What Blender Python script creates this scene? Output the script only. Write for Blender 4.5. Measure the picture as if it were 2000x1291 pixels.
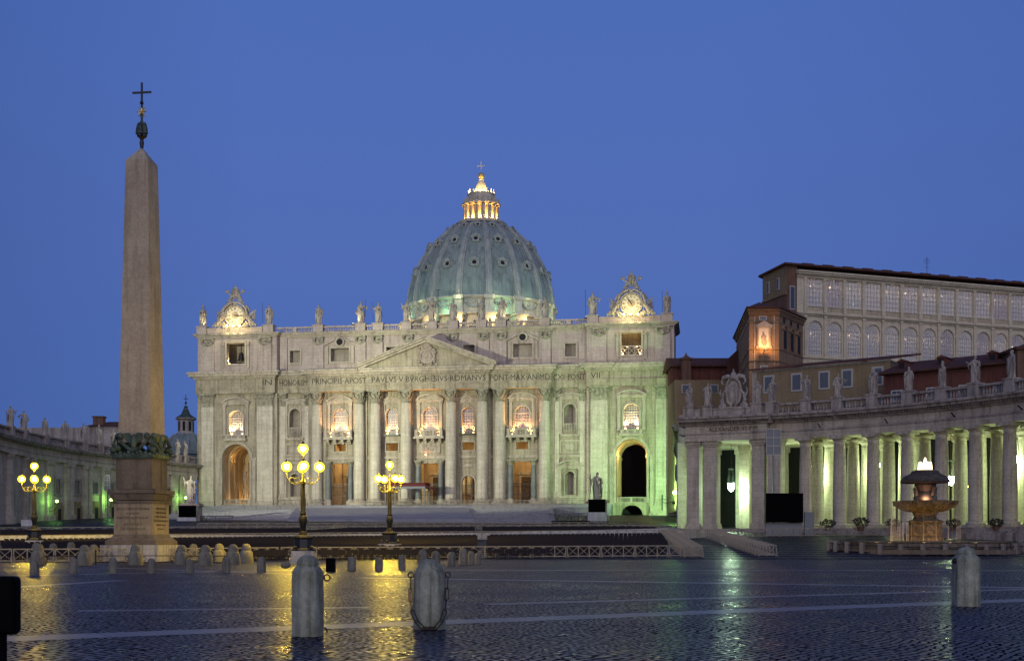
import bpy, math, random
from mathutils import Vector, Matrix
random.seed(7)
D = bpy.data
for o in list(D.objects): D.objects.remove(o, do_unlink=True)
scene = bpy.context.scene
COL = scene.collection
R = math.radians; PI = math.pi
F, YH, HC = 2398.0, 1058.0, 1.65

# ------------------------------------------------------------------ camera
cam = D.cameras.new('camera'); cam.sensor_width = 36; cam.lens = 36 * F / 2000
cam.shift_y = (YH - 645.5) / 2000; cam.clip_start = 0.1; cam.clip_end = 8000
camo = D.objects.new('camera', cam); COL.objects.link(camo)
camo.location = (0, 0, HC); camo.rotation_euler = (R(90), 0, 0)
scene.camera = camo

# ------------------------------------------------------------------ world: deep blue dusk
w = D.worlds.new('World'); scene.world = w; w.use_nodes = True
nt = w.node_tree; nt.nodes.clear()
out = nt.nodes.new('ShaderNodeOutputWorld'); bg = nt.nodes.new('ShaderNodeBackground')
tc = nt.nodes.new('ShaderNodeTexCoord'); sx = nt.nodes.new('ShaderNodeSeparateXYZ')
cr = nt.nodes.new('ShaderNodeValToRGB')
e = cr.color_ramp.elements
e[0].position = 0.0; e[0].color = (.078, .152, .43, 1)
e[1].position = 1.0; e[1].color = (.026, .056, .22, 1)
for p, c in ((.12, (.080, .158, .465, 1)), (.22, (.086, .158, .47, 1)), (.34, (.081, .160, .49, 1)), (.42, (.074, .155, .48, 1)), (.55, (.055, .12, .40, 1))):
    k = e.new(p); k.color = c
for k in e: k.color = tuple(x * .96 for x in k.color[:3]) + (1,)
# the western sky is a little darker towards both sides
ar = nt.nodes.new('ShaderNodeMapRange'); ar.inputs[1].default_value = -1; ar.inputs[2].default_value = 1; ar.inputs[3].default_value = 0; ar.inputs[4].default_value = 1
cr2 = nt.nodes.new('ShaderNodeValToRGB'); e2 = cr2.color_ramp.elements; e2[0].position = .28; e2[0].color = (.74, .76, .80, 1); e2[1].position = .74; e2[1].color = (.80, .84, .88, 1)
for p, v in ((.40, 1), (.58, 1)): k = e2.new(p); k.color = (v, v, v, 1)
mxs = nt.nodes.new('ShaderNodeMix'); mxs.data_type = 'RGBA'; mxs.blend_type = 'MULTIPLY'; mxs.inputs[0].default_value = 1
nt.links.new(sx.outputs['X'], ar.inputs[0]); nt.links.new(ar.outputs[0], cr2.inputs[0])
nt.links.new(cr.outputs[0], mxs.inputs[6]); nt.links.new(cr2.outputs[0], mxs.inputs[7])
nt.links.new(tc.outputs['Generated'], sx.inputs[0]); nt.links.new(sx.outputs['Z'], cr.inputs[0])
nt.links.new(mxs.outputs[2], bg.inputs['Color']); bg.inputs['Strength'].default_value = 1.0
nt.links.new(bg.outputs[0], out.inputs[0])

# weak, very soft dawn glow from behind the camera
su = D.lights.new('sun', 'SUN'); su.energy = 1.1; su.angle = R(70); su.color = (1, .88, .80)
suo = D.objects.new('sun', su); COL.objects.link(suo); suo.rotation_euler = (R(70), 0, R(4))

scene.render.engine = 'CYCLES'
vs = scene.view_settings; vs.view_transform = 'Standard'; vs.look = 'None'; vs.exposure = 0.0; vs.gamma = 1.0
scene.cycles.max_bounces = 6; scene.cycles.diffuse_bounces = 3; scene.cycles.glossy_bounces = 3
scene.cycles.transparent_max_bounces = 12
scene.cycles.sample_clamp_indirect = 4.0

# ------------------------------------------------------------------ light helpers
def plight(loc, energy, col, r=.15, parent=None, name='lamp_light', kind='POINT', aim=None, cone=60, blend=.6):
    l = D.lights.new(name, kind); l.energy = energy; l.color = col; l.shadow_soft_size = r
    o = D.objects.new(name, l); COL.objects.link(o); o.location = loc
    if kind == 'SPOT':
        l.spot_size = R(cone); l.spot_blend = blend
        d = Vector(aim) - Vector(loc); o.rotation_euler = d.to_track_quat('-Z', 'Y').to_euler()
    if parent: o.parent = parent
    return o

# ------------------------------------------------------------------ materials
def mat(name, col, rough=.8, spec=.4, metal=0, emit=None, es=0):
    m = D.materials.new(name); m.use_nodes = True
    b = m.node_tree.nodes['Principled BSDF']
    b.inputs['Base Color'].default_value = (*col, 1); b.inputs['Roughness'].default_value = rough
    b.inputs['Specular IOR Level'].default_value = spec; b.inputs['Metallic'].default_value = metal
    if emit: b.inputs['Emission Color'].default_value = (*emit, 1); b.inputs['Emission Strength'].default_value = es
    return m
def nd(m, t, **kw):
    n = m.node_tree.nodes.new(t)
    for k, v in kw.items():
        if k in n.inputs: n.inputs[k].default_value = v
        else: setattr(n, k, v)
    return n
def lk(m, a, b): m.node_tree.links.new(a, b)
def mixc(m, fac, a, b, blend='MIX'):
    n = m.node_tree.nodes.new('ShaderNodeMix'); n.data_type = 'RGBA'; n.blend_type = blend
    for i, v in ((0, fac), (6, a), (7, b)):
        if hasattr(v, 'default_value') or hasattr(v, 'is_linked'): lk(m, v, n.inputs[i])
        else: n.inputs[i].default_value = v if i == 0 else (*v, 1)
    return n.outputs[2]
def stone(name, c1, c2, rough=.85, scale=1.0, course=0, stain=.35, bump=.4, vert=False):
    """weathered stone: large and small noise, optional masonry courses, drip stains"""
    m = mat(name, c1, rough, .25); b = m.node_tree.nodes['Principled BSDF']
    tc = nd(m, 'ShaderNodeTexCoord')
    n1 = nd(m, 'ShaderNodeTexNoise', Scale=.35 * scale, Detail=8, Roughness=.65)
    n2 = nd(m, 'ShaderNodeTexNoise', Scale=3.2 * scale, Detail=6, Roughness=.7)
    lk(m, tc.outputs['Object'], n1.inputs['Vector']); lk(m, tc.outputs['Object'], n2.inputs['Vector'])
    r1 = nd(m, 'ShaderNodeMapRange'); r1.inputs[1].default_value = .35; r1.inputs[2].default_value = .68; lk(m, n1.outputs['Fac'], r1.inputs[0])
    c = mixc(m, r1.outputs[0], c1, c2)
    r2 = nd(m, 'ShaderNodeMapRange'); r2.inputs[1].default_value = .3; r2.inputs[2].default_value = .75
    r2.inputs[3].default_value = .72; r2.inputs[4].default_value = 1.14; lk(m, n2.outputs['Fac'], r2.inputs[0])
    mp = nd(m, 'ShaderNodeMapping'); mp.inputs['Scale'].default_value = (1.3 * scale, 1.3 * scale, .09 * scale); lk(m, tc.outputs['Object'], mp.inputs[0])
    n3 = nd(m, 'ShaderNodeTexNoise', Scale=1.0, Detail=5, Roughness=.6); lk(m, mp.outputs[0], n3.inputs['Vector'])
    r3 = nd(m, 'ShaderNodeMapRange'); r3.inputs[1].default_value = .48; r3.inputs[2].default_value = .68
    r3.inputs[3].default_value = 1.0; r3.inputs[4].default_value = 1 - stain; lk(m, n3.outputs['Fac'], r3.inputs[0])
    mu = nd(m, 'ShaderNodeMath', operation='MULTIPLY'); lk(m, r2.outputs[0], mu.inputs[0]); lk(m, r3.outputs[0], mu.inputs[1])
    c = mixc(m, 1.0, c, mu.outputs[0], 'MULTIPLY')
    bm_in = n2.outputs['Fac']
    if course:
        sp = nd(m, 'ShaderNodeSeparateXYZ'); lk(m, tc.outputs['Object'], sp.inputs[0])
        ad = nd(m, 'ShaderNodeMath', operation='ADD'); lk(m, sp.outputs['X'], ad.inputs[0]); lk(m, sp.outputs['Y'], ad.inputs[1])
        cb = nd(m, 'ShaderNodeCombineXYZ'); lk(m, ad.outputs[0], cb.inputs[0]); lk(m, sp.outputs['Z'], cb.inputs[1])
        br = nd(m, 'ShaderNodeTexBrick'); br.inputs['Scale'].default_value = 1.0
        br.inputs['Brick Width'].default_value = course * 2.4; br.inputs['Row Height'].default_value = course
        br.inputs['Mortar Size'].default_value = course * .045; br.inputs['Mortar Smooth'].default_value = .3
        br.inputs['Color1'].default_value = (1, 1, 1, 1); br.inputs['Color2'].default_value = (.80, .78, .76, 1); br.inputs['Mortar'].default_value = (.5, .47, .44, 1)
        lk(m, cb.outputs[0], br.inputs['Vector'])
        c = mixc(m, .42, c, br.outputs['Color'], 'MULTIPLY')
    lk(m, c, b.inputs['Base Color'])
    bp = nd(m, 'ShaderNodeBump', Strength=bump, Distance=.06 / scale); lk(m, bm_in, bp.inputs['Height']); lk(m, bp.outputs[0], b.inputs['Normal'])
    return m
M = {}
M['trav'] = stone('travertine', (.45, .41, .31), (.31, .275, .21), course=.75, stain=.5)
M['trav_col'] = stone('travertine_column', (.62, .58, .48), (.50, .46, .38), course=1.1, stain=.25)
M['capital'] = stone('weathered_capital', (.42, .40, .31), (.19, .18, .14), scale=4, stain=.3, bump=1.2)
M['trav_trim'] = stone('travertine_trim', (.50, .45, .37), (.36, .32, .26), stain=.4)
M['attic'] = stone('attic_stone', (.50, .44, .40), (.40, .34, .31), course=.8, stain=.3)
M['statue'] = stone('statue_stone', (.46, .42, .37), (.27, .24, .21), scale=2, stain=.5)
M['cstone'] = stone('colonnade_stone', (.58, .53, .43), (.41, .36, .29), course=.9, stain=.35)
M['ctrim'] = stone('colonnade_trim', (.44, .40, .36), (.25, .21, .185), stain=.6)
M['granite'] = stone('red_granite', (.50, .42, .30), (.37, .30, .215), scale=1.4, stain=.28, bump=.3)
M['granite_i'] = stone('inscribed_granite', (.36, .30, .21), (.25, .20, .14), scale=1.8, stain=.5)
M['granite_d'] = stone('dark_granite', (.21, .17, .13), (.135, .11, .085), scale=1.6, stain=.4)
M['white'] = stone('white_marble_base', (.55, .53, .49), (.38, .35, .32), scale=2, stain=.5)
M['bollard'] = stone('bollard_travertine', (.43, .45, .35), (.19, .20, .14), scale=5, stain=.6, bump=1.2)
M['bollard_s'] = stone('bollard_granite', (.27, .25, .19), (.15, .14, .11), scale=4, stain=.4)
M['recess'] = stone('recess_stone', (.36, .32, .28), (.27, .24, .21), stain=.3)
M['brick'] = stone('thin_brick', (.21, .12, .08), (.15, .09, .065), course=.3, stain=.4)
M['ochre'] = stone('ochre_plaster', (.30, .23, .13), (.24, .18, .10), stain=.25)
M['tan'] = stone('tan_plaster', (.30, .20, .12), (.24, .155, .095), stain=.3)
M['redwall'] = stone('red_plaster', (.16, .06, .045), (.12, .045, .035), stain=.35)
M['palace'] = stone('palace_stone', (.70, .63, .46), (.58, .52, .38), course=.6, stain=.2)
M['tile'] = stone('roof_tiles', (.13, .055, .04), (.07, .035, .03), scale=2, course=.5, stain=.3)
M['lead'] = stone('dome_lead', (.28, .35, .335), (.185, .245, .235), scale=.6, stain=.4)
M['rib'] = stone('dome_rib_lead', (.41, .44, .41), (.30, .34, .32), scale=1, stain=.3)
M['bronze'] = stone('green_bronze', (.10, .145, .12), (.03, .045, .035), scale=3, rough=.5)
M['iron'] = mat('cast_iron', (.012, .011, .012), .45, .5)
M['rust'] = stone('rusty_iron', (.05, .025, .018), (.018, .013, .012), scale=10, rough=.6)
M['black'] = mat('black_screen', (.0015, .0015, .002), .9, .05)
M['darkbox'] = mat('black_plastic', (.0015, .0015, .002), .8, .08)
M['letters'] = mat('incised_letters', (.055, .05, .045), .9, .1)
M['fletters'] = mat('worn_letters', (.12, .09, .065), .9, .1)
M['wood'] = stone('weathered_fence_wood', (.36, .33, .27), (.24, .22, .19), scale=5, stain=.3)
M['chair'] = mat('dark_chair', (.010, .008, .016), .7, .25)
M['whiteboard'] = stone('white_boarding', (.62, .62, .62), (.48, .48, .5), scale=3, stain=.25)
M['step'] = stone('stair_stone', (.30, .30, .33), (.21, .21, .24), scale=1, stain=.15)
M['ramp'] = stone('ramp_cloth', (.36, .36, .38), (.26, .26, .29), scale=1, stain=.15)
M['lampmetal'] = stone('olive_lamp_iron', (.032, .029, .017), (.016, .014, .01), scale=6, rough=.45)
M['shade'] = stone('shade_dark_wall', (.022, .022, .02), (.014, .014, .013), stain=.3)  # near-black colour stands in for the shade behind the colonnade
M['capstone'] = stone('dark_scaled_stone', (.11, .095, .08), (.05, .042, .036), scale=4, stain=.5)
M['frelief'] = stone('stained_relief', (.26, .20, .12), (.07, .055, .04), scale=7, stain=.5, bump=1)
M['bowl'] = stone('streaked_bowl_stone', (.22, .175, .11), (.08, .062, .045), scale=3, stain=.75)
M['redcloth'] = mat('dark_red_canopy', (.10, .018, .02), .8)
M['greypanel'] = mat('grey_panel', (.16, .18, .20), .6)
M['gold'] = mat('gilt_bronze', (.55, .40, .14), .4, .5, .6)
M['clockface'] = mat('clock_face', (.62, .58, .46), .6)
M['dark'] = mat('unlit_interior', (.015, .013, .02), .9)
M['shutter'] = mat('grey_blue_shutter', (.10, .12, .15), .7)
M['winframe'] = mat('pale_window_frame', (.42, .40, .36), .7)
M['leaf'] = mat('dark_shrub_leaf', (.035, .03, .025), .7)
M['pot'] = mat('terracotta_pot', (.12, .06, .04), .8)
M['cobbledark'] = None
M['granite_col'] = stone('grey_marble_column', (.22, .24, .24), (.15, .17, .17), scale=2, rough=.5)
M['door'] = mat('bronze_door', (.10, .065, .03), .5, .5, .4)
M['interior'] = stone('stucco_interior', (.50, .40, .26), (.40, .30, .18), scale=1.5)
M['relief'] = stone('marble_relief', (.50, .44, .38), (.20, .16, .13), scale=9, stain=.3, bump=1)
def glassy(name, col, rough=.15, tr=.0):
    m = mat(name, col, rough, .6)
    if tr:
        b = m.node_tree.nodes['Principled BSDF']; o = m.node_tree.nodes['Material Output']
        t = nd(m, 'ShaderNodeBsdfTransparent'); mx = nd(m, 'ShaderNodeMixShader'); mx.inputs[0].default_value = 1 - tr
        lk(m, t.outputs[0], mx.inputs[1]); lk(m, b.outputs[0], mx.inputs[2]); lk(m, mx.outputs[0], o.inputs['Surface'])
    return m
M['pane'] = glassy('curtained_glass', (.17, .15, .18), .25)
M['palpane'] = glassy('palace_glass', (.66, .66, .64), .25, .38)
M['glass_dark'] = glassy('dark_glass', (.06, .07, .09), .12)
M['palpane2'] = glassy('palace_glass_blind', (.72, .70, .64), .4, .25)
M['palpane3'] = glassy('palace_glass_dim', (.55, .53, .55), .2, .4)
M['water'] = glassy('pool_water', (.05, .07, .08), .08)
M['jet'] = glassy('falling_water', (.75, .72, .62), .4, .90)
def emis(name, col, s): return mat(name, (.8, .8, .8), .5, .2, 0, col, s)
M['globe'] = emis('lit_opal_globe', (1, .78, .035), 26)
def glowglass(name, col, s, tr):
    m = D.materials.new(name); m.use_nodes = True; n = m.node_tree; n.nodes.clear(); o = n.nodes.new('ShaderNodeOutputMaterial')
    e_ = n.nodes.new('ShaderNodeEmission'); e_.inputs[0].default_value = (*col, 1); e_.inputs[1].default_value = s; t = n.nodes.new('ShaderNodeBsdfTransparent'); x = n.nodes.new('ShaderNodeMixShader'); x.inputs[0].default_value = 1 - tr
    n.links.new(t.outputs[0], x.inputs[1]); n.links.new(e_.outputs[0], x.inputs[2]); n.links.new(x.outputs[0], o.inputs[0]); return m
M['globe'] = glowglass('globe_halo_glow', (1, .74, .02), 4.5, .45)  # lamp globe with the yellow glare halo put into its own glow
M['mantle'] = emis('white_hot_bulb', (1, .68, .06), 1150)
M['globe_g'] = emis('lit_mercury_globe', (.45, 1, .12), 30)
M['globe_w'] = emis('lit_lantern_glass', (.80, 1, .72), 60)
M['globe_o'] = emis('lit_orange_globe', (1, .62, .16), 14)
M['bulb'] = emis('lit_warm_bulb', (1, .70, .30), 10)
M['bulb_w'] = emis('lit_floodlight_glass', (1, .86, .5), 12)
M['bulb_p'] = emis('lit_gallery_bulb', (1, .74, .40), 11)
M['bulb_p2'] = emis('dim_gallery_bulb', (1, .72, .38), 4)
M['bulb_p3'] = emis('faint_gallery_bulb', (1, .7, .4), 1.2)
M['bulb_g'] = emis('lit_green_floodlight', (.35, 1, .55), 7)
M['bubbling'] = emis('glowing_bubbling_water', (1, .76, .42), 2.6)  # water given its own warm glow in place of lamp light

# cobbles: small basalt setts laid in rows, each tilted a little, damp and glossy
def cobble():
    m = mat('basalt_cobbles', (.03, .03, .035), .35, .5); b = m.node_tree.nodes['Principled BSDF']
    tc = nd(m, 'ShaderNodeTexCoord')
    wn = nd(m, 'ShaderNodeTexNoise', Scale=.22, Detail=2); lk(m, tc.outputs['Object'], wn.inputs['Vector'])
    va = nd(m, 'ShaderNodeVectorMath', operation='MULTIPLY_ADD'); lk(m, wn.outputs['Color'], va.inputs[0]); va.inputs[1].default_value = (1.6, 1.6, 0); lk(m, tc.outputs['Object'], va.inputs[2])
    rt = nd(m, 'ShaderNodeMapping'); rt.inputs['Rotation'].default_value = (0, 0, R(38)); rt.inputs['Scale'].default_value = (6.2, 6.2, 6.2); lk(m, va.outputs[0], rt.inputs[0])
    vo = nd(m, 'ShaderNodeTexVoronoi', feature='F1'); vo.inputs['Scale'].default_value = 1; vo.inputs['Randomness'].default_value = .42; lk(m, rt.outputs[0], vo.inputs['Vector'])
    ve = nd(m, 'ShaderNodeTexVoronoi', feature='DISTANCE_TO_EDGE'); ve.inputs['Scale'].default_value = 1; ve.inputs['Randomness'].default_value = .42; lk(m, rt.outputs[0], ve.inputs['Vector'])
    mr = nd(m, 'ShaderNodeMapRange'); mr.inputs[1].default_value = .07; mr.inputs[2].default_value = .20; lk(m, ve.outputs['Distance'], mr.inputs[0])
    big = nd(m, 'ShaderNodeTexNoise', Scale=.12, Detail=5, Roughness=.6); lk(m, tc.outputs['Object'], big.inputs['Vector'])
    sep = nd(m, 'ShaderNodeSeparateColor'); lk(m, vo.outputs['Color'], sep.inputs[0])
    c = mixc(m, sep.outputs[0], (.030, .032, .050), (.075, .076, .108))
    wr = nd(m, 'ShaderNodeTexNoise', Scale=.7, Detail=6, Roughness=.7); lk(m, tc.outputs['Object'], wr.inputs['Vector']); w2 = nd(m, 'ShaderNodeMapRange'); w2.inputs[1].default_value = .35; w2.inputs[2].default_value = .7; w2.inputs[3].default_value = .55; w2.inputs[4].default_value = 1.3; lk(m, wr.outputs['Fac'], w2.inputs[0]); c = mixc(m, 1.0, c, w2.outputs[0], 'MULTIPLY')
    c = mixc(m, mr.outputs[0], (.006, .006, .008), c)
    r0 = nd(m, 'ShaderNodeMapRange'); r0.inputs[1].default_value = .35; r0.inputs[2].default_value = .65; r0.inputs[3].default_value = .20; r0.inputs[4].default_value = .33; lk(m, big.outputs['Fac'], r0.inputs[0])
    ra = nd(m, 'ShaderNodeMath', operation='MULTIPLY_ADD'); lk(m, sep.outputs[1], ra.inputs[0]); ra.inputs[1].default_value = .12; lk(m, r0.outputs[0], ra.inputs[2])
    rj = nd(m, 'ShaderNodeMix'); rj.data_type = 'FLOAT'; lk(m, mr.outputs[0], rj.inputs[0]); rj.inputs[2].default_value = .95; lk(m, ra.outputs[0], rj.inputs[3])
    sj = nd(m, 'ShaderNodeMapRange'); sj.inputs[3].default_value = .0; sj.inputs[4].default_value = .5; lk(m, mr.outputs[0], sj.inputs[0]); lk(m, sj.outputs[0], b.inputs['Specular IOR Level'])
    lk(m, rj.outputs[0], b.inputs['Roughness']); lk(m, c, b.inputs['Base Color'])
    fn = nd(m, 'ShaderNodeTexNoise', Scale=30, Detail=3); lk(m, tc.outputs['Object'], fn.inputs['Vector'])
    # rounded tops plus per-stone height
    h1 = nd(m, 'ShaderNodeMath', operation='MULTIPLY'); lk(m, mr.outputs[0], h1.inputs[0]); h1.inputs[1].default_value = .7
    h2 = nd(m, 'ShaderNodeMath', operation='MULTIPLY_ADD'); lk(m, sep.outputs[2], h2.inputs[0]); h2.inputs[1].default_value = .5; lk(m, h1.outputs[0], h2.inputs[2])
    h3 = nd(m, 'ShaderNodeMath', operation='MULTIPLY_ADD'); lk(m, fn.outputs['Fac'], h3.inputs[0]); h3.inputs[1].default_value = .35; lk(m, h2.outputs[0], h3.inputs[2])
    bp = nd(m, 'ShaderNodeBump', Strength=.9, Distance=.010); lk(m, h3.outputs[0], bp.inputs['Height']); lk(m, bp.outputs[0], b.inputs['Normal'])
    return m
M['cobble'] = cobble()
M['strip'] = stone('travertine_paving', (.25, .25, .26), (.16, .16, .18), scale=3, rough=.42, stain=.2, bump=.25)

# ------------------------------------------------------------------ mesh builder
class MB:
    def __init__(s): s.v = []; s.f = []; s.m = None
    def add(s, vs, fs):
        n = len(s.v)
        if s.m is not None: vs = [tuple(s.m @ Vector(p)) for p in vs]
        s.v += [tuple(p) for p in vs]; s.f += [tuple(i + n for i in f) for f in fs]; return s
    def box(s, x0, x1, y0, y1, z0, z1):
        return s.add([(x0, y0, z0), (x1, y0, z0), (x1, y1, z0), (x0, y1, z0), (x0, y0, z1), (x1, y0, z1), (x1, y1, z1), (x0, y1, z1)],
                     [(0, 3, 2, 1), (4, 5, 6, 7), (0, 1, 5, 4), (1, 2, 6, 5), (2, 3, 7, 6), (3, 0, 4, 7)])
    def beam(s, a, b, wd, h=None, up=(0, 0, 1)):
        a = Vector(a); b = Vector(b); d = (b - a).normalized(); up = Vector(up)
        if abs(d.dot(up)) > .99: up = Vector((0, 1, 0))
        x = d.cross(up).normalized() * wd / 2; y = x.cross(d).normalized() * (h or wd) / 2
        vs = [p + i * x + j * y for p in (a, b) for i, j in ((-1, -1), (1, -1), (1, 1), (-1, 1))]
        return s.add(vs, [(0, 1, 2, 3), (7, 6, 5, 4), (0, 4, 5, 1), (1, 5, 6, 2), (2, 6, 7, 3), (3, 7, 4, 0)])
    def prism_y(s, poly, y0, y1):
        """poly in (x,z), extruded along y"""
        n = len(poly); vs = [(p[0], y0, p[1]) for p in poly] + [(p[0], y1, p[1]) for p in poly]
        fs = [tuple(range(n)), tuple(range(2 * n - 1, n - 1, -1))] + [(i, (i + 1) % n + 0, (i + 1) % n + n, i + n)[::-1] for i in range(n)]
        return s.add(vs, fs)
    def prism_z(s, poly, z0, z1):
        n = len(poly); vs = [(p[0], p[1], z0) for p in poly] + [(p[0], p[1], z1) for p in poly]
        return s.add(vs, [tuple(range(n))[::-1], tuple(range(n, 2 * n))] + [(i, (i + 1) % n, (i + 1) % n + n, i + n) for i in range(n)])
    def lathe(s, prof, cx=0, cy=0, cz=0, seg=20, a0=0, a1=2 * PI, rot=0, sx=1, sy=1):
        full = abs(a1 - a0 - 2 * PI) < 1e-6; n = seg if full else seg + 1; vs = []
        for r, z in prof:
            for i in range(n):
                a = a0 + (a1 - a0) * i / seg + rot; vs.append((cx + sx * r * math.cos(a), cy + sy * r * math.sin(a), cz + z))
        fs = []
        for j in range(len(prof) - 1):
            for i in range(seg):
                k = (i + 1) % n; fs.append((j * n + i, j * n + k, (j + 1) * n + k, (j + 1) * n + i))
        if full: fs.append(tuple(range(n))[::-1]); fs.append(tuple((len(prof) - 1) * n + i for i in range(n)))
        return s.add(vs, fs)
    def ball(s, c, r, seg=12, rings=8, sx=1, sy=1, sz=1):
        prof = [(max(r * math.sin(PI * j / rings), 1e-3), -r * math.cos(PI * j / rings) * sz) for j in range(rings + 1)]
        return s.lathe(prof, *c, seg=seg, sx=sx, sy=sy)
    def tube(s, pts, rad, seg=8):
        pts = [Vector(p) for p in pts]; vs = []; n = len(pts)
        for i, p in enumerate(pts):
            d = (pts[min(i + 1, n - 1)] - pts[max(i - 1, 0)]).normalized()
            u = d.cross(Vector((0, 0, 1)));  u = d.cross(Vector((0, 1, 0))) if u.length < .2 else u
            u.normalize(); v2 = u.cross(d); r = rad[i] if hasattr(rad, '__len__') else rad
            vs += [p + r * (math.cos(2 * PI * k / seg) * u + math.sin(2 * PI * k / seg) * v2) for k in range(seg)]
        fs = [(j * seg + i, j * seg + (i + 1) % seg, (j + 1) * seg + (i + 1) % seg, (j + 1) * seg + i) for j in range(n - 1) for i in range(seg)]
        fs += [tuple(range(seg))[::-1], tuple((n - 1) * seg + i for i in range(seg))]
        return s.add(vs, fs)
    def ring(s, c, r0, r1, z0, z1, seg=32, a0=0, a1=2 * PI):
        return s.lathe([(r0, z0), (r1, z0), (r1, z1), (r0, z1), (r0, z0)], *c, seg=seg, a0=a0, a1=a1 - 1e-4)
    def mesh(s, name):
        me = D.meshes.new(name); me.from_pydata(s.v, [], s.f); me.update(); return me
    def build(s, name, m, parent=None, smooth=False, loc=None, angle=None):
        me = s.mesh(name); me.materials.append(m)
        import bmesh as BM
        b = BM.new(); b.from_mesh(me); BM.ops.recalc_face_normals(b, faces=b.faces); b.to_mesh(me); b.free()
        if smooth:
            me.polygons.foreach_set('use_smooth', [True] * len(me.polygons))
            try: me.set_sharp_from_angle(angle=angle or R(40))
            except Exception: pass
        o = D.objects.new(name, me); COL.objects.link(o)
        if parent: o.parent = parent
        if loc: o.location = loc
        return o
def nearest(cs, v): return min(range(len(cs)), key=lambda i: abs(cs[i] - v))
def build_split(mb, name, m, parent, key, smooth=False):
    """one object per cluster of loose pieces; key(centroid) says which cluster a piece belongs to"""
    par = list(range(len(mb.v)))
    def find(i):
        while par[i] != i: par[i] = par[par[i]]; i = par[i]
        return i
    for f in mb.f:
        r = find(f[0])
        for i in f[1:]: par[find(i)] = r
    cen = {}
    for i, v in enumerate(mb.v): c = cen.setdefault(find(i), [0, 0, 0, 0]); c[0] += v[0]; c[1] += v[1]; c[2] += v[2]; c[3] += 1
    kk = {r: key(Vector((c[0] / c[3], c[1] / c[3], c[2] / c[3]))) for r, c in cen.items()}
    parts = {}
    for f in mb.f:
        q = parts.setdefault(kk[find(f[0])], (MB(), {})); b, mp = q; nf = []
        for i in f:
            if i not in mp: mp[i] = len(b.v); b.v.append(mb.v[i])
            nf.append(mp[i])
        b.f.append(tuple(nf))
    return [b.build(name, m, parent, smooth) for k, (b, mp) in sorted(parts.items(), key=lambda t: str(t[0]))]
def tag(o, label=None, cat=None, group=None, kind=None):
    if label: o['label'] = label
    if cat: o['category'] = cat
    if group: o['group'] = group
    if kind: o['kind'] = kind
    return o
def thing(name, loc, label, cat, group=None, rz=0):
    o = D.objects.new(name, None); COL.objects.link(o); o.location = loc; o.rotation_euler = (0, 0, rz); o.empty_display_size = .5
    return tag(o, label, cat, group)
def dup(root, loc, rz, label=None, group=None, scale=None):
    r = root.copy(); COL.objects.link(r); r.location = loc; r.rotation_euler = (0, 0, rz)
    if scale: r.scale = scale
    if label: r['label'] = label
    if group: r['group'] = group
    for ch in list(root.children):
        c = ch.copy(); COL.objects.link(c); c.parent = r
        for g in list(ch.children):
            d = g.copy(); COL.objects.link(d); d.parent = c
    return r
ORD = 'first second third fourth fifth sixth seventh eighth ninth tenth eleventh twelfth thirteenth fourteenth fifteenth sixteenth seventeenth eighteenth nineteenth twentieth'.split()
def ordn(i):
    if i < 20: return ORD[i]
    t = ['twenty', 'thirty', 'forty', 'fifty', 'sixty', 'seventy', 'eighty', 'ninety'][(i + 1) // 10 - 2]
    return {20: 'twentieth', 30: 'thirtieth', 40: 'fortieth', 50: 'fiftieth'}.get(i + 1, t + '-' + ORD[(i + 1) % 10 - 1]) if (i + 1) % 10 else t[:-1] + 'ieth'
def text(body, name, m, parent, width, height, loc, rot, depth=.02, align='LEFT'):
    """lettering as a mesh stretched to the given width and height"""
    cu = D.curves.new(name, 'FONT'); cu.body = body; cu.size = 1; cu.extrude = .02; cu.align_x = 'CENTER'; cu.resolution_u = 3
    to = D.objects.new(name, cu); COL.objects.link(to); bpy.context.view_layer.update()
    me = D.meshes.new_from_object(to.evaluated_get(bpy.context.evaluated_depsgraph_get()))
    D.objects.remove(to, do_unlink=True)
    xs = [v.co.x for v in me.vertices]; ys = [v.co.y for v in me.vertices]
    x0, x1, y0, y1 = min(xs), max(xs), min(ys), max(ys)
    for v in me.vertices:
        v.co.x = (v.co.x - (x0 + x1) / 2) / (x1 - x0) * width; v.co.y = (v.co.y - (y0 + y1) / 2) / (y1 - y0) * height; v.co.z *= depth / .02
    me.materials.clear(); me.materials.append(m); me.name = name
    o = D.objects.new(name, me); COL.objects.link(o); o.parent = parent; o.location = loc; o.rotation_euler = rot
    return o

# ------------------------------------------------------------------ terrain
SL = .046
def gz(Y):
    if Y <= 102: return 0.0
    if Y < 122: return SL * (Y - 102) ** 2 / 40
    if Y < 290: return SL * (Y - 112)
    return SL * 178
def G(px, py):
    """photo pixel -> point on the ground"""
    lo, hi = 5.0, 600.0
    k = (YH - py) / F
    for _ in range(60):
        mid = (lo + hi) / 2
        if gz(mid) - HC < k * mid: lo = mid
        else: hi = mid
    return Vector(((px - 1000) / F * lo, lo, gz(lo)))
def P(px, py, Y): return Vector(((px - 1000) / F * Y, Y, HC + (YH - py) / F * Y))
g = MB(); ys = [-400, -100, -20, 20, 60, 102] + [102 + 2 * i for i in range(1, 11)] + [140, 180, 220, 260, 290, 400, 900, 3000]
xs = [-2500, -600, -150, -50, 0, 50, 150, 600, 2500]
vv = [(x, y, gz(y)) for y in ys for x in xs]; n = len(xs)
g.add(vv, [(j * n + i, j * n + i + 1, (j + 1) * n + i + 1, (j + 1) * n + i) for j in range(len(ys) - 1) for i in range(n - 1)])
tag(g.build('plaza_ground', M['cobble']), kind='structure')
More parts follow.
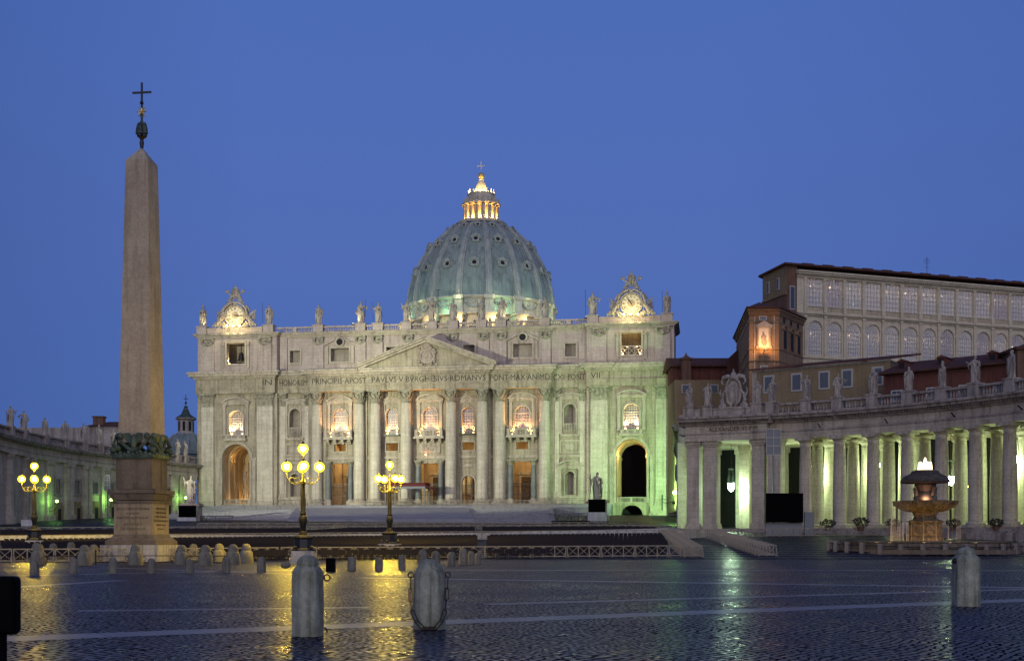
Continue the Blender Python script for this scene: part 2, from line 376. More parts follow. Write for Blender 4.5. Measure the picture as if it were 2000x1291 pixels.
def strip(a, b, wd, joints=2.4, name='paving_strip'):
    """flush travertine band, each slab a little proud"""
    a = Vector(a); b = Vector(b); L = (b - a).length; d = (b - a) / L; nrm = Vector((-d.y, d.x, 0)).normalized() * wd / 2
    k = max(1, int(L / joints)); mb = MB()
    for i in range(k):
        p = a + d * (L * i / k + .01); q = a + d * (L * (i + 1) / k - .01); j = random.uniform(-.012, .012)
        pts = [p - nrm * (1 + j), q - nrm * (1 + j), q + nrm * (1 - j), p + nrm * (1 - j)]
        mb.add([(t.x, t.y, gz(t.y) + .006) for t in pts], [(0, 1, 2, 3)])
    tag(mb.build(name, M['strip']), kind='structure')
strip(G(-100, 1252), G(2100, 1168), 1.15)
strip(G(150, 1193), G(720, 1186), .6)
strip(G(950, 1180), G(2100, 1148), .7)
strip(G(700, 1128), G(2100, 1149), 1.2)
strip(G(860, 1113), G(2100, 1114), 1.2)
strip(G(-60, 1152), G(240, 1133), .8)
strip(G(-60, 1126), G(620, 1112), .8)
strip(G(200, 1108), G(600, 1122), .7)
strip(G(860, 1098), G(1000, 1099), .6)
strip(G(1500, 1097), G(2050, 1090), .5)

# ================================================================== BASILICA
XC, ZC, TH = -19.35, 290.0, R(9)
bas = thing('basilica', (XC, ZC, 0), 'floodlit domed basilica with columned facade, pediment and inscription', 'church', rz=-TH)
def fw(s, y, z):
    """facade frame -> world"""
    return Vector((XC + s * math.cos(TH) + y * math.sin(TH), ZC - s * math.sin(TH) + y * math.cos(TH), z))
def wall_bay(mb, s0, s1, z0, z1, y0, y1, ops):
    z = z0
    for sc, wd, za, zb, arch in sorted(ops, key=lambda t: t[2]):
        if za > z: mb.box(s0, s1, y0, y1, z, za)
        top = zb + (.25 if arch else 0); a, b = sc - wd / 2, sc + wd / 2
        mb.box(s0, a, y0, y1, za, top); mb.box(b, s1, y0, y1, za, top)
        if arch:
            r = wd / 2; n = 20
            for i in range(n):
                t0, t1 = PI * i / n, PI * (i + 1) / n
                x0, h0, x1, h1 = sc + r * math.cos(t0), zb - r + r * math.sin(t0), sc + r * math.cos(t1), zb - r + r * math.sin(t1)
                mb.prism_y([(x1, h1), (x0, h0), (x0, top), (x1, top)], y0, y1)
        z = top
    if z < z1: mb.box(s0, s1, y0, y1, z, z1)
def archring(mb, sc, zs, r0, r1, y0, y1, n=20, a0=0, a1=PI):
    for i in range(n):
        t0, t1 = a0 + (a1 - a0) * i / n, a0 + (a1 - a0) * (i + 1) / n
        mb.prism_y([(sc + r0 * math.cos(t0), zs + r0 * math.sin(t0)), (sc + r1 * math.cos(t0), zs + r1 * math.sin(t0)),
                    (sc + r1 * math.cos(t1), zs + r1 * math.sin(t1)), (sc + r0 * math.cos(t1), zs + r0 * math.sin(t1))], y0, y1)
D0, MZ = 'door', 'mezz'
OPS = {0: [(0, 4.4, 10.3, 20.2, 0), (0, 3.4, 27.9, 33.4, 1)],
       1: [(9.2, 3.1, 10.3, 17.2, 1), (9.2, 2.9, 23.2, 25.1, 0), (9.2, 2.9, 27.2, 33.3, 1)],
       2: [(22.0, 4.3, 10.3, 20.4, 0), (22.0, 2.9, 23.3, 25.1, 0), (22.0, 3.3, 27.9, 33.3, 1)],
       3: [(33.2, 2.2, 12.6, 18.0, 1), (33.2, 2.7, 28.0, 33.6, 1)],
       4: [(47.5, 7.0, 10.6, 25.2, 1), (47.5, 3.5, 27.5, 33.3, 1)]}
ZB = 37.3
mb = MB()
wall_bay(mb, -5.4, 5.4, 10.3, ZB, 0, 1, OPS[0])
for sg in (-1, 1):
    def mir(ops): return [(sg * o[0],) + o[1:] for o in ops]
    def rng(a, b): return (a, b) if sg > 0 else (-b, -a)
    wall_bay(mb, *rng(5.4, 12.8), 10.3, ZB, 0, 1, mir(OPS[1]))
    wall_bay(mb, *rng(12.8, 17), 10.3, ZB, 0, 1, [])
    wall_bay(mb, *rng(17, 27.4), 10.3, ZB, 0, 1, mir(OPS[2]))
    wall_bay(mb, *rng(27.4, 37.2), 10.3, ZB, 0, 1, mir(OPS[3]))
    ops4 = mir(OPS[4]) + [(sg * 47.6, 4.9, 7.0, 10.1, 1)]
    wall_bay(mb, *rng(37.2, 57.4), 6.5, ZB, -1.4, .6, ops4)
    # side returns of the end blocks and shallow backing pilasters
    mb.box(*sorted((sg * 57.4, sg * 55.9)), .6, 14, 6.5, ZB)
    for a, b in ((25.2, 29.6), (15.2, 18.6), (36.0, 37.19), (11.2, 14.6), (3.9, 7.0)):
        mb.box(*rng(a, b), -.45, -.002, 11.8, ZB)
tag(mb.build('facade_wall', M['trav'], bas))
# plinth courses, string course
mb = MB()
for a, b, y in ((-37.2, 37.2, -.5),):
    mb.box(-37.19, -24.2, y, -.003, 10.3, 11.75); mb.box(24.2, 37.19, y, -.003, 10.3, 11.75)
    for sg in (-1, 1):
        mb.box(*sorted((sg * 11, sg * 19.6)), y, -.003, 10.3, 11.75)
        mb.box(*sorted((sg * 2.5, sg * 7.4)), y, -.003, 10.3, 11.75)
        for s0, s1 in ((7.0, 11.2), (18.6, 25.2), (29.6, 36.0)): mb.box(*sorted((sg * s0, sg * s1)), -.35, -.004, 21.3, 21.9)
        for s0, s1 in ((14.6, 15.2),): mb.box(*sorted((sg * s0, sg * s1)), -.3, -.004, 21.3, 21.9)
        for s0, s1 in ((37.9, 43.2), (51.8, 56.9)): mb.box(*sorted((sg * s0, sg * s1)), -2.6, -1.403, 6.5, 9.9)
        for s0, s1 in ((37.0, 43.4), (51.6, 58.0)): mb.box(*sorted((sg * s0, sg * s1)), -3.0, -1.406, 6.5, 8.3)
mb.box(-3.8, 3.8, -.35, -.004, 21.3, 21.9)
build_split(mb, 'plinth_moulding', M['trav_trim'], bas, lambda c: (c.z > 20, nearest([0, 15, -15, 31, -31, 40.5, -40.5, 54.5, -54.5, 9, -9, 22, -22], c.x)))

def leafring(mb, cx, cy, z, r, n, h, out, wdt, a0=0, a1=2 * PI, sq=False):
    for i in range(n):
        a = a0 + (a1 - a0) * (i + .5) / n; ca, sa = math.cos(a), math.sin(a)
        rr = r / max(abs(ca), abs(sa)) if sq else r
        pr = [(rr, 0, 1), (rr + .16 * out, h * .45, 1), (rr + .55 * out, h * .82, .8), (rr + out, h, .45), (rr + out * .95, h * .86, .25)]
        vs = []
        for q, zz, k in pr:
            for sd in (-1, 1): vs.append((cx + q * ca - sd * wdt * k / 2 * sa, cy + q * sa + sd * wdt * k / 2 * ca, z + zz))
            for sd in (-1, 1): vs.append((cx + (q - .12) * ca - sd * wdt * k / 2 * sa, cy + (q - .12) * sa + sd * wdt * k / 2 * ca, z + zz - .05))
        fs = []
        for j in range(4):
            b = j * 4; fs += [(b, b + 1, b + 5, b + 4), (b + 2, b + 6, b + 7, b + 3), (b, b + 4, b + 6, b + 2), (b + 1, b + 3, b + 7, b + 5)]
        mb.add(vs, fs)
def capital_round(r=1.15, H=3.1):
    mb = MB(); mb.lathe([(r * .93, 0), (r * 1.0, .06), (r * 1.0, .2), (r * .9, .28), (r * .92, H * .55), (r * 1.15, H * .82), (r * 1.2, H * .88)], seg=24)
    leafring(mb, 0, 0, .25, r * .93, 8, H * .36, .6, .62); leafring(mb, 0, 0, .55, r * .95, 8, H * .52, .8, .55, a0=PI / 8, a1=2 * PI + PI / 8)
    leafring(mb, 0, 0, H * .52, r * .98, 8, H * .33, .6, .5)
    for i in range(4):
        a = PI / 4 + i * PI / 2; c = (1.62 * r * math.cos(a) * .93, 1.62 * r * math.sin(a) * .93, H * .77)
        mb.ball(c, .27, 8, 6)
    k = r * 1.42; q = r * 1.12
    mb.prism_z([(k, k), (0, q), (-k, k), (-q, 0), (-k, -k), (0, -q), (k, -k), (q, 0)], H * .88, H)
    return mb
def base_round(r=1.3):
    mb = MB(); mb.box(-r * 1.42, r * 1.42, -r * 1.42, r * 1.42, 0, .55)
    mb.lathe([(r * 1.36, .55), (r * 1.42, .7), (r * 1.36, .88), (r * 1.2, .95), (r * 1.14, 1.1), (r * 1.22, 1.2), (r * 1.26, 1.32), (r * 1.15, 1.42), (r * 1.04, 1.5), (r, 1.7)], seg=28)
    return mb
shaft = MB(); shaft.lathe([(1.3, 0), (1.31, 5), (1.29, 10), (1.24, 15), (1.18, 19), (1.12, 22.3)], seg=32)
pc = None
for s, y in ((-27.4, -1.1), (-16.95, -1.1), (-12.8, -1.9), (-5.35, -1.9), (5.4, -1.9), (12.85, -1.9), (16.95, -1.1), (27.4, -1.1)):
    if pc is None:
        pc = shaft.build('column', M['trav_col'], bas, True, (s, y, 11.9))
        c = capital_round().build('capital', M['capital'], pc, False, (0, 0, 22.3)); b_ = base_round().build('column_base', M['trav_trim'], pc, True, (0, 0, -1.6))
    else:
        o = pc.copy(); COL.objects.link(o); o.location = (s, y, 11.9)
        for ch in (c, b_): q = ch.copy(); COL.objects.link(q); q.parent = o
# end pilasters: shaft, leafy capital, moulded foot
def pilaster(s, y, wd, zb, zt, dp=.6, cap=True):
    mb = MB(); mb.box(s - wd / 2, s + wd / 2, y - dp, y - .003, zb + 1.6, zt - 3.1)
    p = mb.build('pilaster', M['trav_col'], bas)
    mb = MB(); mb.box(s - wd / 2 - .35, s + wd / 2 + .35, y - dp - .35, y - .004, zb, zb + .6)
    mb.box(s - wd / 2 - .25, s + wd / 2 + .25, y - dp - .25, y - .004, zb + .6, zb + 1.1); mb.box(s - wd / 2 - .1, s + wd / 2 + .1, y - dp - .1, y - .004, zb + 1.1, zb + 1.6)
    mb.build('pilaster_base', M['trav_trim'], p)
    mb = MB(); mb.box(s - wd / 2, s + wd / 2, y - dp, y - .004, zt - 3.1, zt - .4)
    for row, (hh, oo, zz) in enumerate(((1.1, .35, .1), (1.6, .45, .3), (1.1, .5, 1.6))):
        n = max(3, int(wd / .85))
        for i in range(n):
            x = s - wd / 2 + wd * (i + .5 + (.0 if row != 1 else 0)) / n
            mb.add([(x - .36, y - dp, zt - 3.1 + zz), (x + .36, y - dp, zt - 3.1 + zz), (x + .34, y - dp - oo * .4, zt - 3.1 + zz + hh * .7), (x - .34, y - dp - oo * .4, zt - 3.1 + zz + hh * .7), (x + .15, y - dp - oo, zt - 3.1 + zz + hh), (x - .15, y - dp - oo, zt - 3.1 + zz + hh), (x, y - dp - .02, zt - 3.1 + zz + hh)],
                   [(0, 1, 2, 3), (3, 2, 4, 5), (5, 4, 6), (2, 1, 6), (0, 3, 6)])
    for sd in (-1, 1): mb.ball((s + sd * (wd / 2 + .15), y - dp - .25, zt - .9), .32, 8, 6)
    mb.box(s - wd / 2 - .4, s + wd / 2 + .4, y - dp - .5, y - .005, zt - .4, zt - .002)
    mb.build('capital', M['capital'], p)
for sg in (-1, 1):
    pilaster(sg * 40.1, -1.4, 3.9, 9.9, ZB); pilaster(sg * 54.6, -1.4, 3.1, 9.9, ZB)
    pilaster(sg * 34.4 + sg * 1.75, -.001, 1.3, 11.75, ZB, .5)
    pilaster(sg * 30.2, -.001, 1.0, 11.75, ZB, .42)
# entablature
rngs = [(-58.6, -42.3, -2.35, 0), (-42.3, -37.3, -2.8, 2), (-37.3, -29.2, -1.05, 1), (-29.2, -14.6, -2.5, 2), (-14.6, 14.6, -3.3, 3), (14.6, 29.2, -2.5, 2), (29.2, 37.3, -1.05, 1), (37.3, 42.3, -2.8, 2), (42.3, 58.6, -2.35, 0)]
ent = MB(); cor = MB()
def ent_sec(m, a, b, face, e, zs, pr, yb):
    for (za, zb2), p in zip(zs, pr): m.box(a - (p if e else 0) * .9, b + (p if e else 0) * .9, face - p, yb, za + e * .004, zb2 + e * .004)
for a, b, face, k in rngs:
    a2, b2 = (max(a, -57.4) if k == 0 else a), (min(b, 57.4) if k == 0 else b)
    ent.box(a2, b2, face, 1, 37.3, 37.9); ent.box(a2, b2, face - .1, 1, 37.9, 38.5); ent.box(a2, b2, face - .28, 1, 38.5, 38.85); ent.box(a2, b2, face + .02, 1, 38.85, 40.65)
    ent_sec(cor, a2, b2, face, k if k != 0 else 0, [(40.65, 41.0), (41.0, 41.35), (41.35, 41.95), (41.95, 42.4)], [.25, .6, 1.35, 1.7], 1.2)
    if k == 0:
        s0 = -58 if a < 0 else 57.4
        for q, p in enumerate((.25, .6, 1.35, 1.7)):
            zz = [(40.65, 41.0), (41.0, 41.35), (41.35, 41.95), (41.95, 42.4)][q]
            cor.box(-57.4 - p if a < 0 else 57.4, -57.4 if a < 0 else 57.4 + p, face - p, 14 + p, zz[0], zz[1])
    x = a2 + .3
    while x < b2 - .3: cor.box(x, x + .35, face - .55, face - .25, 40.72, 40.98); x += .75
ent.box(-57.39, -55.9, 1, 14, 37.3, 40.65); ent.box(55.9, 57.39, 1, 14, 37.3, 40.65)
ent.build('entablature', M['trav'], bas); cor.build('cornice', M['trav_trim'], bas)
for body, px0, px1, face in (('IN', 513, 531, -2.8), ('HONOREM', 546, 600, -1.05), ('PRINCIPIS\u00b7APOST', 610, 716, -2.5), ('PAVLVS\u00b7V\u00b7BVRGHESIVS\u00b7ROMANVS', 727, 949, -3.3), ('PONT\u00b7MAX\u00b7AN\u00b7MD', 957, 1074, -2.5), ('CXII\u00b7PONT', 1081, 1143, -1.05), ('VII', 1154, 1172, -2.8)):
    def S_(px):
        xp = (px - 1000) / F; return (xp * (ZC + face) - XC) / (math.cos(TH) + xp * math.sin(TH)) - face * math.tan(TH) * .9
    s0, s1 = S_(px0), S_(px1)
    text(body, 'inscription', M['letters'], bas, s1 - s0, 1.3, ((s0 + s1) / 2, face + .012, 39.75), (R(90), 0, 0), .01)
# pediment
mb = MB(); mb.prism_y([(-15.4, 42.42), (15.4, 42.42), (0, 48.3)], -3.1, .3)
mb.build('pediment', M['trav'], bas)
mb = MB()
for sg in (-1, 1):
    for t, p, h0 in ((.55, 4.2, .0), (.5, 4.75, .55), (.35, 5.1, 1.02)):
        z0 = h0
        poly = [(sg * 16.6, 42.43 + z0 - .45), (0, 48.2 + z0), (0, 48.2 + z0 + t - .01), (sg * 16.6, 42.43 + z0 + t - .46)]
        if sg > 0: poly = poly[::-1]
        mb.prism_y(poly, -p, .3 - .01 * h0)
mb.build('pediment_cornice', M['trav_trim'], bas)
def cartouche(mb, s, y, z, k=1.0):
    mb.ball((s, y, z), 1.15 * k, 16, 10, 1, .32, 1.35)
    archring(mb, s, z, 1.2 * k, 1.6 * k, y - .25, y + .1, 22, 0, 2 * PI)
    mb.lathe([(.75 * k, 0), (.85 * k, .3 * k), (.7 * k, .9 * k), (.35 * k, 1.4 * k), (.08 * k, 1.75 * k)], s, y, z + 1.6 * k, seg=12, sy=.6)
    for sd in (-1, 1):
        for i in range(7):
            t = i / 6; a = PI * .5 - sd * (.5 + t * 2.1)
            mb.ball((s + (1.75 + .25 * math.sin(t * 9)) * k * math.cos(a), y - .1, z + (1.85) * k * math.sin(a)), (.42 - .12 * t) * k, 8, 6)
        mb.tube([(s - sd * 1.6 * k, y - .1, z + .9 * k), (s + sd * 1.5 * k, y - .25, z + 2.7 * k)], .13 * k, 6)
mb = MB(); cartouche(mb, 0, -3.3, 45.0, 1.15); mb.build('coat_of_arms', M['relief'], bas, True)
# attic
ATT = {1: (9.3, 2.7, 45.1, 47.9), 2: (22.1, 4.5, 44.8, 47.9), 3: (33.3, 2.5, 44.7, 47.6), 4: (47.5, 4.5, 44.5, 49.5)}
mb = MB(); fr = MB(); bk = MB()
mb.box(-5.4, 5.4, .3, 1.3, 42.4, 51)
for sg in (-1, 1):
    def rng(a, b): return (a, b) if sg > 0 else (-b, -a)
    for (a, b), k in (((5.4, 15), 1), ((15, 29), 2), ((29, 37.2), 3)):
        c, wd, za, zb = ATT[k]; wall_bay(mb, *rng(a, b), 42.4, 51, .3, 1.3, [(sg * c, wd, za, zb, 0)])
        bk.box(sg * c - wd / 2 - .2, sg * c + wd / 2 + .2, 1.9, 2.1, za - .2, zb + .2)
        for q in (-1, 1): bk.box(*sorted((sg * c + q * wd / 2, sg * c + q * (wd / 2 + .2))), 1.302, 1.9, za - .2, zb + .2)
        bk.box(sg * c - wd / 2 - .2, sg * c + wd / 2 + .2, 1.302, 1.9, za - .4, za); bk.box(sg * c - wd / 2 - .2, sg * c + wd / 2 + .2, 1.302, 1.9, zb, zb + .2)
    c, wd, za, zb = ATT[4]; wall_bay(mb, *rng(37.2, 57.2), 42.4, 51, -1.6, -.4, [(sg * c, wd, za, zb, 0)])
    mb.box(*sorted((sg * 57.2, sg * 56)), -.4, 14, 42.4, 51)
    mb.box(*sorted((sg * 37.2, sg * 37.9)), -.4, 1.3, 42.4, 51)
    for k in ATT:
        c, wd, za, zb = ATT[k]; c *= sg; y = .3 if k < 4 else -1.6; t = .45
        fr.box(c - wd / 2 - t, c - wd / 2, y - .25, y + .3, za - t, zb + t); fr.box(c + wd / 2, c + wd / 2 + t, y - .25, y + .3, za - t, zb + t)
        fr.box(c - wd / 2, c + wd / 2, y - .25, y + .3, zb, zb + t); fr.box(c - wd / 2, c + wd / 2, y - .25, y + .3, za - t, za)
        if k == 2:
            for sd in (-1, 1):
                fr.box(*sorted((c + sd * 2.8, c + sd * 3.5)), y - .35, y - .002, 44.2, 48.5)
                poly = [(c + sd * 3.9, 48.55), (c + sd * 1.1, 49.9), (c + sd * 1.1, 50.2), (c + sd * 3.9, 48.9)]
                fr.prism_y(poly if sd < 0 else poly[::-1], y - .6, y - .002)
            archring(fr, c, 49.4, .8, 1.2, y - .5, y - .002, 20, 0, 2 * PI)
            fr.lathe([(.02, 0), (.8, 0), (.8, .08), (.02, .08)], c, y - .1, 49.4, seg=6) if False else None
        if k == 4:
            for sd in (-1, 1):
                fr.box(*sorted((c + sd * 2.9, c + sd * 3.5)), y - .4, y - .002, 43.4, 49.8); fr.ball((c + sd * 3.2, y - .4, 49.0), .38, 8, 6)
                fr.box(*sorted((c + sd * 6.4, c + sd * 6.6)), y - .15, y - .002, 43.2, 50.6)
    for s in (5.4, 12.8, 17, 27.4, 40.1, 54.6):
        y = .3 if s < 37 else -1.6; wd = 1.3 if s < 30 else 1.7
        mb.box(*rng(s - wd, s + wd), y - .4, y - .003, 42.4, 49.2)
    mb.box(*rng(35.2, 37.0), -.1, .297, 42.4, 50.9)
mb.build('attic_wall', M['attic'], bas); build_split(fr, 'attic_window_frame', M['trav_trim'], bas, lambda c: nearest([0, 9.2, -9.2, 22.0, -22.0, 33.2, -33.2, 47.5, -47.5], c.x)); build_split(bk, 'blind_window_back', M['recess'], bas, lambda c: nearest([0, 9.2, -9.2, 22.0, -22.0, 33.2, -33.2, 47.5, -47.5], c.x))
ov = MB()
for sg in (-1, 1):
    ov.m = Matrix.Translation((sg * 22.1, .2, 49.4)) @ Matrix.Rotation(R(90), 4, 'X'); ov.lathe([(.78, 0), (.78, .05)], seg=16); ov.m = None
build_split(ov, 'oval_window', M['dark'], bas, lambda c: c.x > 0)
# swag capitals of the attic strips
mb = MB()
for sg in (-1, 1):
    for s in (5.4, 12.8, 17, 27.4, 40.1, 54.6):
        y = -.15 if s < 37 else -2.05; wd = 1.2 if s < 30 else 1.6
        for i in range(9):
            t = -1 + i / 4; mb.ball((sg * s + t * wd * .85, y, 49.6 - .55 * (1 - t * t)), .3, 7, 5)
        for t in (-1, 1): mb.ball((sg * s + t * wd * .85, y, 50.2), .42, 8, 6)
        mb.ball((sg * s, y - .1, 49.3), .5, 8, 6, 1, .7, 1.2)
        mb.box(sg * s - wd, sg * s + wd, y - .25, y + .44, 50.4, 50.8)
build_split(mb, 'attic_capital', M['capital'], bas, lambda c: nearest([x * q for x in (5.4, 12.8, 17, 27.4, 40.1, 54.6) for q in (-1, 1)], c.x), True)
# attic cornice + balustrade with pedestals
mb = MB()
for a, b, y, e in ((-57.3, -37.3, -1.6, 1), (-37.3, 37.3, .3, 0), (37.3, 57.3, -1.6, 1)):
    for za, zb, p in ((51, 51.25, .3), (51.25, 51.55, .7), (51.55, 51.8, .95)): mb.box(a - (p if e else 0), b + (p if e else 0), y - p, (14 if e else 2), za + e * .003, zb + e * .003)
    for za, zb, p in ((50.8, 51, .1),): mb.box(a, b, y - p - .3, y - .004, za, zb)
mb.build('attic_cornice', M['trav_trim'], bas)
STAT = [-56.2, -39.4, -27.6, -17.1, -12.8, -5.9, 0.3, 5.4, 12.2, 16.9, 27.2, 38.6, 55.6]
bal = MB(); ped = MB()
def yb(s): return -1.5 if abs(s) > 37.5 else .4
for s in STAT: ped.box(s - 1.25, s + 1.25, yb(s) - .35, yb(s) + 1.6, 51.8, 53.5); ped.box(s - 1.4, s + 1.4, yb(s) - .5, yb(s) + 1.75, 53.5, 53.75)
for a, b in zip([-57.3] + STAT, STAT + [57.3]):
    a1 = a + 1.4 if a > -57 else a; b1 = b - 1.4 if b < 57 else b
    if b1 - a1 < .5: continue
    if (a < -50 and b > -40) or (b > 50 and a > 38 and b < 57): a1 += 0
    y = yb((a + b) / 2)
    clock = abs(abs((a + b) / 2) - 47.5) < 2
    if clock:
        bal.box(a1, b1, y - .2, y + .9, 51.8, 53.3); continue
    bal.box(a1, b1, y, y + .6, 51.8, 52.15); bal.box(a1, b1, y - .05, y + .65, 53.0, 53.35)
    L = b1 - a1; nb = max(1, int(L / 4.2))
    for i in range(1, nb): x = a1 + L * i / nb; bal.box(x - .5, x + .5, y - .03, y + .63, 52.15, 53.0)
    x = a1 + .3
    while x < b1 - .2:
        bal.lathe([(.1, 0), (.15, .25), (.07, .6), (.12, .85)], x, y + .3, 52.15, seg=6); x += .42
build_split(bal, 'balustrade', M['attic'], bas, lambda c: sum(c.x > q for q in STAT)); build_split(ped, 'statue_pedestal', M['attic'], bas, lambda c: nearest(STAT, c.x))
# ---- frames of the great windows
def aedicule(mb, c, half, z0, z1, zt, y, seg=True, hw=None, dp=.7):
    hw = hw or half + 1.5
    for sd in (-1, 1):
        mb.box(*sorted((c + sd * (hw - .7), c + sd * hw)), y - dp * .6, y - .003, z0, z1)
        mb.box(*sorted((c + sd * (hw - .8), c + sd * (hw + .1))), y - dp * .75, y - .004, z0, z0 + .35)
        mb.box(*sorted((c + sd * (hw - .8), c + sd * (hw + .1))), y - dp * .75, y - .004, z1 - .4, z1)
    mb.box(c - hw - .15, c + hw + .15, y - dp * .7, y - .003, z1, z1 + .45); mb.box(c - hw - .4, c + hw + .4, y - dp, y - .004, z1 + .45, z1 + .7)
    zz = z1 + .7; W = hw + .4; h = zt - zz
    if seg:
        rad = (W * W + h * h) / (2 * h); a = math.asin(min(1, W / rad)); cz = zt - rad
        archring(mb, c, cz, rad - .4, rad, y - dp - .15, y - .005, 14, PI / 2 - a, PI / 2 + a)
        mb.prism_y([(c - W + .1, zz)] + [(c + (rad - .35) * math.sin(t), cz + (rad - .35) * math.cos(t)) for t in [(-a + 2 * a * i / 12) * .93 for i in range(13)]] + [(c + W - .1, zz)], y - dp * .5, y - .006)
    else:
        for sd in (-1, 1):
            p = [(c + sd * W, zz - .02), (c, zt - .35), (c, zt), (c + sd * W, zz + .33)]
            mb.prism_y(p if sd < 0 else p[::-1], y - dp - .15 - .004 * sd, y - .005)
        mb.prism_y([(c - W + .2, zz), (c, zt - .3), (c + W - .2, zz)], y - dp * .5, y - .006)
frm = MB()
def archframe(mb, c, half, z0, zc, y, t=.4, p=.3):
    zs = zc - half
    for sd in (-1, 1): mb.box(*sorted((c + sd * half, c + sd * (half + t))), y - p, y - .003, z0, zs)
    archring(mb, c, zs, half, half + t, y - p, y - .003, 18)
    for sd in (-1, 1): mb.box(*sorted((c + sd * (half - .02), c + sd * (half + t + .15))), y - p - .08, y - .002, zs - .15, zs + .15)
    mb.box(c - .22, c + .22, y - p - .15, y - .002, zc - .05, zc + t + .15)
def muntin_window(c, half, z0, zc, y, nx, nz, lit=True, fan=False):
    """glazing set back in the opening: pane and glazing bars"""
    zs = zc - half; mb = MB()
    poly = [(c - half, z0), (c + half, z0)] + [(c + half * math.cos(PI * i / 14), zs + half * math.sin(PI * i / 14)) for i in range(15)]
    mb.prism_y(poly, y + .05, y + .12); p = mb.build('window', M['pane'], bas)
    mb = MB()
    for i in range(1, nx):
        x = c - half + 2 * half * i / nx; h = zs + math.sqrt(max(0, half ** 2 - (x - c) ** 2)); mb.box(x - .035, x + .035, y - .04, y + .045, z0, h)
    k = z0; dz = (zc - z0) / nz
    for i in range(1, nz):
        z = z0 + dz * i; hh = half if z < zs else math.sqrt(max(.01, half ** 2 - (z - zs) ** 2)); mb.box(c - hh, c + hh, y - .035, y + .04, z - .035, z + .035)
    mb.box(c - half, c + half, y - .1, y + .05, zs - .07, zs + .07)
    mb.build('glazing_bars', M['winframe'], p); return p
def balcony(c, hw, z0, z1, y, dp=1.9, cons=True):
    mb = MB(); mb.box(c - hw - .3, c + hw + .3, y - dp - .2, y - .003, z0, z0 + .45); mb.box(c - hw - .1, c + hw + .1, y - dp, y - .004, z0 + .45, z0 + .7)
    mb.box(c - hw, c + hw, y - dp, y - dp + .35, z1 - .25, z1)
    for x in (-hw + .25, -hw * .35, hw * .35, hw - .25): mb.box(c + x - .3, c + x + .3, y - dp + .01, y - dp + .36, z0 + .7, z1 - .25)
    for sd in (-1, 1): mb.box(*sorted((c + sd * hw, c + sd * (hw - .3))), y - dp + .35, y - .005, z0 + .7, z1 - .001)
    x = c - hw + .7
    while x < c + hw - .6: mb.lathe([(.08, 0), (.14, .3), (.07, .8), (.12, z1 - z0 - .95)], x, y - dp + .18, z0 + .7, seg=6); x += .36
    if cons:
        for x in (-hw * .8, -hw * .28, hw * .28, hw * .8):
            mb.prism_y([(c + x - .3, z0), (c + x - .25, z0 - 1.0), (c + x + .25, z0 - 1.0), (c + x + .3, z0)], y - dp * .45, y - .003)
            mb.box(c + x - .3, c + x + .3, y - dp * .85, y - dp * .45, z0 - .5, z0 - .002)
    return mb.build('balcony', M['trav_trim'], bas)
WARM = (1, .44, .13)
def uplights(c, half, z, y, e, col=WARM, n=2):
    for sd in ((-1, 1) if n == 2 else (-1,)):
        mb = MB(); mb.box(c + sd * half - .16, c + sd * half + .16, y - .16, y + .12, z, z + .25)
        mb.build('uplight', M['bulb'], bas)
        plight((c + sd * half, y - .1, z + .45), e * 2.6, col, .1, bas, 'uplight_glow', 'SPOT', (c + sd * half * .9, y + .7, z + 6), 125, .8)
for c in (0, 22.0, -22.0):
    aedicule(frm, c, 1.7, 27.7, 34.6, 36.6, 0, True, 3.0); archframe(frm, c, 1.67, 27.7, 33.35, 0)
    muntin_window(c, 1.65, 27.9, 33.38, .55, 5, 9); balcony(c, 3.3, 25.9, 28.0, 0)
    uplights(c, 2.15, 26.65, -.55, 1150); uplights(c, 1.25, 27.9, .1, 420)
for c in (-9.2, 9.2):
    aedicule(frm, c, 1.45, 27.0, 34.3, 36.0, 0, False, 2.35, .5); archframe(frm, c, 1.45, 27.0, 33.28, 0, .35)
    muntin_window(c, 1.43, 27.2, 33.28, .6, 5, 10); uplights(c, 1.2, 27.2, .25, 800, n=2)
    mb = MB(); mb.box(c - 1.8, c + 1.8, -.7, -.4, 28.1, 28.25)
    for i in range(14): mb.box(c - 1.7 + i * .26, c - 1.65 + i * .26, -.58, -.52, 27.1, 28.1)
    mb.box(c - 1.9, c + 1.9, -.8, -.005, 26.7, 27.1); mb.build('balcony_rail', M['iron'], bas)
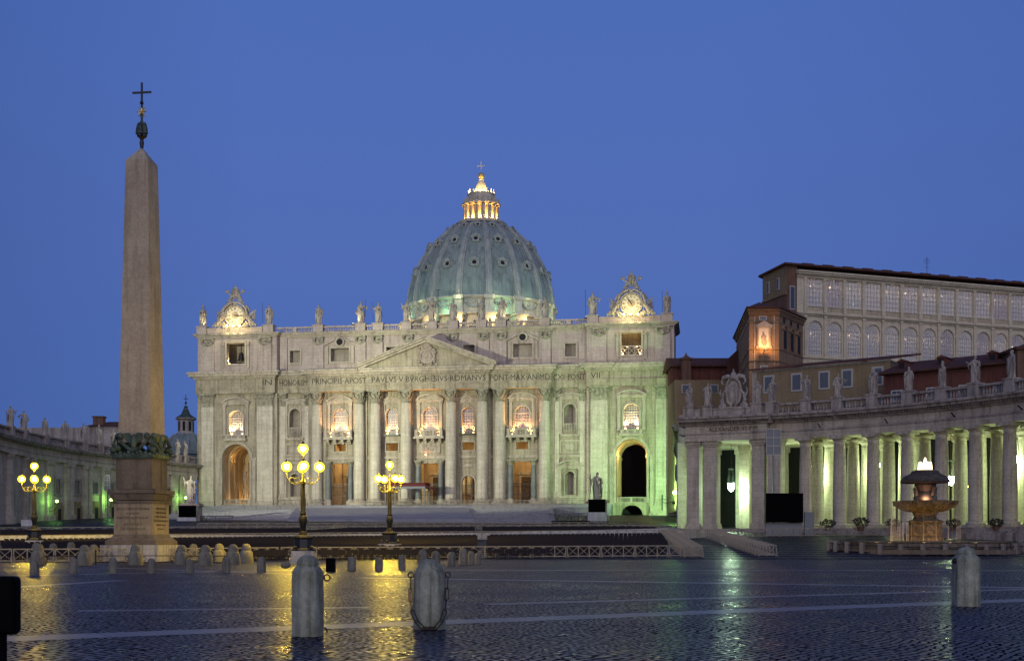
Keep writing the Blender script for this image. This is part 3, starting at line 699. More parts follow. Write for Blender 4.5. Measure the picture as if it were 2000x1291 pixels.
for sg in (-1, 1):
    c = sg * 33.2
    aedicule(frm, c, 1.35, 26.6, 34.7, 36.4, 0, False, 2.5, .6); archframe(frm, c, 1.36, 28.0, 33.6, 0, .3)
    frm.box(c - 2.2, c + 2.2, -.5, -.006, 26.1, 26.6)
    aedicule(frm, c, 1.1, 12.2, 18.6, 20.7, 0, True, 2.7, .9); archframe(frm, c, 1.1, 12.6, 18.0, 0, .25); frm.box(c - 3.1, c + 3.1, -.9, -.006, 11.8, 12.25)
    frm.box(c - 2.4, c + 2.4, -.3, -.004, 22.2, 22.6); frm.box(c - 2.4, c + 2.4, -.3, -.004, 24.9, 25.3); frm.box(c - 2.4, c - 2.0, -.3, -.004, 22.6, 24.9); frm.box(c + 2.0, c + 2.4, -.3, -.004, 22.6, 24.9)
    for q in range(2):
        half, z0, zc = ((1.1, 12.6, 18.0), (1.35, 28.0, 33.6))[q]; zs = zc - half
        mb = MB(); mb.lathe([(half, 0), (half, zs - z0)] + [(half * math.cos(t * PI / 16), zs - z0 + half * math.sin(t * PI / 16)) for t in range(1, 8)] + [(.05, zc - z0)], c, 1.0, z0, seg=16, a0=0, a1=PI - 1e-4)
        mb.box(c - half, c + half, 0.02, 2.2, z0 - .2, z0 - .002)
        mb.build('niche', M['recess'], bas, True)
    mb = MB(); mb.box(c - 1.7, c + 1.7, -.5, -.2, 28.9, 29.1)
    for i in range(9): mb.box(c - 1.6 + i * .38, c - 1.42 + i * .38, -.42, -.26, 27.0, 28.9)
    mb.build('niche_balustrade', M['trav_trim'], bas)
    mb = MB(); mb.ball((c, -.1, 23.75), 1.1, 14, 8, 1.3, .2, .8); mb.build('relief_panel', M['trav_trim'], bas, True)
    c = sg * 47.5
    aedicule(frm, c, 1.75, 27.2, 34.6, 36.5, -1.4, True, 3.2, .8); archframe(frm, c, 1.75, 27.5, 33.3, -1.4, .4)
    archframe(frm, c, 3.5, 10.6, 25.2, -1.4, .7, .3)
    muntin_window(c, 1.73, 27.5, 33.28, -.1, 6, 10); uplights(c, 1.4, 27.6, -.75, 900, (1, .72, .38))
    balcony(c, 2.5, 25.9, 27.4, -1.4, .9, False)
    for sd in (-1, 1): frm.box(*sorted((c + sd * 3.55, c + sd * 5.2)), -1.75, -1.405, 21.3, 21.9); frm.box(*sorted((c + sd * 3.95, c + sd * 5.0)), -1.7, -1.405, 9.9, 21.3)
    # passage behind the great arch
    mb = MB(); mb.box(*sorted((c - 3.55, c - 4.4)), .602, 13.5, 10.4, 26.4); mb.box(*sorted((c + 3.55, c + 4.4)), .602, 13.5, 10.4, 26.4)
    mb.box(c - 3.55, c + 3.55, .602, 13.5, 10.3, 10.6)
    for i in range(16):
        t0, t1 = PI * i / 16, PI * (i + 1) / 16
        mb.prism_y([(c + 3.55 * math.cos(t0), 21.7 + 3.55 * math.sin(t0)), (c + 4.2 * math.cos(t0), 21.7 + 4.2 * math.sin(t0)), (c + 4.2 * math.cos(t1), 21.7 + 4.2 * math.sin(t1)), (c + 3.55 * math.cos(t1), 21.7 + 3.55 * math.sin(t1))], .603, 13.4)
    for y in (2.5, 5.5, 8.5, 11.5):
        archring(mb, c, 21.7, 3.2, 3.56, y, y + .7, 16)
        for sd in (-1, 1): mb.box(*sorted((c + sd * 3.56, c + sd * 3.2)), y, y + .7, 10.6, 21.2); mb.box(*sorted((c + sd * 3.56, c + sd * 3.0)), y - .15, y + .85, 21.2, 21.7)
    mb.build('arch_passage', M['interior'], bas)
    mb = MB(); mb.box(c - 3.5, c + 3.5, -1.0, -.7, 11.75, 11.95); mb.box(c - 3.5, c + 3.5, -1.0, -.7, 10.6, 10.8)
    for i in range(3): mb.box(c - 3.4 + i * 3.1, c - 2.9 + i * 3.1, -.99, -.71, 10.8, 11.75)
    for i in range(24): mb.box(c - 3.3 + i * .28, c - 3.2 + i * .28, -.9, -.8, 10.8, 11.75)
    mb.build('arch_parapet', M['trav_trim'], bas)
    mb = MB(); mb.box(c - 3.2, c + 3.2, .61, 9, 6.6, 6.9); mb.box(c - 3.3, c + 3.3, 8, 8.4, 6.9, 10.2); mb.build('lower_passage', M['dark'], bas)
build_split(frm, 'window_surround', M['trav_trim'], bas, lambda c: (nearest([0, 9.2, -9.2, 22.0, -22.0, 33.2, -33.2, 47.5, -47.5], c.x), c.z > 26, 21.5 < c.z <= 26))
# left passage: end wall with relief panels, right passage opens on a dark court
mb = MB()
for s0, s1 in ((-51.05, -49.6), (-45.4, -43.95)): mb.box(s0, s1, 12, 13, 10.6, 21.6)
mb.box(-49.6, -45.4, 12.4, 13, 10.6, 21.6); mb.box(-51.05, -43.95, 12.2, 13, 21.6, 25.3)
mb.build('passage_end_wall', M['interior'], bas)
mb = MB()
for z in (11.5, 15.8):
    for sd in (-1, 1): mb.box(-47.5 + sd * 2.9 - .45, -47.5 + sd * 2.9 + .45, 11.7, 11.998, z, z + 3.6)
for y in (3.6, 6.6, 9.6):
    for z in (11.5, 15.8): mb.box(-44.2, -43.96, y, y + 1.6, z, z + 3.6)
build_split(mb, 'relief_panel', M['relief'], bas, lambda c: (round(c.x), round(c.y), round(c.z)))
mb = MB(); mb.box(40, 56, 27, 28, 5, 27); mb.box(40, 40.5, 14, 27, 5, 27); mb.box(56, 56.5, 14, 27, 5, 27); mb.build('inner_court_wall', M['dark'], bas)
for s, y, z, e in ((-45.0, 4.2, 22.0, 260), (-49.9, 4.2, 22.0, 200), (-44.9, 9, 12, 420), (-49.6, 9.8, 12, 320), (-49.8, 2.0, 12, 90)): plight((s, y, z), e * .55, (1, .60, .22), .15, bas, 'passage_light')
for s, y, z, e in ((44.6, 1.6, 21.9, 330), (50.4, 1.6, 21.9, 330), (50.5, 3.7, 13, 160), (50.5, 3.7, 17.5, 160)): plight((s, y, z), e, (1, .55, .15), .15, bas, 'passage_light')
# portico behind the front: floor, back wall with doors, vault, warm light
mb = MB(); mb.box(-31, 31, 1.002, 13, 10.1, 10.3); mb.box(-31.5, -31, 1.002, 13, 10.1, 26.6); mb.box(31, 31.5, 1.002, 13, 10.1, 26.6); mb.box(-31, 31, 1.002, 13, 26, 26.5)
mb.box(-31, 31, 12.5, 13, 10.3, 26)
for s in (-26, -17.2, -13, -5.2, 5.2, 13, 17.2, 26): mb.box(s - .9, s + .9, 11.6, 12.498, 10.3, 22); mb.box(s - 1.1, s + 1.1, 11.4, 12.497, 22, 22.7)
mb.box(-31, 31, 11.7, 12.496, 22.7, 23.3)
for s in (-26, -17.2, -13, -5.2, 5.2, 13, 17.2, 26):
    mb.m = Matrix.Translation((s, 0, 0)); 
    for i in range(10):
        t0, t1 = PI * i / 10, PI * (i + 1) / 10
        mb.add([(x, 6.8 + r * math.cos(t), 22.4 + .6 * r * math.sin(t)) for x in (-.6, .6) for r in (5.0, 5.6) for t in (t0, t1)], [(0, 1, 3, 2), (4, 6, 7, 5), (0, 4, 5, 1), (2, 3, 7, 6)])
    mb.m = None
mb.build('portico', M['interior'], bas)
for c in (0, 22, -22, 9.2, -9.2):
    mb = MB(); half = 2.0 if abs(c) != 9.2 else 1.3; mb.box(c - half, c + half, 12.1, 12.45, 10.3, 17.5); mb.box(c - .05, c + .05, 12.0, 12.1, 10.3, 17.5)
    for i in range(5): mb.box(c - half + .2, c - .2, 12.02, 12.1, 10.8 + i * 1.35, 11.9 + i * 1.35); mb.box(c + .2, c + half - .2, 12.02, 12.1, 10.8 + i * 1.35, 11.9 + i * 1.35)
    d = mb.build('door', M['door'], bas)
    mb = MB(); mb.box(c - half - .5, c - half, 11.9, 12.49, 10.3, 18.0); mb.box(c + half, c + half + .5, 11.9, 12.49, 10.3, 18.0); mb.box(c - half, c + half, 11.9, 12.49, 17.5, 18.0); mb.box(c - half - .7, c + half + .7, 11.6, 12.488, 18.0, 18.6)
    mb.build('door_frame', M['trav_trim'], d)
for s, e in ((-25, 500), (-18.5, 360), (-9.2, 380), (0, 420), (9.2, 380), (18.5, 300), (25.5, 440)): plight((s, 7, 21.0), e * 1.7, (1, .66, .30), .25, bas, 'portico_light')
# screen columns and gates of the portico openings
for c in (0, 22, -22):
    for sd in (-1, 1):
        mb = MB(); x = c + sd * 2.75
        mb.lathe([(.62, 1.45), (.62, 5), (.52, 9.2)], x, -.65, 10.3, seg=16)
        p = mb.build('portal_column', M['granite_col'], bas, True)
        mb = MB(); mb.box(x - .85, x + .85, -1.5, -.503, 10.3, 11.3); mb.lathe([(.82, 1.0), (.85, 1.15), (.7, 1.3), (.64, 1.45)], x, -.65, 10.3, seg=14); mb.build('column_base', M['trav_trim'], p)
        mb = MB(); mb.lathe([(.5, 9.2), (.6, 9.4), (.62, 9.7), (.9, 10.2), (.78, 10.3)], x, -.65, 10.3, seg=8, rot=PI / 8)
        leafring(mb, x, -.65, 19.55, .52, 8, .6, .3, .35); mb.box(x - .85, x + .85, -1.4, -.004, 20.6, 20.85); mb.build('capital', M['capital'], p)
for c, half, h in ((0, 2.1, 5), (22, 2.1, 5), (-22, 2.1, 5), (9.2, 1.5, 4.6), (-9.2, 1.5, 4.6)):
    mb = MB(); mb.box(c - half, c + half, .3, .38, 10.4, 10.5); mb.box(c - half, c + half, .3, .38, 10.3 + h, 10.42 + h); mb.box(c - half, c + half, .3, .38, 12.7, 12.8)
    n = int(half * 2 / .3)
    for i in range(n + 1): x = c - half + 2 * half * i / n; mb.box(x - .025, x + .025, .315, .365, 10.3, 10.3 + h)
    for i in range(n): mb.tube([(c - half + 2 * half * (i + .5) / n + .12 * math.cos(t), .34, 14.6 + .12 * math.sin(t)) for t in [k * PI / 3 for k in range(7)]], .02, 4)
    mb.build('gate', M['iron'], bas)
# relief under the middle balcony, panels round the mezzanine windows
mb = MB(); mb.box(-2.5, 2.5, -.25, -.004, 22.6, 25.1); mb.build('relief_frame', M['trav_trim'], bas)
mb = MB()
for i in range(34): mb.ball((random.uniform(-1.7, 1.7), -.3, random.uniform(23.1, 24.7)), random.uniform(.15, .32), 7, 5, 1, .6, 1)
mb.build('figure_relief', M['relief'], bas, True)
mb = MB(); mb.box(-1.0, -.7, -.9, -.7, 22.1, 22.3); mb.build('uplight', M['bulb'], bas); plight((-.8, -.95, 22.6), 30, (1, .38, .16), .1, bas, 'uplight_glow')
mb = MB()
for c in (9.2, -9.2, 22, -22):
    for a, b, z0, z1 in ((-1.75, -1.45, 22.95, 25.35), (1.45, 1.75, 22.95, 25.35), (-1.45, 1.45, 22.9, 23.2), (-1.45, 1.45, 25.1, 25.4)): mb.box(c + a, c + b, -.2, -.004, z0, z1)
for c in (9.2, -9.2): mb.ball((c, -.05, 19.6), .9, 12, 8, 1.3, .25, .55); mb.box(c - 1.7, c + 1.7, -.15, -.003, 18.5, 18.7); mb.box(c - 1.7, c + 1.7, -.15, -.003, 20.6, 20.8)
for c in (9.2, -9.2): archframe(mb, c, 1.55, 10.3, 17.2, 0, .4, .25)
build_split(mb, 'panel_moulding', M['trav_trim'], bas, lambda c: (nearest([0, 9.2, -9.2, 22.0, -22.0, 33.2, -33.2, 47.5, -47.5], c.x), c.z > 22, c.z > 18.3))
# bell rooms behind the end attic windows
for sg in (-1, 1):
    c = sg * 47.5; mb = MB()
    mb.box(c - 4, c + 4, 5, 5.3, 43, 51); mb.box(c - 4.3, c - 4, -.39, 5, 43, 51); mb.box(c + 4, c + 4.3, -.39, 5, 43, 51); mb.box(c - 4, c + 4, -.39, 5, 43.6, 44.0)
    mb.build('bell_room', M['recess'] if sg < 0 else M['interior'], bas)
mb = MB(); mb.lathe([(.02, 1.9), (.35, 1.9), (.55, 1.6), (.62, 1.0), (.8, .4), (1.05, 0), (.95, 0), (.7, .4)], -47.1, .8, 45.6, seg=20); mb.tube([(-47.1, .8, 47.4), (-47.1, .8, 49.8)], .12); mb.box(-49.6, -45.4, .6, 1, 49.1, 49.35)
mb.build('bell', M['iron'], bas, True)
mb = MB()
for a, b in ((-2.2, -.75), (.75, 2.2)): mb.beam((47.5 + a, -.9, 44.6), (47.5 + b, -.9, 46.4), .12); mb.beam((47.5 + a, -.9, 46.4), (47.5 + b, -.9, 44.6), .12)
mb.beam((46.75, -.9, 44.6), (48.25, -.9, 46.4), .12); mb.beam((46.75, -.9, 46.4), (48.25, -.9, 44.6), .12)
for x in (-2.2, -.75, .75, 2.2): mb.box(47.5 + x - .07, 47.5 + x + .07, -.97, -.83, 44.5, 46.45)
mb.box(45.3, 49.7, -.98, -.82, 46.4, 46.6); mb.build('railing', M['winframe'], bas)
uplights(-47.5, 2.0, 44.5, -.7, 260, (1, .75, .35), 1); uplights(47.5, 2.0, 44.5, -1.1, 110, (1, .75, .35)); uplights(47.5, 1.1, 46.7, 1.5, 70, (1, .75, .35))
# nave block behind the front
mb = MB(); mb.box(-29, 29, 14.2, 120, 8, 47); mb.box(-55.8, 55.8, 13.7, 14.1, 27, 50); mb.box(-55.5, 55.5, 2.2, 13.6, 50.6, 51.2)
mb.build('nave_roof_block', M['recess'], bas)

# ------------------------------------------------------------------ DOME (a part of the basilica, its own sub-parts)
DX, DY = (940 - 1000) / F * 430, 430.0
Minv = Matrix.Rotation(TH, 4, 'Z') @ Matrix.Translation((-XC, -ZC, 0))
dl = Minv @ Vector((DX, DY, 0)); dl.z = 0
prof = [(25.45, 83.1), (25.4, 85.2), (25.2, 87.2), (24.6, 89.8), (23.6, 93.2), (22.3, 96.4), (20.5, 99.8), (18.2, 103.2), (15.6, 106.2), (12.7, 108.9), (10.0, 110.7), (7.6, 111.9)]
def pr(z):
    for (r0, z0), (r1, z1) in zip(prof, prof[1:]):
        if z0 <= z <= z1: return r0 + (r1 - r0) * (z - z0) / (z1 - z0)
    return prof[-1][0]
mb = MB(); mb.lathe(prof, seg=96); dome = mb.build('dome', M['lead'], bas, True, tuple(dl))
mb = MB(); mb.lathe([(24.2, 60), (24.2, 76.6), (25.6, 77.0), (25.6, 77.5), (24.9, 77.7), (24.9, 81.9), (25.6, 82.2), (26.1, 82.6), (26.1, 82.95), (25.3, 83.15)], seg=96)
mb.build('drum', M['trav_col'], dome, True)
rot0 = TH * 0 - PI / 2 + R(7.2)   # a rib stands a little right of the line to the square
for k in range(16):
    a = rot0 + R(22.5) * k + TH
    ca, sa = math.cos(a), math.sin(a); mb = MB(); vs = []
    for r, z in prof:
        hw = .55 + .55 * (r / 25)
        for q, dr in ((-hw, -.1), (-hw, .35), (-hw * .55, .38), (-hw * .5, .7), (hw * .5, .7), (hw * .55, .38), (hw, .35), (hw, -.1)):
            rr = r + dr * .9; vs.append((rr * ca - q * sa, rr * sa + q * ca, z + dr * .35))
    nn = 8; mb.add(vs, [(j * nn + i, j * nn + i + 1, (j + 1) * nn + i + 1, (j + 1) * nn + i) for j in range(len(prof) - 1) for i in range(nn - 1)])
    mb.build('rib', M['rib'], dome)
    mb = MB()   # buttress with a pair of columns and its own entablature
    mb.m = Matrix.Rotation(a, 4, 'Z')
    mb.box(24.3, 28.2, -1.5, 1.5, 60, 62.5)
    for q in (-1.05, 1.05): mb.lathe([(.72, 0), (.72, 5), (.62, 11.4), (.95, 12.4)], 27.3, q, 62.5, seg=12)
    mb.box(24.3, 26.2, -1.0, 1.0, 62.5, 74.9); mb.box(24.3, 28.3, -1.9, 1.9, 74.9, 76.4); mb.box(24.3, 28.9, -2.4, 2.4, 76.4, 77.0)
    mb.box(24.8, 26.1, -1.4, 1.4, 77.5, 81.8); mb.box(24.8, 26.7, -1.7, 1.7, 81.8, 83.05)
    mb.lathe([(.4, 0), (.5, .3), (.15, .6), (.35, 1.3), (.1, 2.1)], 26.0, 0, 83.05, seg=8)
    mb.build('buttress', M['trav_col'], dome)
    a2 = a + R(11.25); mb = MB(); dk = MB()
    for z, sc in ((94.0, 1.25), (103.0, 1.2), (109.4, .85)):
        r = pr(z); slope = math.atan2(pr(z - 1) - pr(z + 1), 2)
        mt = Matrix.Rotation(a2, 4, 'Z') @ Matrix.Translation((r + .1, 0, z)) @ Matrix.Rotation(-slope * .45, 4, 'Y') @ Matrix.Rotation(R(90), 4, 'Z') @ Matrix.Scale(sc, 4)
        mb.m = mt; dk.m = mt
        archring(mb, 0, 0, .62, 1.0, -.75, .4, 12, 0, 2 * PI); mb.box(-1.05, 1.05, -.85, .6, -.95, -.7)
        if z < 100: mb.prism_y([(-1.5, .75), (1.5, .75), (0, 1.5)], -.9, 1.0); mb.box(-1.3, -1.02, -.7, .8, -.7, .75); mb.box(1.02, 1.3, -.7, .8, -.7, .75)
        else: archring(mb, 0, .1, 1.0, 1.35, -.9, 1.0, 10, 0, PI)
        dk.prism_y([(.64 * math.cos(t * PI / 6), .64 * math.sin(t * PI / 6)) for t in range(12)], -.45, .2)
    mb.m = None; build_split(mb, 'dormer', M['rib'], dome, lambda c: nearest([94, 103, 109.4], c.z)); dk.m = None; build_split(dk, 'dormer_opening', M['dark'], dome, lambda c: nearest([94, 103, 109.4], c.z))
    mb = MB(); mb.m = Matrix.Rotation(a2, 4, 'Z')   # swag on the drum attic and drum window
    for i in range(11):
        t = -1 + i / 5; mb.ball((25.1, t * 2.6, 80.8 - 1.6 * (1 - t * t)), .42, 7, 5)
    for t in (-1, 1): mb.ball((25.1, t * 2.7, 81.1), .6, 7, 5)
    mb.ball((25.1, 0, 81.0), .7, 8, 6, .5, 1, 1.1)
    mb.m = None; mb.build('swag', M['rib'], dome, True)
    mb = MB(); mb.m = Matrix.Rotation(a2, 4, 'Z'); mb.box(24.25, 24.6, -1.7, 1.7, 65, 73); mb.m = None; mb.build('drum_window', M['dark'], dome)
# lead seams on the cap
mb = MB()
for k in range(16 * 7):
    if k % 7 == 0: continue
    a = rot0 + TH + 2 * PI * k / 112
    mb.tube([((r + .05) * math.cos(a), (r + .05) * math.sin(a), z) for r, z in prof], .07, 4)
mb.build('lead_seams', M['rib'], dome)
# lantern
mb = MB(); mb.lathe([(7.6, 111.6), (8.9, 111.9), (9.1, 112.4), (8.4, 112.6), (8.4, 113.0), (4.2, 113.1), (4.1, 118.6), (6.3, 118.7), (6.8, 119.1), (6.8, 119.5), (5.2, 119.8), (4.6, 121.0), (4.6, 122.6), (4.9, 123.0), (3.0, 123.4)], seg=48)
mb.build('lantern_drum', M['trav_col'], dome)
mb = MB()
for k in range(16):
    a = 2 * PI * k / 16 + rot0 + TH
    for dr in (5.9,):
        for q in (-.42, .42): mb.lathe([(.3, 0), (.3, 3), (.26, 4.6), (.42, 5.2)], dr * math.cos(a) - q * math.sin(a), dr * math.sin(a) + q * math.cos(a), 113.1, seg=8)
    mb.m = Matrix.Rotation(a, 4, 'Z'); mb.box(4.1, 5.6, -.3, .3, 113.1, 118.3); mb.prism_y([(4.5, 119.8), (6.2, 119.6), (5.6, 120.8), (4.6, 122.3)], -.3, .3); mb.m = None
    mb.lathe([(.22, 0), (.3, .4), (.12, .8), (.25, 1.6), (.05, 2.4)], 6.1 * math.cos(a), 6.1 * math.sin(a), 119.5, seg=6)
    mb.lathe([(.2, 0), (.12, .6), (.22, 1.0), (.03, 1.8)], 4.5 * math.cos(a), 4.5 * math.sin(a), 122.9, seg=6)
build_split(mb, 'lantern_columns', M['trav_col'], dome, lambda c: round((math.atan2(c.y, c.x) - rot0 - TH) / (2 * PI / 16)) % 16)
mb = MB(); mb.lathe([(3.1, 123.0), (2.8, 123.6), (2.0, 125.2), (1.35, 126.9), (.85, 128.0), (.95, 128.3), (.6, 128.6)], seg=16); mb.build('lantern_spire', M['trav_col'], dome)
mb = MB(); mb.ball((0, 0, 129.6), 1.15, 18, 12); mb.build('orb', M['gold'], dome, True)
mb = MB(); mb.box(-.13, .13, -.13, .13, 130.6, 134.6); mb.box(-1.05, 1.05, -.13, .13, 133.0, 133.3); mb.m = None
for c in ((-1.1, 0, 133.15), (1.1, 0, 133.15), (0, 0, 134.75)): mb.ball(c, .24, 8, 6)
cx = mb.build('cross', M['whiteboard'], dome)
def dlight(a, r, z, e, col, rad=.3): return plight((r * math.cos(a), r * math.sin(a), z), e, col, rad, dome, 'dome_floodlight')
front = -PI / 2 + TH
for k in range(-4, 5):
    a = front + R(7.2) + R(22.5) * k
    dlight(a + R(8), 5.1, 113.6, 2700, (1, .46, .08), .15); dlight(a - R(8), 5.1, 113.6, 1900, (1, .50, .10), .15)
for k in range(5): dlight(front + R(-80 + 40 * k), 4.0, 123.9, 1100, (1, .68, .22), .15)
for d, e in ((-68, 3200), (-24, 3200), (18, 3200), (60, 1800)): dlight(front + R(d), 26.9, 78.2, e * .14, (.28, 1, .5))
for k in range(-4, 5):
    a = front + R(7.2) + R(22.5) * k
    dlight(a + R(3), 29.6, 74.2, 1100, (1, .72, .28)); 
for d in (-75, -50, -15, 12, 38, 65): dlight(front + R(d), 27.4, 82.2, 120, (.85, 1, .5)); dlight(front + R(d), 40, 80, 2200, (.78, 1, .86), .5)

# ================================================================== STATUES
def bake_remesh(mb, vox, name):
    me = mb.mesh('tmp'); o = D.objects.new('tmp', me); COL.objects.link(o)
    md = o.modifiers.new('r', 'REMESH'); md.mode = 'VOXEL'; md.voxel_size = vox
    sm = o.modifiers.new('s', 'SMOOTH'); sm.factor = .5; sm.iterations = 1
    bpy.context.view_layer.update()
    r = D.meshes.new_from_object(o.evaluated_get(bpy.context.evaluated_depsgraph_get())); D.objects.remove(o, do_unlink=True)
    r.name = name; r.polygons.foreach_set('use_smooth', [True] * len(r.polygons)); return r
def figure_mesh(seed, H, arms, cloak=1, lean=0, hood=False):
    """robed standing figure of height H, facing -y; arms = (left elbow, left hand, right elbow, right hand) in units of H"""
    rd = random.Random(seed); mb = MB(); ph = [rd.uniform(0, 6.28) for _ in range(6)]
    lv = [(0, .135, .115), (.04, .14, .12), (.15, .125, .105), (.3, .118, .095), (.42, .125, .1), (.52, .115, .092), (.6, .098, .08), (.68, .115, .082), (.76, .125, .08), (.81, .118, .068), (.835, .07, .05), (.85, .036, .036), (.88, .036, .036)]
    seg = 36; vs = []
    for z, rx, ry in lv:
        fold = .17 * max(0, 1 - z / .62) + .04
        cx = lean * math.sin(z * PI) * .06
        for i in range(seg):
            a = 2 * PI * i / seg; k = 1 + fold * (math.sin(7 * a + ph[0] + z * 3) * .6 + math.sin(11 * a + ph[1] - z * 5) * .5)
            vs.append(((cx + rx * k * math.cos(a)) * H, ry * k * math.sin(a) * H, z * H))
    fs = [(j * seg + i, j * seg + (i + 1) % seg, (j + 1) * seg + (i + 1) % seg, (j + 1) * seg + i) for j in range(len(lv) - 1) for i in range(seg)]
    fs += [tuple(range(seg))[::-1], tuple((len(lv) - 1) * seg + i for i in range(seg))]; mb.add(vs, fs)
    hx = lean * .0
    mb.ball((hx * H, -.012 * H, .925 * H), .05 * H, 14, 10, .86, 1.0, 1.32)
    mb.ball((hx * H, -.065 * H, .92 * H), .011 * H, 6, 4, 1, 1.2, 1.6)                      # nose
    mb.ball((hx * H, -.035 * H, .885 * H), .03 * H, 8, 6, 1, 1.1, 1.4)                     # beard
    mb.ball((hx * H, .018 * H, .94 * H), .052 * H, 10, 8, 1.08, 1, 1.15)                   # hair
    if hood: mb.lathe([(.055 * H, 0), (.06 * H, .03 * H), (.04 * H, .09 * H), (.01 * H, .14 * H)], 0, 0, .95 * H, seg=12)
    for sd, (el, ha) in ((-1, arms[:2]), (1, arms[2:])):
        s0 = Vector((sd * .105, 0, .79)); pts = [s0, s0.lerp(Vector(el), .5) + Vector((sd * .008, 0, 0)), Vector(el), Vector(el).lerp(Vector(ha), .55), Vector(ha)]
        mb.tube([p * H for p in pts], [.046 * H, .042 * H, .036 * H, .028 * H, .02 * H], 10)
        mb.ball(tuple(Vector(ha) * H), .024 * H, 8, 6, 1, 1.1, 1.3)
        mb.tube([(Vector(el) + Vector((0, 0, -.0))) * H, (Vector(el).lerp(Vector(ha), .5) + Vector((0, 0, -.07))) * H, (Vector(el) + Vector((sd * .01, 0, -.2))) * H], [.03 * H, .035 * H, .01 * H], 8)  # sleeve
    for j in range(4):  # mantle folds falling across the body
        x0 = (-.11 + .02 * j) * (1 if cloak > 0 else -1); x1 = (.10 - .015 * j) * (1 if cloak > 0 else -1); z1 = .5 - .09 * j
        mb.tube([Vector((x0, -.06, .79)) * H, Vector(((x0 + x1) / 2, -.115, .64 - .06 * j)) * H, Vector((x1, -.085, z1)) * H, Vector((x1 * 1.15, -.02, z1 - .2)) * H], [.018 * H, .024 * H, .024 * H, .012 * H], 7)
    c = 1 if cloak > 0 else -1
    for j in range(5): mb.tube([Vector((c * (.09 + .01 * j), .05 - .03 * j, .74)) * H, Vector((c * (.145 + .012 * (j % 2)), .05 - .035 * j, .4)) * H, Vector((c * (.13 + .02 * (j % 2)), .04 - .03 * j, .06 + .05 * (j % 3))) * H], [.02 * H, .024 * H, .014 * H], 7)
    for sd in (-1, 1): mb.ball((sd * .05 * H, -.12 * H, .015 * H), .035 * H, 8, 5, .8, 1.5, .6)
    return mb
ARMS = [((-.19, -.02, .62), (-.12, -.13, .60), (.18, 0, .61), (.20, -.09, .47)),
        ((-.20, -.03, .68), (-.30, -.09, .78), (.17, 0, .6), (.07, -.13, .56)),
        ((-.17, -.02, .6), (-.05, -.14, .64), (.19, -.02, .64), (.26, -.10, .74)),
        ((-.20, 0, .72), (-.27, -.05, .92), (.17, 0, .6), (.14, -.13, .50)),
        ((-.16, -.02, .6), (-.03, -.14, .58), (.16, -.02, .6), (.04, -.14, .62)),
        ((-.19, 0, .62), (-.23, -.10, .50), (.22, -.02, .72), (.36, -.08, .70))]
FM = {}
def fig(i, H, vox):
    k = (i, H)
    if k not in FM:
        me = bake_remesh(figure_mesh(i * 7 + 3, H, ARMS[i % 6], 1 if i % 2 else -1, (-1) ** i, i == 4), vox, 'statue'); me.materials.append(M['statue']); FM[k] = me
    return FM[k]
def statue(i, H, loc, rz, label, group, staff=None, sc=1.0, vox=.055, cross=False):
    o = D.objects.new('statue', fig(i, H, vox)); COL.objects.link(o); o.location = loc; o.rotation_euler = (0, 0, rz); o.scale = (sc,) * 3
    tag(o, label, 'statue', group)
    if staff:
        mb = MB(); x, y, z0, z1 = staff; mb.tube([(x, y, z0), (x * 1.04, y, z1 - .5)], .04, 6)
        if cross: mb.beam((x * 1.04 - .5, y, z1 - .7), (x * 1.04 + .5, y, z1 - .7), .1)
        mb.build('staff', M['rust'], o)
    return o
SG = 'statues standing along the top of the basilica facade'
desc = ['at far left end, beside the left clock', 'with long staff, just right of the left clock', 'alone above the left niche bay', 'strongly lit from its left side', 'with staff close to its brightly lit neighbour', 'raising one arm left of the dome', 'with cross, before the left part of the dome', 'with arm held up in front of the dome', 'dark in shade before the dome centre', 'with golden side light before the dome', 'in front of the right edge of the dome', 'pointing right, just left of the right clock', 'at far right end, beside the right clock']
names_i = [4, 0, 2, 5, 1, 3, 3, 1, 4, 2, 0, 5, 4]
for i, s in enumerate(STAT):
    p = fw(s, yb(s) + .6, 53.75)
    h = [.98, .95, .95, 1.05, .97, 1.0, 1.12, .98, .95, 1.05, 1.0, 1.05, .95][i]
    st = {0: (.5, -.5, 0, 5.6), 1: (-1.55, -.4, .3, 6.0), 3: (1.3, -.4, 1.5, 5.9), 4: (-1.25, -.5, .6, 5.6), 6: (1.5, -.4, 0, 7.2), 8: (-1.1, -.5, 1, 5.8), 11: (-1.6, -.3, 0, 6.2), 12: (-1.2, -.3, 0, 6.0)}.get(i)
    statue(names_i[i], 5.1, p, -TH + random.uniform(-.35, .35), 'stone apostle statue on facade balustrade ' + desc[i], SG, st, h, cross=(i == 6))
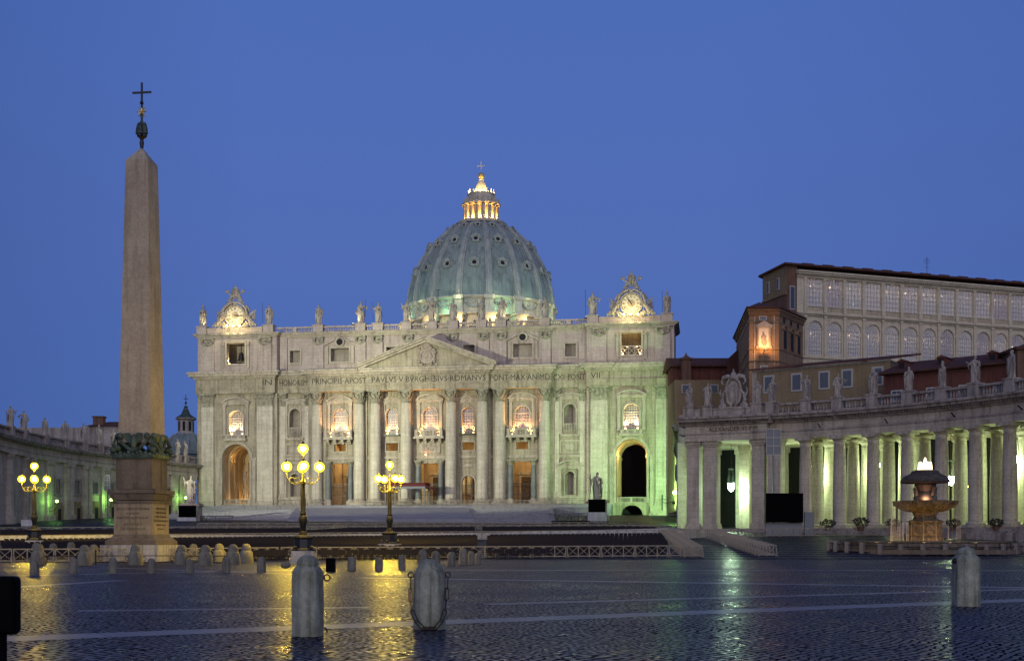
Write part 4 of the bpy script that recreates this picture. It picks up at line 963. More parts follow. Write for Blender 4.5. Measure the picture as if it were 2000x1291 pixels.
# little floodlights at the feet of some statues
def flood(loc, energy, col, aim, label, r=.2, cone=100, size=.3, m='bulb_w'):
    t = thing('floodlight', loc, label, 'floodlight', 'small floodlights')
    mb = MB(); mb.box(-size, size, -size * .5, size * .5, 0, .08); mb.box(-size, -size + .05, -.05, .05, 0, size * 1.4); mb.box(size - .05, size, -.05, .05, 0, size * 1.4); mb.build('bracket', M['iron'], t)
    d = (Vector(aim) - Vector(loc)).normalized(); q = d.to_track_quat('Z', 'Y').to_matrix().to_4x4()
    mb = MB(); mb.m = Matrix.Translation((0, 0, size * 1.2)) @ q; mb.box(-size * .85, size * .85, -size * .6, size * .6, -size * .6, size * .1); mb.m = None; mb.build('housing', M['iron'], t)
    mb = MB(); mb.m = Matrix.Translation((0, 0, size * 1.2)) @ q; mb.box(-size * .75, size * .75, -size * .5, size * .5, size * .1, size * .16); mb.m = None; mb.build('lens', M[m], t)
    l = plight(Vector((0, 0, size * 1.2)) + d * (size * .4 + .1), energy, col, r, t, 'floodlight_beam', 'SPOT', Vector((0, 0, size * 1.2)) + d * 9, cone)
    return t
for s, tx, e, lab in ((-55.2, -56.2, 300, 'small floodlight glaring at the far left statue'), (-18.9, -17.1, 420, 'small floodlight at the foot of the statue left of the dome'), (-4.2, -5.9, 160, 'small floodlight behind statue with raised arm'), (2.0, .3, 380, 'small floodlight lighting the middle statue'), (10.6, 9.2, 120, 'small floodlight low before the dome drum'), (18.6, 16.9, 330, 'small floodlight right of the gold lit statue'), (36.8, 38.6, 420, 'small floodlight left of the statue by the right clock')):
    y = yb(s); flood(fw(s, y - .1, 53.38), e * 1.3, (1, .82, .45), fw(tx, y + .3, 56.8), lab)
# ================================================================== CLOCKS
def clock(s, label, hh, mm):
    t = thing('clock', fw(s, -1.9, 53.3), label, 'clock', 'clocks on the ends of the facade', rz=-TH)
    mb = MB(); mb.ring((0, 0, 0), .02, .01, 0, 0) if False else None
    z = 2.75
    def disc(r, y0, y1, m, nm, rr=0):
        b = MB(); b.prism_y([(r * math.cos(2 * PI * i / 40), z + r * math.sin(2 * PI * i / 40)) for i in range(40)], y0, y1); return b.build(nm, M[m], t)
    disc(2.15, -.25, .5, 'clockface', 'clock_face'); disc(.85, -.30, -.26, 'granite', 'clock_centre')
    b = MB(); archring(b, 0, z, 2.1, 2.65, -.6, .6, 40, 0, 2 * PI); archring(b, 0, z, 2.9, 3.3, -.75, .3, 30, R(-20), R(200)); b.ball((0, -.6, z + 3.0), .42, 10, 8, 1, .7, 1); b.build('clock_surround', M['statue'], t)
    b = MB()
    for i, (n_) in enumerate(['XII', 'I', 'II', 'III', 'IV', 'V', 'VI', 'VII', 'VIII', 'IX', 'X', 'XI']):
        a = PI / 2 - i * PI / 6; k = len(n_)
        for j, ch in enumerate(n_):
            o = (j - (k - 1) / 2) * .17; ca, sa = math.cos(a), math.sin(a)
            def pt(u, r): return (r * ca + u * sa, -.27, z + r * sa - u * ca)
            if ch == 'I': b.beam(pt(o, 1.3), pt(o, 1.9), .06, .04, (0, 1, 0))
            elif ch == 'V': b.beam(pt(o, 1.3), pt(o - .08, 1.9), .05, .04, (0, 1, 0)); b.beam(pt(o, 1.3), pt(o + .08, 1.9), .05, .04, (0, 1, 0))
            else: b.beam(pt(o - .08, 1.3), pt(o + .08, 1.9), .05, .04, (0, 1, 0)); b.beam(pt(o + .08, 1.3), pt(o - .08, 1.9), .05, .045, (0, 1, 0))
    b.build('numerals', M['fletters'], t)
    for v, L, wd in ((hh / 12, 1.05, .16), (mm / 60, 1.55, .10)):
        a = PI / 2 - 2 * PI * v; b = MB(); b.beam((-.3 * math.cos(a), -.36, z - .3 * math.sin(a)), (L * math.cos(a), -.36, z + L * math.sin(a)), wd, .06, (0, 1, 0)); b.build('clock_hand', M['iron'], t)
    # tiara over crossed keys
    b = MB(); b.lathe([(.75, 0), (.9, .3), (.95, .9), (.85, 1.5), (.55, 2.1), (.15, 2.5), (.14, 2.7)], 0, 0, z + 4.6, seg=16, sy=.7)
    for q in (.35, .95, 1.5): b.lathe([(.98, 0), (1.05, .1), (.98, .2)], 0, 0, z + 4.6 + q, seg=16, sy=.72)
    b.ball((0, 0, z + 7.4), .2, 8, 6)
    for sd in (-1, 1):
        b.tube([(-sd * 1.0, -.35, z + 3.5), (sd * 2.0, -.3, z + 5.6)], .17, 8); b.ball((sd * 2.2, -.3, z + 5.75), .32, 8, 6); b.box(*sorted((sd * 1.5, sd * 2.0)), -.4, -.2, z + 5.5, z + 6.15)
        for i in range(9): b.ball((sd * (1.0 + .15 * i), -.1 + .1 * math.sin(i * 3), z + 4.3 - .22 * i + .3 * math.sin(i * 2.1)), .42 - .02 * i, 8, 6)
    me = bake_remesh(b, .07, 'tiara_and_keys'); me.materials.append(M['statue']); o = D.objects.new('tiara_and_keys', me); COL.objects.link(o); o.parent = t
    # reclining winged figures on scrolls
    for sd in (-1, 1):
        b = MB()
        b.tube([(sd * 2.6, -.1, 2.6), (sd * 3.3, -.2, 2.3), (sd * 4.0, -.3, 1.3), (sd * 4.5, -.5, .7), (sd * 5.6, -.7, .2)], [.45, .55, .6, .5, .3], 10)
        b.ball((sd * 2.7, -.15, 3.35), .42, 10, 8, 1, 1, 1.2); b.tube([(sd * 2.8, -.2, 2.8), (sd * 2.2, -.6, 2.1), (sd * 1.9, -.7, 2.6)], [.2, .17, .12], 8)
        b.tube([(sd * 3.1, -.2, 2.6), (sd * 4.0, -.2, 2.7), (sd * 4.6, -.2, 3.1)], [.22, .18, .12], 8)
        for i in range(6): b.tube([(sd * 3.0, .3, 2.7 - .1 * i), (sd * (4.2 + .1 * i), .45, 3.7 - .35 * i), (sd * (5.3 - .05 * i), .5, 4.3 - .6 * i)], [.16, .2, .05], 6)
        b.tube([(sd * 4.0, -.4, 1.2), (sd * 4.8, -.7, 1.0), (sd * 5.0, -.8, .0)], [.38, .3, .2], 8); b.tube([(sd * 2.4, -.1, .0), (sd * 3.4, -.1, .6), (sd * 2.6, -.2, 1.4)], [.4, .5, .3], 8)
        for i in range(8): b.ball((sd * (2.3 + .35 * i), -.2, .45 + .25 * math.sin(i * 2.3)), .42 - .02 * i, 8, 6)
        for i in range(4): b.ball((sd * (3.5 - .25 * i), 0, 3.9 + .35 * i), .35, 8, 6)
        me = bake_remesh(b, .08, 'winged_figure'); me.materials.append(M['statue']); o = D.objects.new('winged_figure', me); COL.objects.link(o); o.parent = t
    b = MB(); b.box(-3.2, 3.2, -.2, 1.6, .0, .35); b.build('clock_base', M['trav_trim'], t)
    for x, e in ((-1.6, 240), (1.6, 240), (0, 110)):
        b = MB(); b.box(x - .18, x + .18, -1.75, -1.45, -.1, .15); b.build('floodlight_lens', M['bulb_w'], t)
        plight((x, -2.0, .3), e * 1.5, (1, .74, .26), .2, t, 'clock_floodlight')
    for x in (-1.7, 0, 1.7): plight((x, -.9, -1.5), 45, (1, .80, .34), .2, t, 'clock_glow')
    return t
clock(-47.5, 'gilt lit clock with single hand pointing right, left end of facade', 3.3, 17)
clock(47.5, 'gilt lit clock with hands near eleven, right end of facade', 10.9, 53)

# ================================================================== STEPS, STAGE
mb = MB()
for i in range(6): mb.box(-60 - i * .0 + 4.5, 43.3 if i < 99 else 0, -4.6 - i * .55, 1 if i == 0 else -4.6 - (i - 1) * .55, 6.5, 10.3 - i * .17)
mb.m = None
sg_ = mb.build('parvis_platform', M['step'], None); sg_.location = (XC, ZC, 0); sg_.rotation_euler = (0, 0, -TH); tag(sg_, kind='structure')
for p in (sg_,): p.data.transform(Matrix.Identity(4))
mb = MB(); n = 16
y0, y1 = -14.5, -66.0
for i in range(n + 1):
    ya = y0 + (y1 - y0) * i / n; z = 9.1 - (9.1 - 5.1) * i / n
    w0 = -50 - 3.0 * i / n; w1 = 31 + 7 * i / n
    mb.box(w0, w1, ya, (y0 + (y1 - y0) * (i - 1) / n if i else -7.9), z - 2.6, z)
st = mb.build('stairs', M['step'], None, loc=(XC, ZC, 0)); st.rotation_euler = (0, 0, -TH); tag(st, kind='structure')
mb = MB()  # smooth covered ramp on the middle of the stairs
mb.add([(-28, -15, 9.35), (12, -15, 9.35), (22, -60, 5.9), (-14, -60, 5.9), (-28, -15, 8.5), (12, -15, 8.5), (22, -60, 4.6), (-14, -60, 4.6)], [(0, 1, 2, 3), (0, 4, 5, 1), (3, 2, 6, 7), (0, 3, 7, 4), (1, 5, 6, 2)])
rp = mb.build('ramp', M['ramp'], None, loc=(XC, ZC, 0)); rp.rotation_euler = (0, 0, -TH); tag(rp, kind='structure')
# papal canopy
cn = thing('canopy', fw(-2.5, -10, 9.2), 'dark red flat canopy on posts before the middle portal', 'canopy', rz=-TH)
mb = MB(); mb.box(-4.2, 4.2, -2.5, 2.5, 5.0, 5.7); mb.box(-4.4, 4.4, -2.7, 2.7, 5.7, 5.85); mb.build('canopy_top', M['redcloth'], cn)
mb = MB(); mb.box(-4.25, 4.25, -2.55, -2.5, 4.5, 5.0); mb.box(4.2, 4.25, -2.5, 2.5, 4.5, 5.0); mb.build('valance', M['greypanel'], cn)
for x in (-4, 4):
    for y in (-2.3, 2.3): mb = MB(); mb.box(x - .1, x + .1, y - .1, y + .1, 0, 5.0); mb.build('post', M['greypanel'], cn)
mb = MB(); mb.add([(4.2, -2.5, 5.0), (6.0, -2.5, 4.2), (6.0, 2.5, 4.2), (4.2, 2.5, 5.0), (4.2, -2.5, 5.15), (6.0, -2.5, 4.35), (6.0, 2.5, 4.35), (4.2, 2.5, 5.15)], [(0, 3, 2, 1), (4, 5, 6, 7), (0, 1, 5, 4), (2, 3, 7, 6), (1, 2, 6, 5)]); mb.build('side_flap', M['redcloth'], cn)
# truss platforms at both ends of the stage
def truss(px0, px1, py, Y, lab, rz=0):
    a = P(px0, py, Y); b = P(px1, py, Y); L = (b - a).length
    t = thing('stage_scaffold', a, lab, 'scaffold', 'stage scaffolds')
    mb = MB(); n = max(3, int(L / 1.8)); H = 3.2
    for i in range(n + 1):
        x = L * i / n
        for y in (0, 2.5): mb.box(x - .06, x + .06, y - .06, y + .06, -H, 0)
        if i < n:
            mb.beam((x, 0, 0), (x + L / n, 0, -H / 2), .08); mb.beam((x, 0, -H / 2), (x + L / n, 0, 0), .08); mb.box(x, x + L / n, -.05, .05, -H / 2 - .05, -H / 2 + .05)
    mb.build('frame', M['greypanel'], t); mb = MB(); mb.box(-.2, L + .2, -.3, 2.9, 0, .16); mb.build('deck', M['step'], t)
    mb = MB(); mb.box(0, L, -.05, .0, 1.0, 1.08)
    for i in range(n * 2 + 1): mb.box(L * i / n / 2 - .03, L * i / n / 2 + .03, -.05, 0, .16, 1.0)
    mb.build('handrail', M['greypanel'], t)
truss(1075, 1150, 1003, 236, 'dark scaffold platform at right end of stage steps')
truss(398, 448, 1008, 236, 'small scaffold platform at left end of stage steps')

# ---- Peter and Paul on pedestals, screens before the pedestals
for px, i, lab, sc, cl in ((374, 3, 'pale marble saint statue on tall pedestal at left of the steps', 1.0, 0), (1167, 1, 'marble saint statue with sword on pedestal, green lit behind', 1.0, 1)):
    Y = 238; p = P(px, 976 if cl else 983, Y)
    pz = gz(Y)
    t = thing('pedestal', (p.x, Y, pz), 'stone pedestal under the ' + ('right' if cl else 'left') + ' saint statue', 'pedestal', 'statue pedestals')
    h = p.z - pz; mb = MB(); mb.box(-2.1, 2.1, -2.1, 2.1, -.3, 1.0); mb.box(-1.7, 1.7, -1.7, 1.7, 1.0, h - .6); mb.build('plinth', M['trav_trim'], t)
    mb = MB(); mb.box(-2.0, 2.0, -2.0, 2.0, h - .6, h - .3); mb.box(-1.8, 1.8, -1.8, 1.8, h - .3, h); mb.build('pedestal_cap', M['trav_trim'], t)
    statue(i, 5.1, (p.x, Y, p.z), .1, lab, 'saint statues flanking the steps', (-1.35, -.5, 1.2, 5.2) if cl else (1.2, -.6, 1.5, 3.6), 1.06)
    q = P(px - 1 if cl else px - 8, 1000, Y - 3)
    s = thing('video_screen', (q.x, Y - 3, gz(Y - 3)), 'black video screen on white base before the ' + ('right' if cl else 'left') + ' saint pedestal', 'screen', 'blank video screens')
    z1 = P(0, 975 if cl else 987, Y - 3).z - gz(Y - 3); z0 = P(0, 1000 if cl else 1010, Y - 3).z - gz(Y - 3)
    mb = MB(); mb.box(-1.6, 1.6, -.25, .25, z0, z1); mb.build('screen', M['black'], s)
    mb = MB(); mb.box(-1.8, 1.8, -.6, .8, -.2, z0 - .02); mb.build('screen_base', M['whiteboard'], s)
# big screen and loudspeaker panels by the colonnades
def screen(px0, px1, py0, py1, Y, lab):
    a = P(px0, py1, Y); b = P(px1, py0, Y); zg = gz(Y); s = thing('video_screen', ((a.x + b.x) / 2, Y, zg), lab, 'screen', 'blank video screens'); hw = (b.x - a.x) / 2
    mb = MB(); mb.box(-hw, hw, -.25, .2, a.z - zg, b.z - zg); mb.build('screen', M['black'], s)
    mb = MB(); mb.box(-hw, hw, .2, .9, -.1, a.z - zg - .03)
    for x in (-hw + .3, hw - .3): mb.box(x - .1, x + .1, .21, .5, a.z - zg, b.z - zg - .3)
    mb.box(hw + .35, hw + 1.6, .3, .9, -.1, 3.2); mb.build('screen_stand', M['greypanel'], s)
screen(1496, 1568, 963, 1020, 166, 'large black video screen standing before the right colonnade pier')
def speaker(px0, px1, py0, py1, Y, lab):
    a = P(px0, py1, Y); b = P(px1, py0, Y); zg = gz(Y); s = thing('loudspeaker_panel', ((a.x + b.x) / 2, Y, zg), lab, 'loudspeaker', 'loudspeaker panels'); hw = (b.x - a.x) / 2; z0, z1 = a.z - zg, b.z - zg
    mb = MB(); mb.box(-hw, hw, 0, .5, z0, z1); mb.build('panel', M['greypanel'], s)
    mb = MB()
    for z in (z0, z0 + (z1 - z0) * .35, z0 + (z1 - z0) * .67, z1): mb.box(-hw, hw, -.06, -.003, z - .05, z + .05)
    for x in (-hw, 0, hw): mb.box(x - .04, x + .04, -.08, -.062, z0, z1)
    mb.build('grille_bars', M['winframe'], s)
    mb = MB(); mb.box(-.12, .12, .1, .4, -.2, z0); mb.build('mast', M['greypanel'], s)
speaker(1497, 1525, 838, 888, 168.5, 'tall grey loudspeaker panel with grid on mast by right pavilion')
speaker(204, 215, 928, 958, 242, 'grey loudspeaker panel on mast by left corridor wall')
speaker(1319, 1328, 908, 940, 215, 'narrow grey loudspeaker panel beside the green lamp')

# ================================================================== COLONNADES
CCX, CCY = 0.0, 120.0
def ang(px, r):
    lo, hi = R(5), R(85)
    for _ in range(50):
        a = (lo + hi) / 2; x = 1000 + F * (CCX + r * math.cos(a)) / (CCY + r * math.sin(a))
        if x > px: lo = a
        else: hi = a
    return a
def pol(r, a): return CCX + r * math.cos(a), CCY + r * math.sin(a)
rc = thing('right_colonnade', (CCX, CCY, 0), 'curved stone colonnade on the right with pavilion end and balustrade', 'colonnade')
ZF, ZT = 3.5, 16.6
def tusc(h, r=.82):
    mb = MB(); mb.lathe([(r, .75), (r * 1.0, h * .3), (r * .93, h * .7), (r * .84, h - 1.2), (r * .9, h - 1.12), (r * .84, h - 1.04), (r * .84, h - .75), (r * 1.15, h - .45), (r * 1.2, h - .4)], seg=28)
    return mb
def tusc_base(h, r=.82):
    mb = MB(); mb.box(-r * 1.4, r * 1.4, -r * 1.4, r * 1.4, 0, .35); mb.lathe([(r * 1.3, .35), (r * 1.36, .5), (r * 1.28, .66), (r * 1.05, .75)], seg=24); return mb
def tusc_cap(h, r=.82):
    mb = MB(); mb.lathe([(r * .84, h - .78), (r * 1.1, h - .5), (r * 1.22, h - .42)], seg=24); mb.box(-r * 1.28, r * 1.28, -r * 1.28, r * 1.28, h - .42, h); return mb
def colset(parent, lst, h, r, m='cstone'):
    c0 = None
    for x, y, rz in lst:
        if c0 is None:
            c0 = tusc(h, r).build('column', M[m], parent, True); k1 = tusc_base(h, r).build('column_base', M[m], c0, True); k2 = tusc_cap(h, r).build('capital', M[m], c0); o = c0
        else:
            o = c0.copy(); COL.objects.link(o)
            for k in (k1, k2): q = k.copy(); COL.objects.link(q); q.parent = o
        o.location = (x, y, ZF); o.rotation_euler = (0, 0, rz)
lst = []; AS = []
for k in range(12):
    a = R(53.4) - R(4.15) * k; AS.append(a)
    for r in (71, 75.4, 80, 84.4):
        if k > 8 and r > 76: continue
        lst.append((r * math.cos(a), r * math.sin(a), a))
colset(rc, lst, ZT - ZF, .92)
A0, A1 = R(57.6), ang(1335, 68.0)     # pavilion
# pavilion: pairs of square piers and engaged columns
pv = []
for px in (1354, 1388, 1481, 1512):
    a = ang(px, 69.6); pv.append(a)
    mb = MB(); mb.m = Matrix.Rotation(a, 4, 'Z'); wd = .95
    mb.box(69.4, 71.4, -wd, wd, ZF + .9, ZT - .8); mb.m = None; p = mb.build('pier', M['cstone'], rc)
    mb = MB(); mb.m = Matrix.Rotation(a, 4, 'Z'); mb.box(69.15, 71.6, -wd - .25, wd + .25, ZF - .0, ZF + .5); mb.box(69.25, 71.5, -wd - .15, wd + .15, ZF + .5, ZF + .9)
    mb.box(69.25, 71.5, -wd - .15, wd + .15, ZT - .8, ZT - .5); mb.box(69.1, 71.6, -wd - .28, wd + .28, ZT - .5, ZT - .003); mb.build('pier_mouldings', M['cstone'], p)
for px, r in ((1354, 75.5), (1354, 81), (1352, 86), (1393, 86), (1496, 76), (1512, 81), (1525, 86)):
    a = ang(px, r) if r > 76 else ang(px, r); mb = MB(); a = pv[0] if px == 1354 else a
    mb.m = Matrix.Rotation(a, 4, 'Z'); mb.box(r - 1, r + 1, -.95, .95, ZF, ZT); mb.box(r - 1.2, r + 1.2, -1.15, 1.15, ZT - .8, ZT - .002); mb.m = None; mb.build('pier', M['cstone'], rc)
for r, a in ((73, pv[2]), (79.5, ang(1458, 79.5)), (86, ang(1450, 86))):
    a = a; mb = MB(); mb.m = Matrix.Rotation(a, 4, 'Z'); mb.box(r - 1.0, r + 1.0, -.7, .85, ZF, ZT - .01); mb.box(r - 1.15, r + 1.15, -1.0, 1.0, ZT - .9, ZT - .004); mb.m = None; mb.build('pier', M['cstone'], rc)
def sweep(mb, prof, a0, a1, n):
    vs = [(r * math.cos(a0 + (a1 - a0) * i / n), r * math.sin(a0 + (a1 - a0) * i / n), z) for i in range(n + 1) for r, z in prof]
    m_ = len(prof); mb.add(vs, [(i * m_ + j, i * m_ + (j + 1) % m_, (i + 1) * m_ + (j + 1) % m_, (i + 1) * m_ + j) for i in range(n) for j in range(m_)] + [tuple(range(m_)), tuple(n * m_ + j for j in range(m_))[::-1]])
AE = R(3)
mb = MB(); sweep(mb, [(70.1, ZT), (85.4, ZT), (85.4, 18.9), (70.25, 18.9), (70.25, 17.7), (70.1, 17.7)][::1], AE, A0, 90)
sweep(mb, [(68.8, ZT + .004), (87.4, ZT + .004), (87.4, 18.9), (68.95, 18.9), (68.95, 17.7), (68.8, 17.7)], A0 + .0004, A1, 24); mb.build('entablature', M['cstone'], rc)
mb = MB()
for (r, b0, b1, n) in ((70.25, AE, A0 - .012, 90), (68.95, A0 - .010, A1 + .012, 24)):
    k = 0 if r > 70 else .006
    for za, zb, p in ((17.55, 17.8, .25), (18.9, 19.15, .3), (19.45, 19.85, 1.15), (19.85, 20.15, 1.45)):
        sweep(mb, [(r - p, za + k), (r + (15.2 if r > 70 else 18.4) + p * .8, za + k), (r + (15.2 if r > 70 else 18.4) + p * .8, zb + k), (r - p, zb + k)], b0, b1, n)
    sweep(mb, [(r - .35, 19.15 + k), (r + 15.5, 19.15 + k), (r + 15.5, 19.45 + k), (r - .35, 19.45 + k)], b0, b1, n)
    a = b0 + .002
    while a < b1 - .002:
        mb.m = Matrix.Rotation(a, 4, 'Z'); mb.box(r - .72, r - .36, -.11, .11, 19.17 + k, 19.43 + k); mb.m = None; a += .0062
mb.build('cornice', M['ctrim'], rc)
mb = MB()
for i in range(12):
    mb.m = Matrix.Rotation(R(53.4) - R(4.15) * i + R(2.0), 4, 'Z'); 
    if i % 2: mb.tube([(70.1, 0, 17.9), (69.3, 0, 18.4)], .09, 6)
    mb.m = None
build_split(mb, 'rain_spout', M['iron'], rc, lambda c: round(c.x * 5))
# floor, steps, ceiling beams
mb = MB(); sweep(mb, [(69.2, 0), (87.5, 0), (87.5, ZF), (69.2, ZF)], AE, A1, 90)
for q in range(3): sweep(mb, [(68.8 - .4 * q, 0), (69.2 - .4 * q, 0), (69.2 - .4 * q, ZF - .25 - .25 * q), (68.8 - .4 * q, ZF - .25 - .25 * q)], AE, A1, 90)
mb.build('stylobate', M['ctrim'], rc)
# balustrade
bal = MB(); pedm = MB(); ZC_ = 20.16
sa = [ang(px, 71.2) for px in (1576, 1637, 1706, 1775, 1841, 1905, 1976)]
sa += [sa[-1] - R(4.2) * k for k in (1, 2, 3)]
sap = [ang(px, 69.9) for px in (1347, 1383, 1480, 1508)]
for a in sa:
    pedm.m = Matrix.Rotation(a, 4, 'Z'); pedm.box(70.5, 71.9, -.75, .75, ZC_, 21.95); pedm.box(70.4, 72, -.85, .85, 21.95, 22.15)
for a in sap:
    pedm.m = Matrix.Rotation(a, 4, 'Z'); pedm.box(69.2, 70.6, -.8, .8, ZC_ + .006, 21.75); pedm.box(69.1, 70.7, -.9, .9, 21.75, 21.95)
pedm.m = None
edge = [A0 - .004] + sa
for a, b in zip(edge, edge[1:]):
    sweep(bal, [(70.7, ZC_), (71.5, ZC_), (71.5, ZC_ + .35), (70.7, ZC_ + .35)], b + .0115, a - .0115, 6); sweep(bal, [(70.65, 21.55), (71.55, 21.55), (71.55, 21.85), (70.65, 21.85)], b + .0115, a - .0115, 6)
    n = max(2, int((a - b) * 71 / .42))
    for i in range(1, n):
        t = b + (a - b) * i / n
        if i * (a - b) / n < .0135 or (n - i) * (a - b) / n < .0135: continue
        bal.lathe([(.1, 0), (.17, .3), (.16, .45), (.07, .8), (.12, 1.05)], 71.1 * math.cos(t), 71.1 * math.sin(t), ZC_ + .35, seg=6)
sweep(bal, [(69.6, ZC_ + .006), (70.6, ZC_ + .006), (70.6, 21.3), (69.6, 21.3)], A0 + .002, A1, 20); sweep(bal, [(69.5, 21.3), (70.7, 21.3), (70.7, 21.5), (69.5, 21.5)], A0 + .002, A1, 20)
an = lambda c: math.atan2(c.y, c.x); build_split(bal, 'balustrade', M['ctrim'], rc, lambda c: sum(an(c) < q for q in sa + [A0]) ); build_split(pedm, 'statue_pedestal', M['ctrim'], rc, lambda c: nearest(sa + sap, an(c)))
mb = MB(); sweep(mb, [(72, ZC_ + .02), (85, ZC_ + .02), (85, 20.8), (72, 20.8)], AE, A1, 60); mb.build('roof', M['tile'], rc)
# dedication letters on the pavilion frieze
am = (pv[1] + pv[2]) / 2
x, y = pol(68.93, am)
text('ALEXANDER\u00b7VII\u00b7P\u00b7M', 'inscription', M['fletters'], rc, 7.4, .62, (68.80 * math.cos(am), 68.80 * math.sin(am), 18.3), (R(90), 0, am - PI / 2), .012)
# coat of arms over the pavilion
ac = ang(1433, 70); x, y = pol(69.9, ac)
ca_ = thing('coat_of_arms', (x, y, 21.5), 'large carved coat of arms with crown over right pavilion', 'coat of arms', rz=ac - PI / 2)
b = MB(); b.ball((0, 0, 2.4), 1.5, 18, 12, 1, .3, 1.25)
archring(b, 0, 2.9, 1.45, 1.85, -.4, .2, 20, -.3, PI + .3)
for sd in (-1, 1):
    b.tube([(sd * 1.7, -.1, 2.3), (sd * 1.3, -.2, .9), (sd * .3, -.2, .3)], [.25, .3, .2], 8); b.ball((sd * 1.85, -.2, 2.5), .33, 8, 6)
    b.tube([(sd * .2, 0, 4.3), (sd * 1.2, -.1, 4.9), (sd * 2.4, 0, 4.7), (sd * 2.7, 0, 4.0), (sd * 2.2, 0, 3.6)], [.4, .4, .35, .3, .18], 8)
    b.tube([(sd * 2.2, 0, 0), (sd * 2.6, -.1, 1.2), (sd * 2.3, -.1, 1.8)], [.6, .45, .25], 8); b.ball((sd * 2.35, -.1, 2.1), .33, 8, 6); b.tube([(sd * 3.3, 0, .1), (sd * 2.6, -.1, .5), (sd * 1.6, -.2, .3)], [.3, .35, .25], 8)
    b.tube([(sd * 2.5, .1, 1.5), (sd * 3.1, .1, 2.4), (sd * 2.8, .2, 3.3)], [.2, .22, .06], 6)
b.lathe([(.8, 0), (.95, .3), (.6, .9), (.2, 1.2), (.15, 1.6)], 0, 0, 4.4, seg=12); b.box(-3, 3, -.4, .6, -.5, .15)
me = bake_remesh(b, .07, 'coat_of_arms'); me.materials.append(M['statue']); o = D.objects.new('carved_shield', me); COL.objects.link(o); o.parent = ca_; o.scale = (.68, .8, .95)
# statues on the right colonnade
RG = 'statues along the right colonnade balustrade'
for i, a in enumerate(sap):
    x, y = pol(69.9, a); statue([4, 1, 2, 5][i], 3.3, (x, y, 21.95), a - PI / 2 + random.uniform(-.4, .4), 'stone saint statue on right pavilion, ' + ['leftmost, left of the carved coat of arms', 'immediately left of the carved coat of arms', 'immediately right of the carved coat of arms', 'at the right corner beside the grey panel'][i], RG, None, random.uniform(.95, 1.05), .045)
for i, a in enumerate(sa[:7]):
    x, y = pol(71.2, a); statue([3, 5, 2, 0, 4, 1, 2][i], 3.3, (x, y, 22.15), a - PI / 2 + random.uniform(-.5, .5), 'stone saint statue on curved colonnade balustrade, ' + ORD[i] + ' right of the pavilion', RG, None, random.uniform(.97, 1.1), .045)
# wall beyond the colonnade, its shade put into the colour
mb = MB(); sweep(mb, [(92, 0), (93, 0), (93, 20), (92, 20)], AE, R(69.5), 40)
bw = mb.build('boundary_wall', M['shade'], None); bw.location = (CCX, CCY, 0); tag(bw, 'wall behind the right colonnade, shade put into its dark colour', 'wall')
# lanterns hanging in the colonnade
def hang_lantern(px, r, zc, label, e, col, m, a=None, ztop=ZT):
    a = a if a is not None else ang(px, r); x, y = pol(r, a)
    t = thing('hanging_lantern', (x, y, zc), label, 'lantern', 'hanging lanterns in the colonnade')
    mb = MB(); mb.tube([(0, 0, 2.8), (0, 0, ztop - zc)], .03, 5); mb.build('chain', M['iron'], t)
    mb = MB(); mb.lathe([(.3, 2.55), (.42, 2.6), (.42, 2.75), (.1, 2.8)], seg=10)
    for k in range(6): c, s = math.cos(k * PI / 3), math.sin(k * PI / 3); mb.tube([(.38 * c, .38 * s, 2.6), (.58 * c, .58 * s, .6)], .025, 5)
    mb.ring((0, 0, 0), .52, .62, .45, .62, 16); mb.build('lantern_frame', M['bronze'], t)
    mb = MB(); mb.lathe([(.08, -.75), (.3, -.6), (.46, -.2), (.5, .2), (.46, .5), (.2, .62)], seg=14); mb.build('lantern_glass', M[m], t, True)
    plight((0, 0, -1.1), e, col, .3, t, 'lantern_light')
    return t
GRN = (.70, 1, .42)
hang_lantern(1428, 77, 10.2, 'bright white lantern hanging in the pavilion archway', 3200, (.62, 1, .60), 'globe_w')
hang_lantern(1857, 78, 10.2, 'starry white lantern hanging right of the fountain top', 1350, GRN, 'globe_w')
def ratio_ang(px, r): return ang(px, r)
for px, lab in ((1582, 'lantern hidden behind the first round column of the colonnade'), (1712, 'lantern behind the third round column of the colonnade'), (1982, 'lantern behind the rightmost round column')):
    hang_lantern(px, 77.7, 12.5, lab, 1250, GRN, 'globe_w')
hang_lantern(0, 77.7, 11, 'lantern past the right picture edge in colonnade', 1400, GRN, 'globe_w', a=R(22))
x, y = pol(84, ang(1893, 84)); t = thing('wall_lamp', (x, y, P(0, 950, y).z), 'small orange lamp between right colonnade columns', 'lamp')
mb = MB(); mb.ball((0, 0, 0), .22, 12, 8); mb.build('globe', M['globe_o'], t, True); mb = MB(); mb.tube([(0, 0, -.2), (0, .2, -1.0)], .05); mb.tube([(0, .2, -1.0), (0, .2, -8)], .05); mb.build('bracket', M['iron'], t); plight((0, -.5, 0), 350, (1, .55, .12), .2, t)

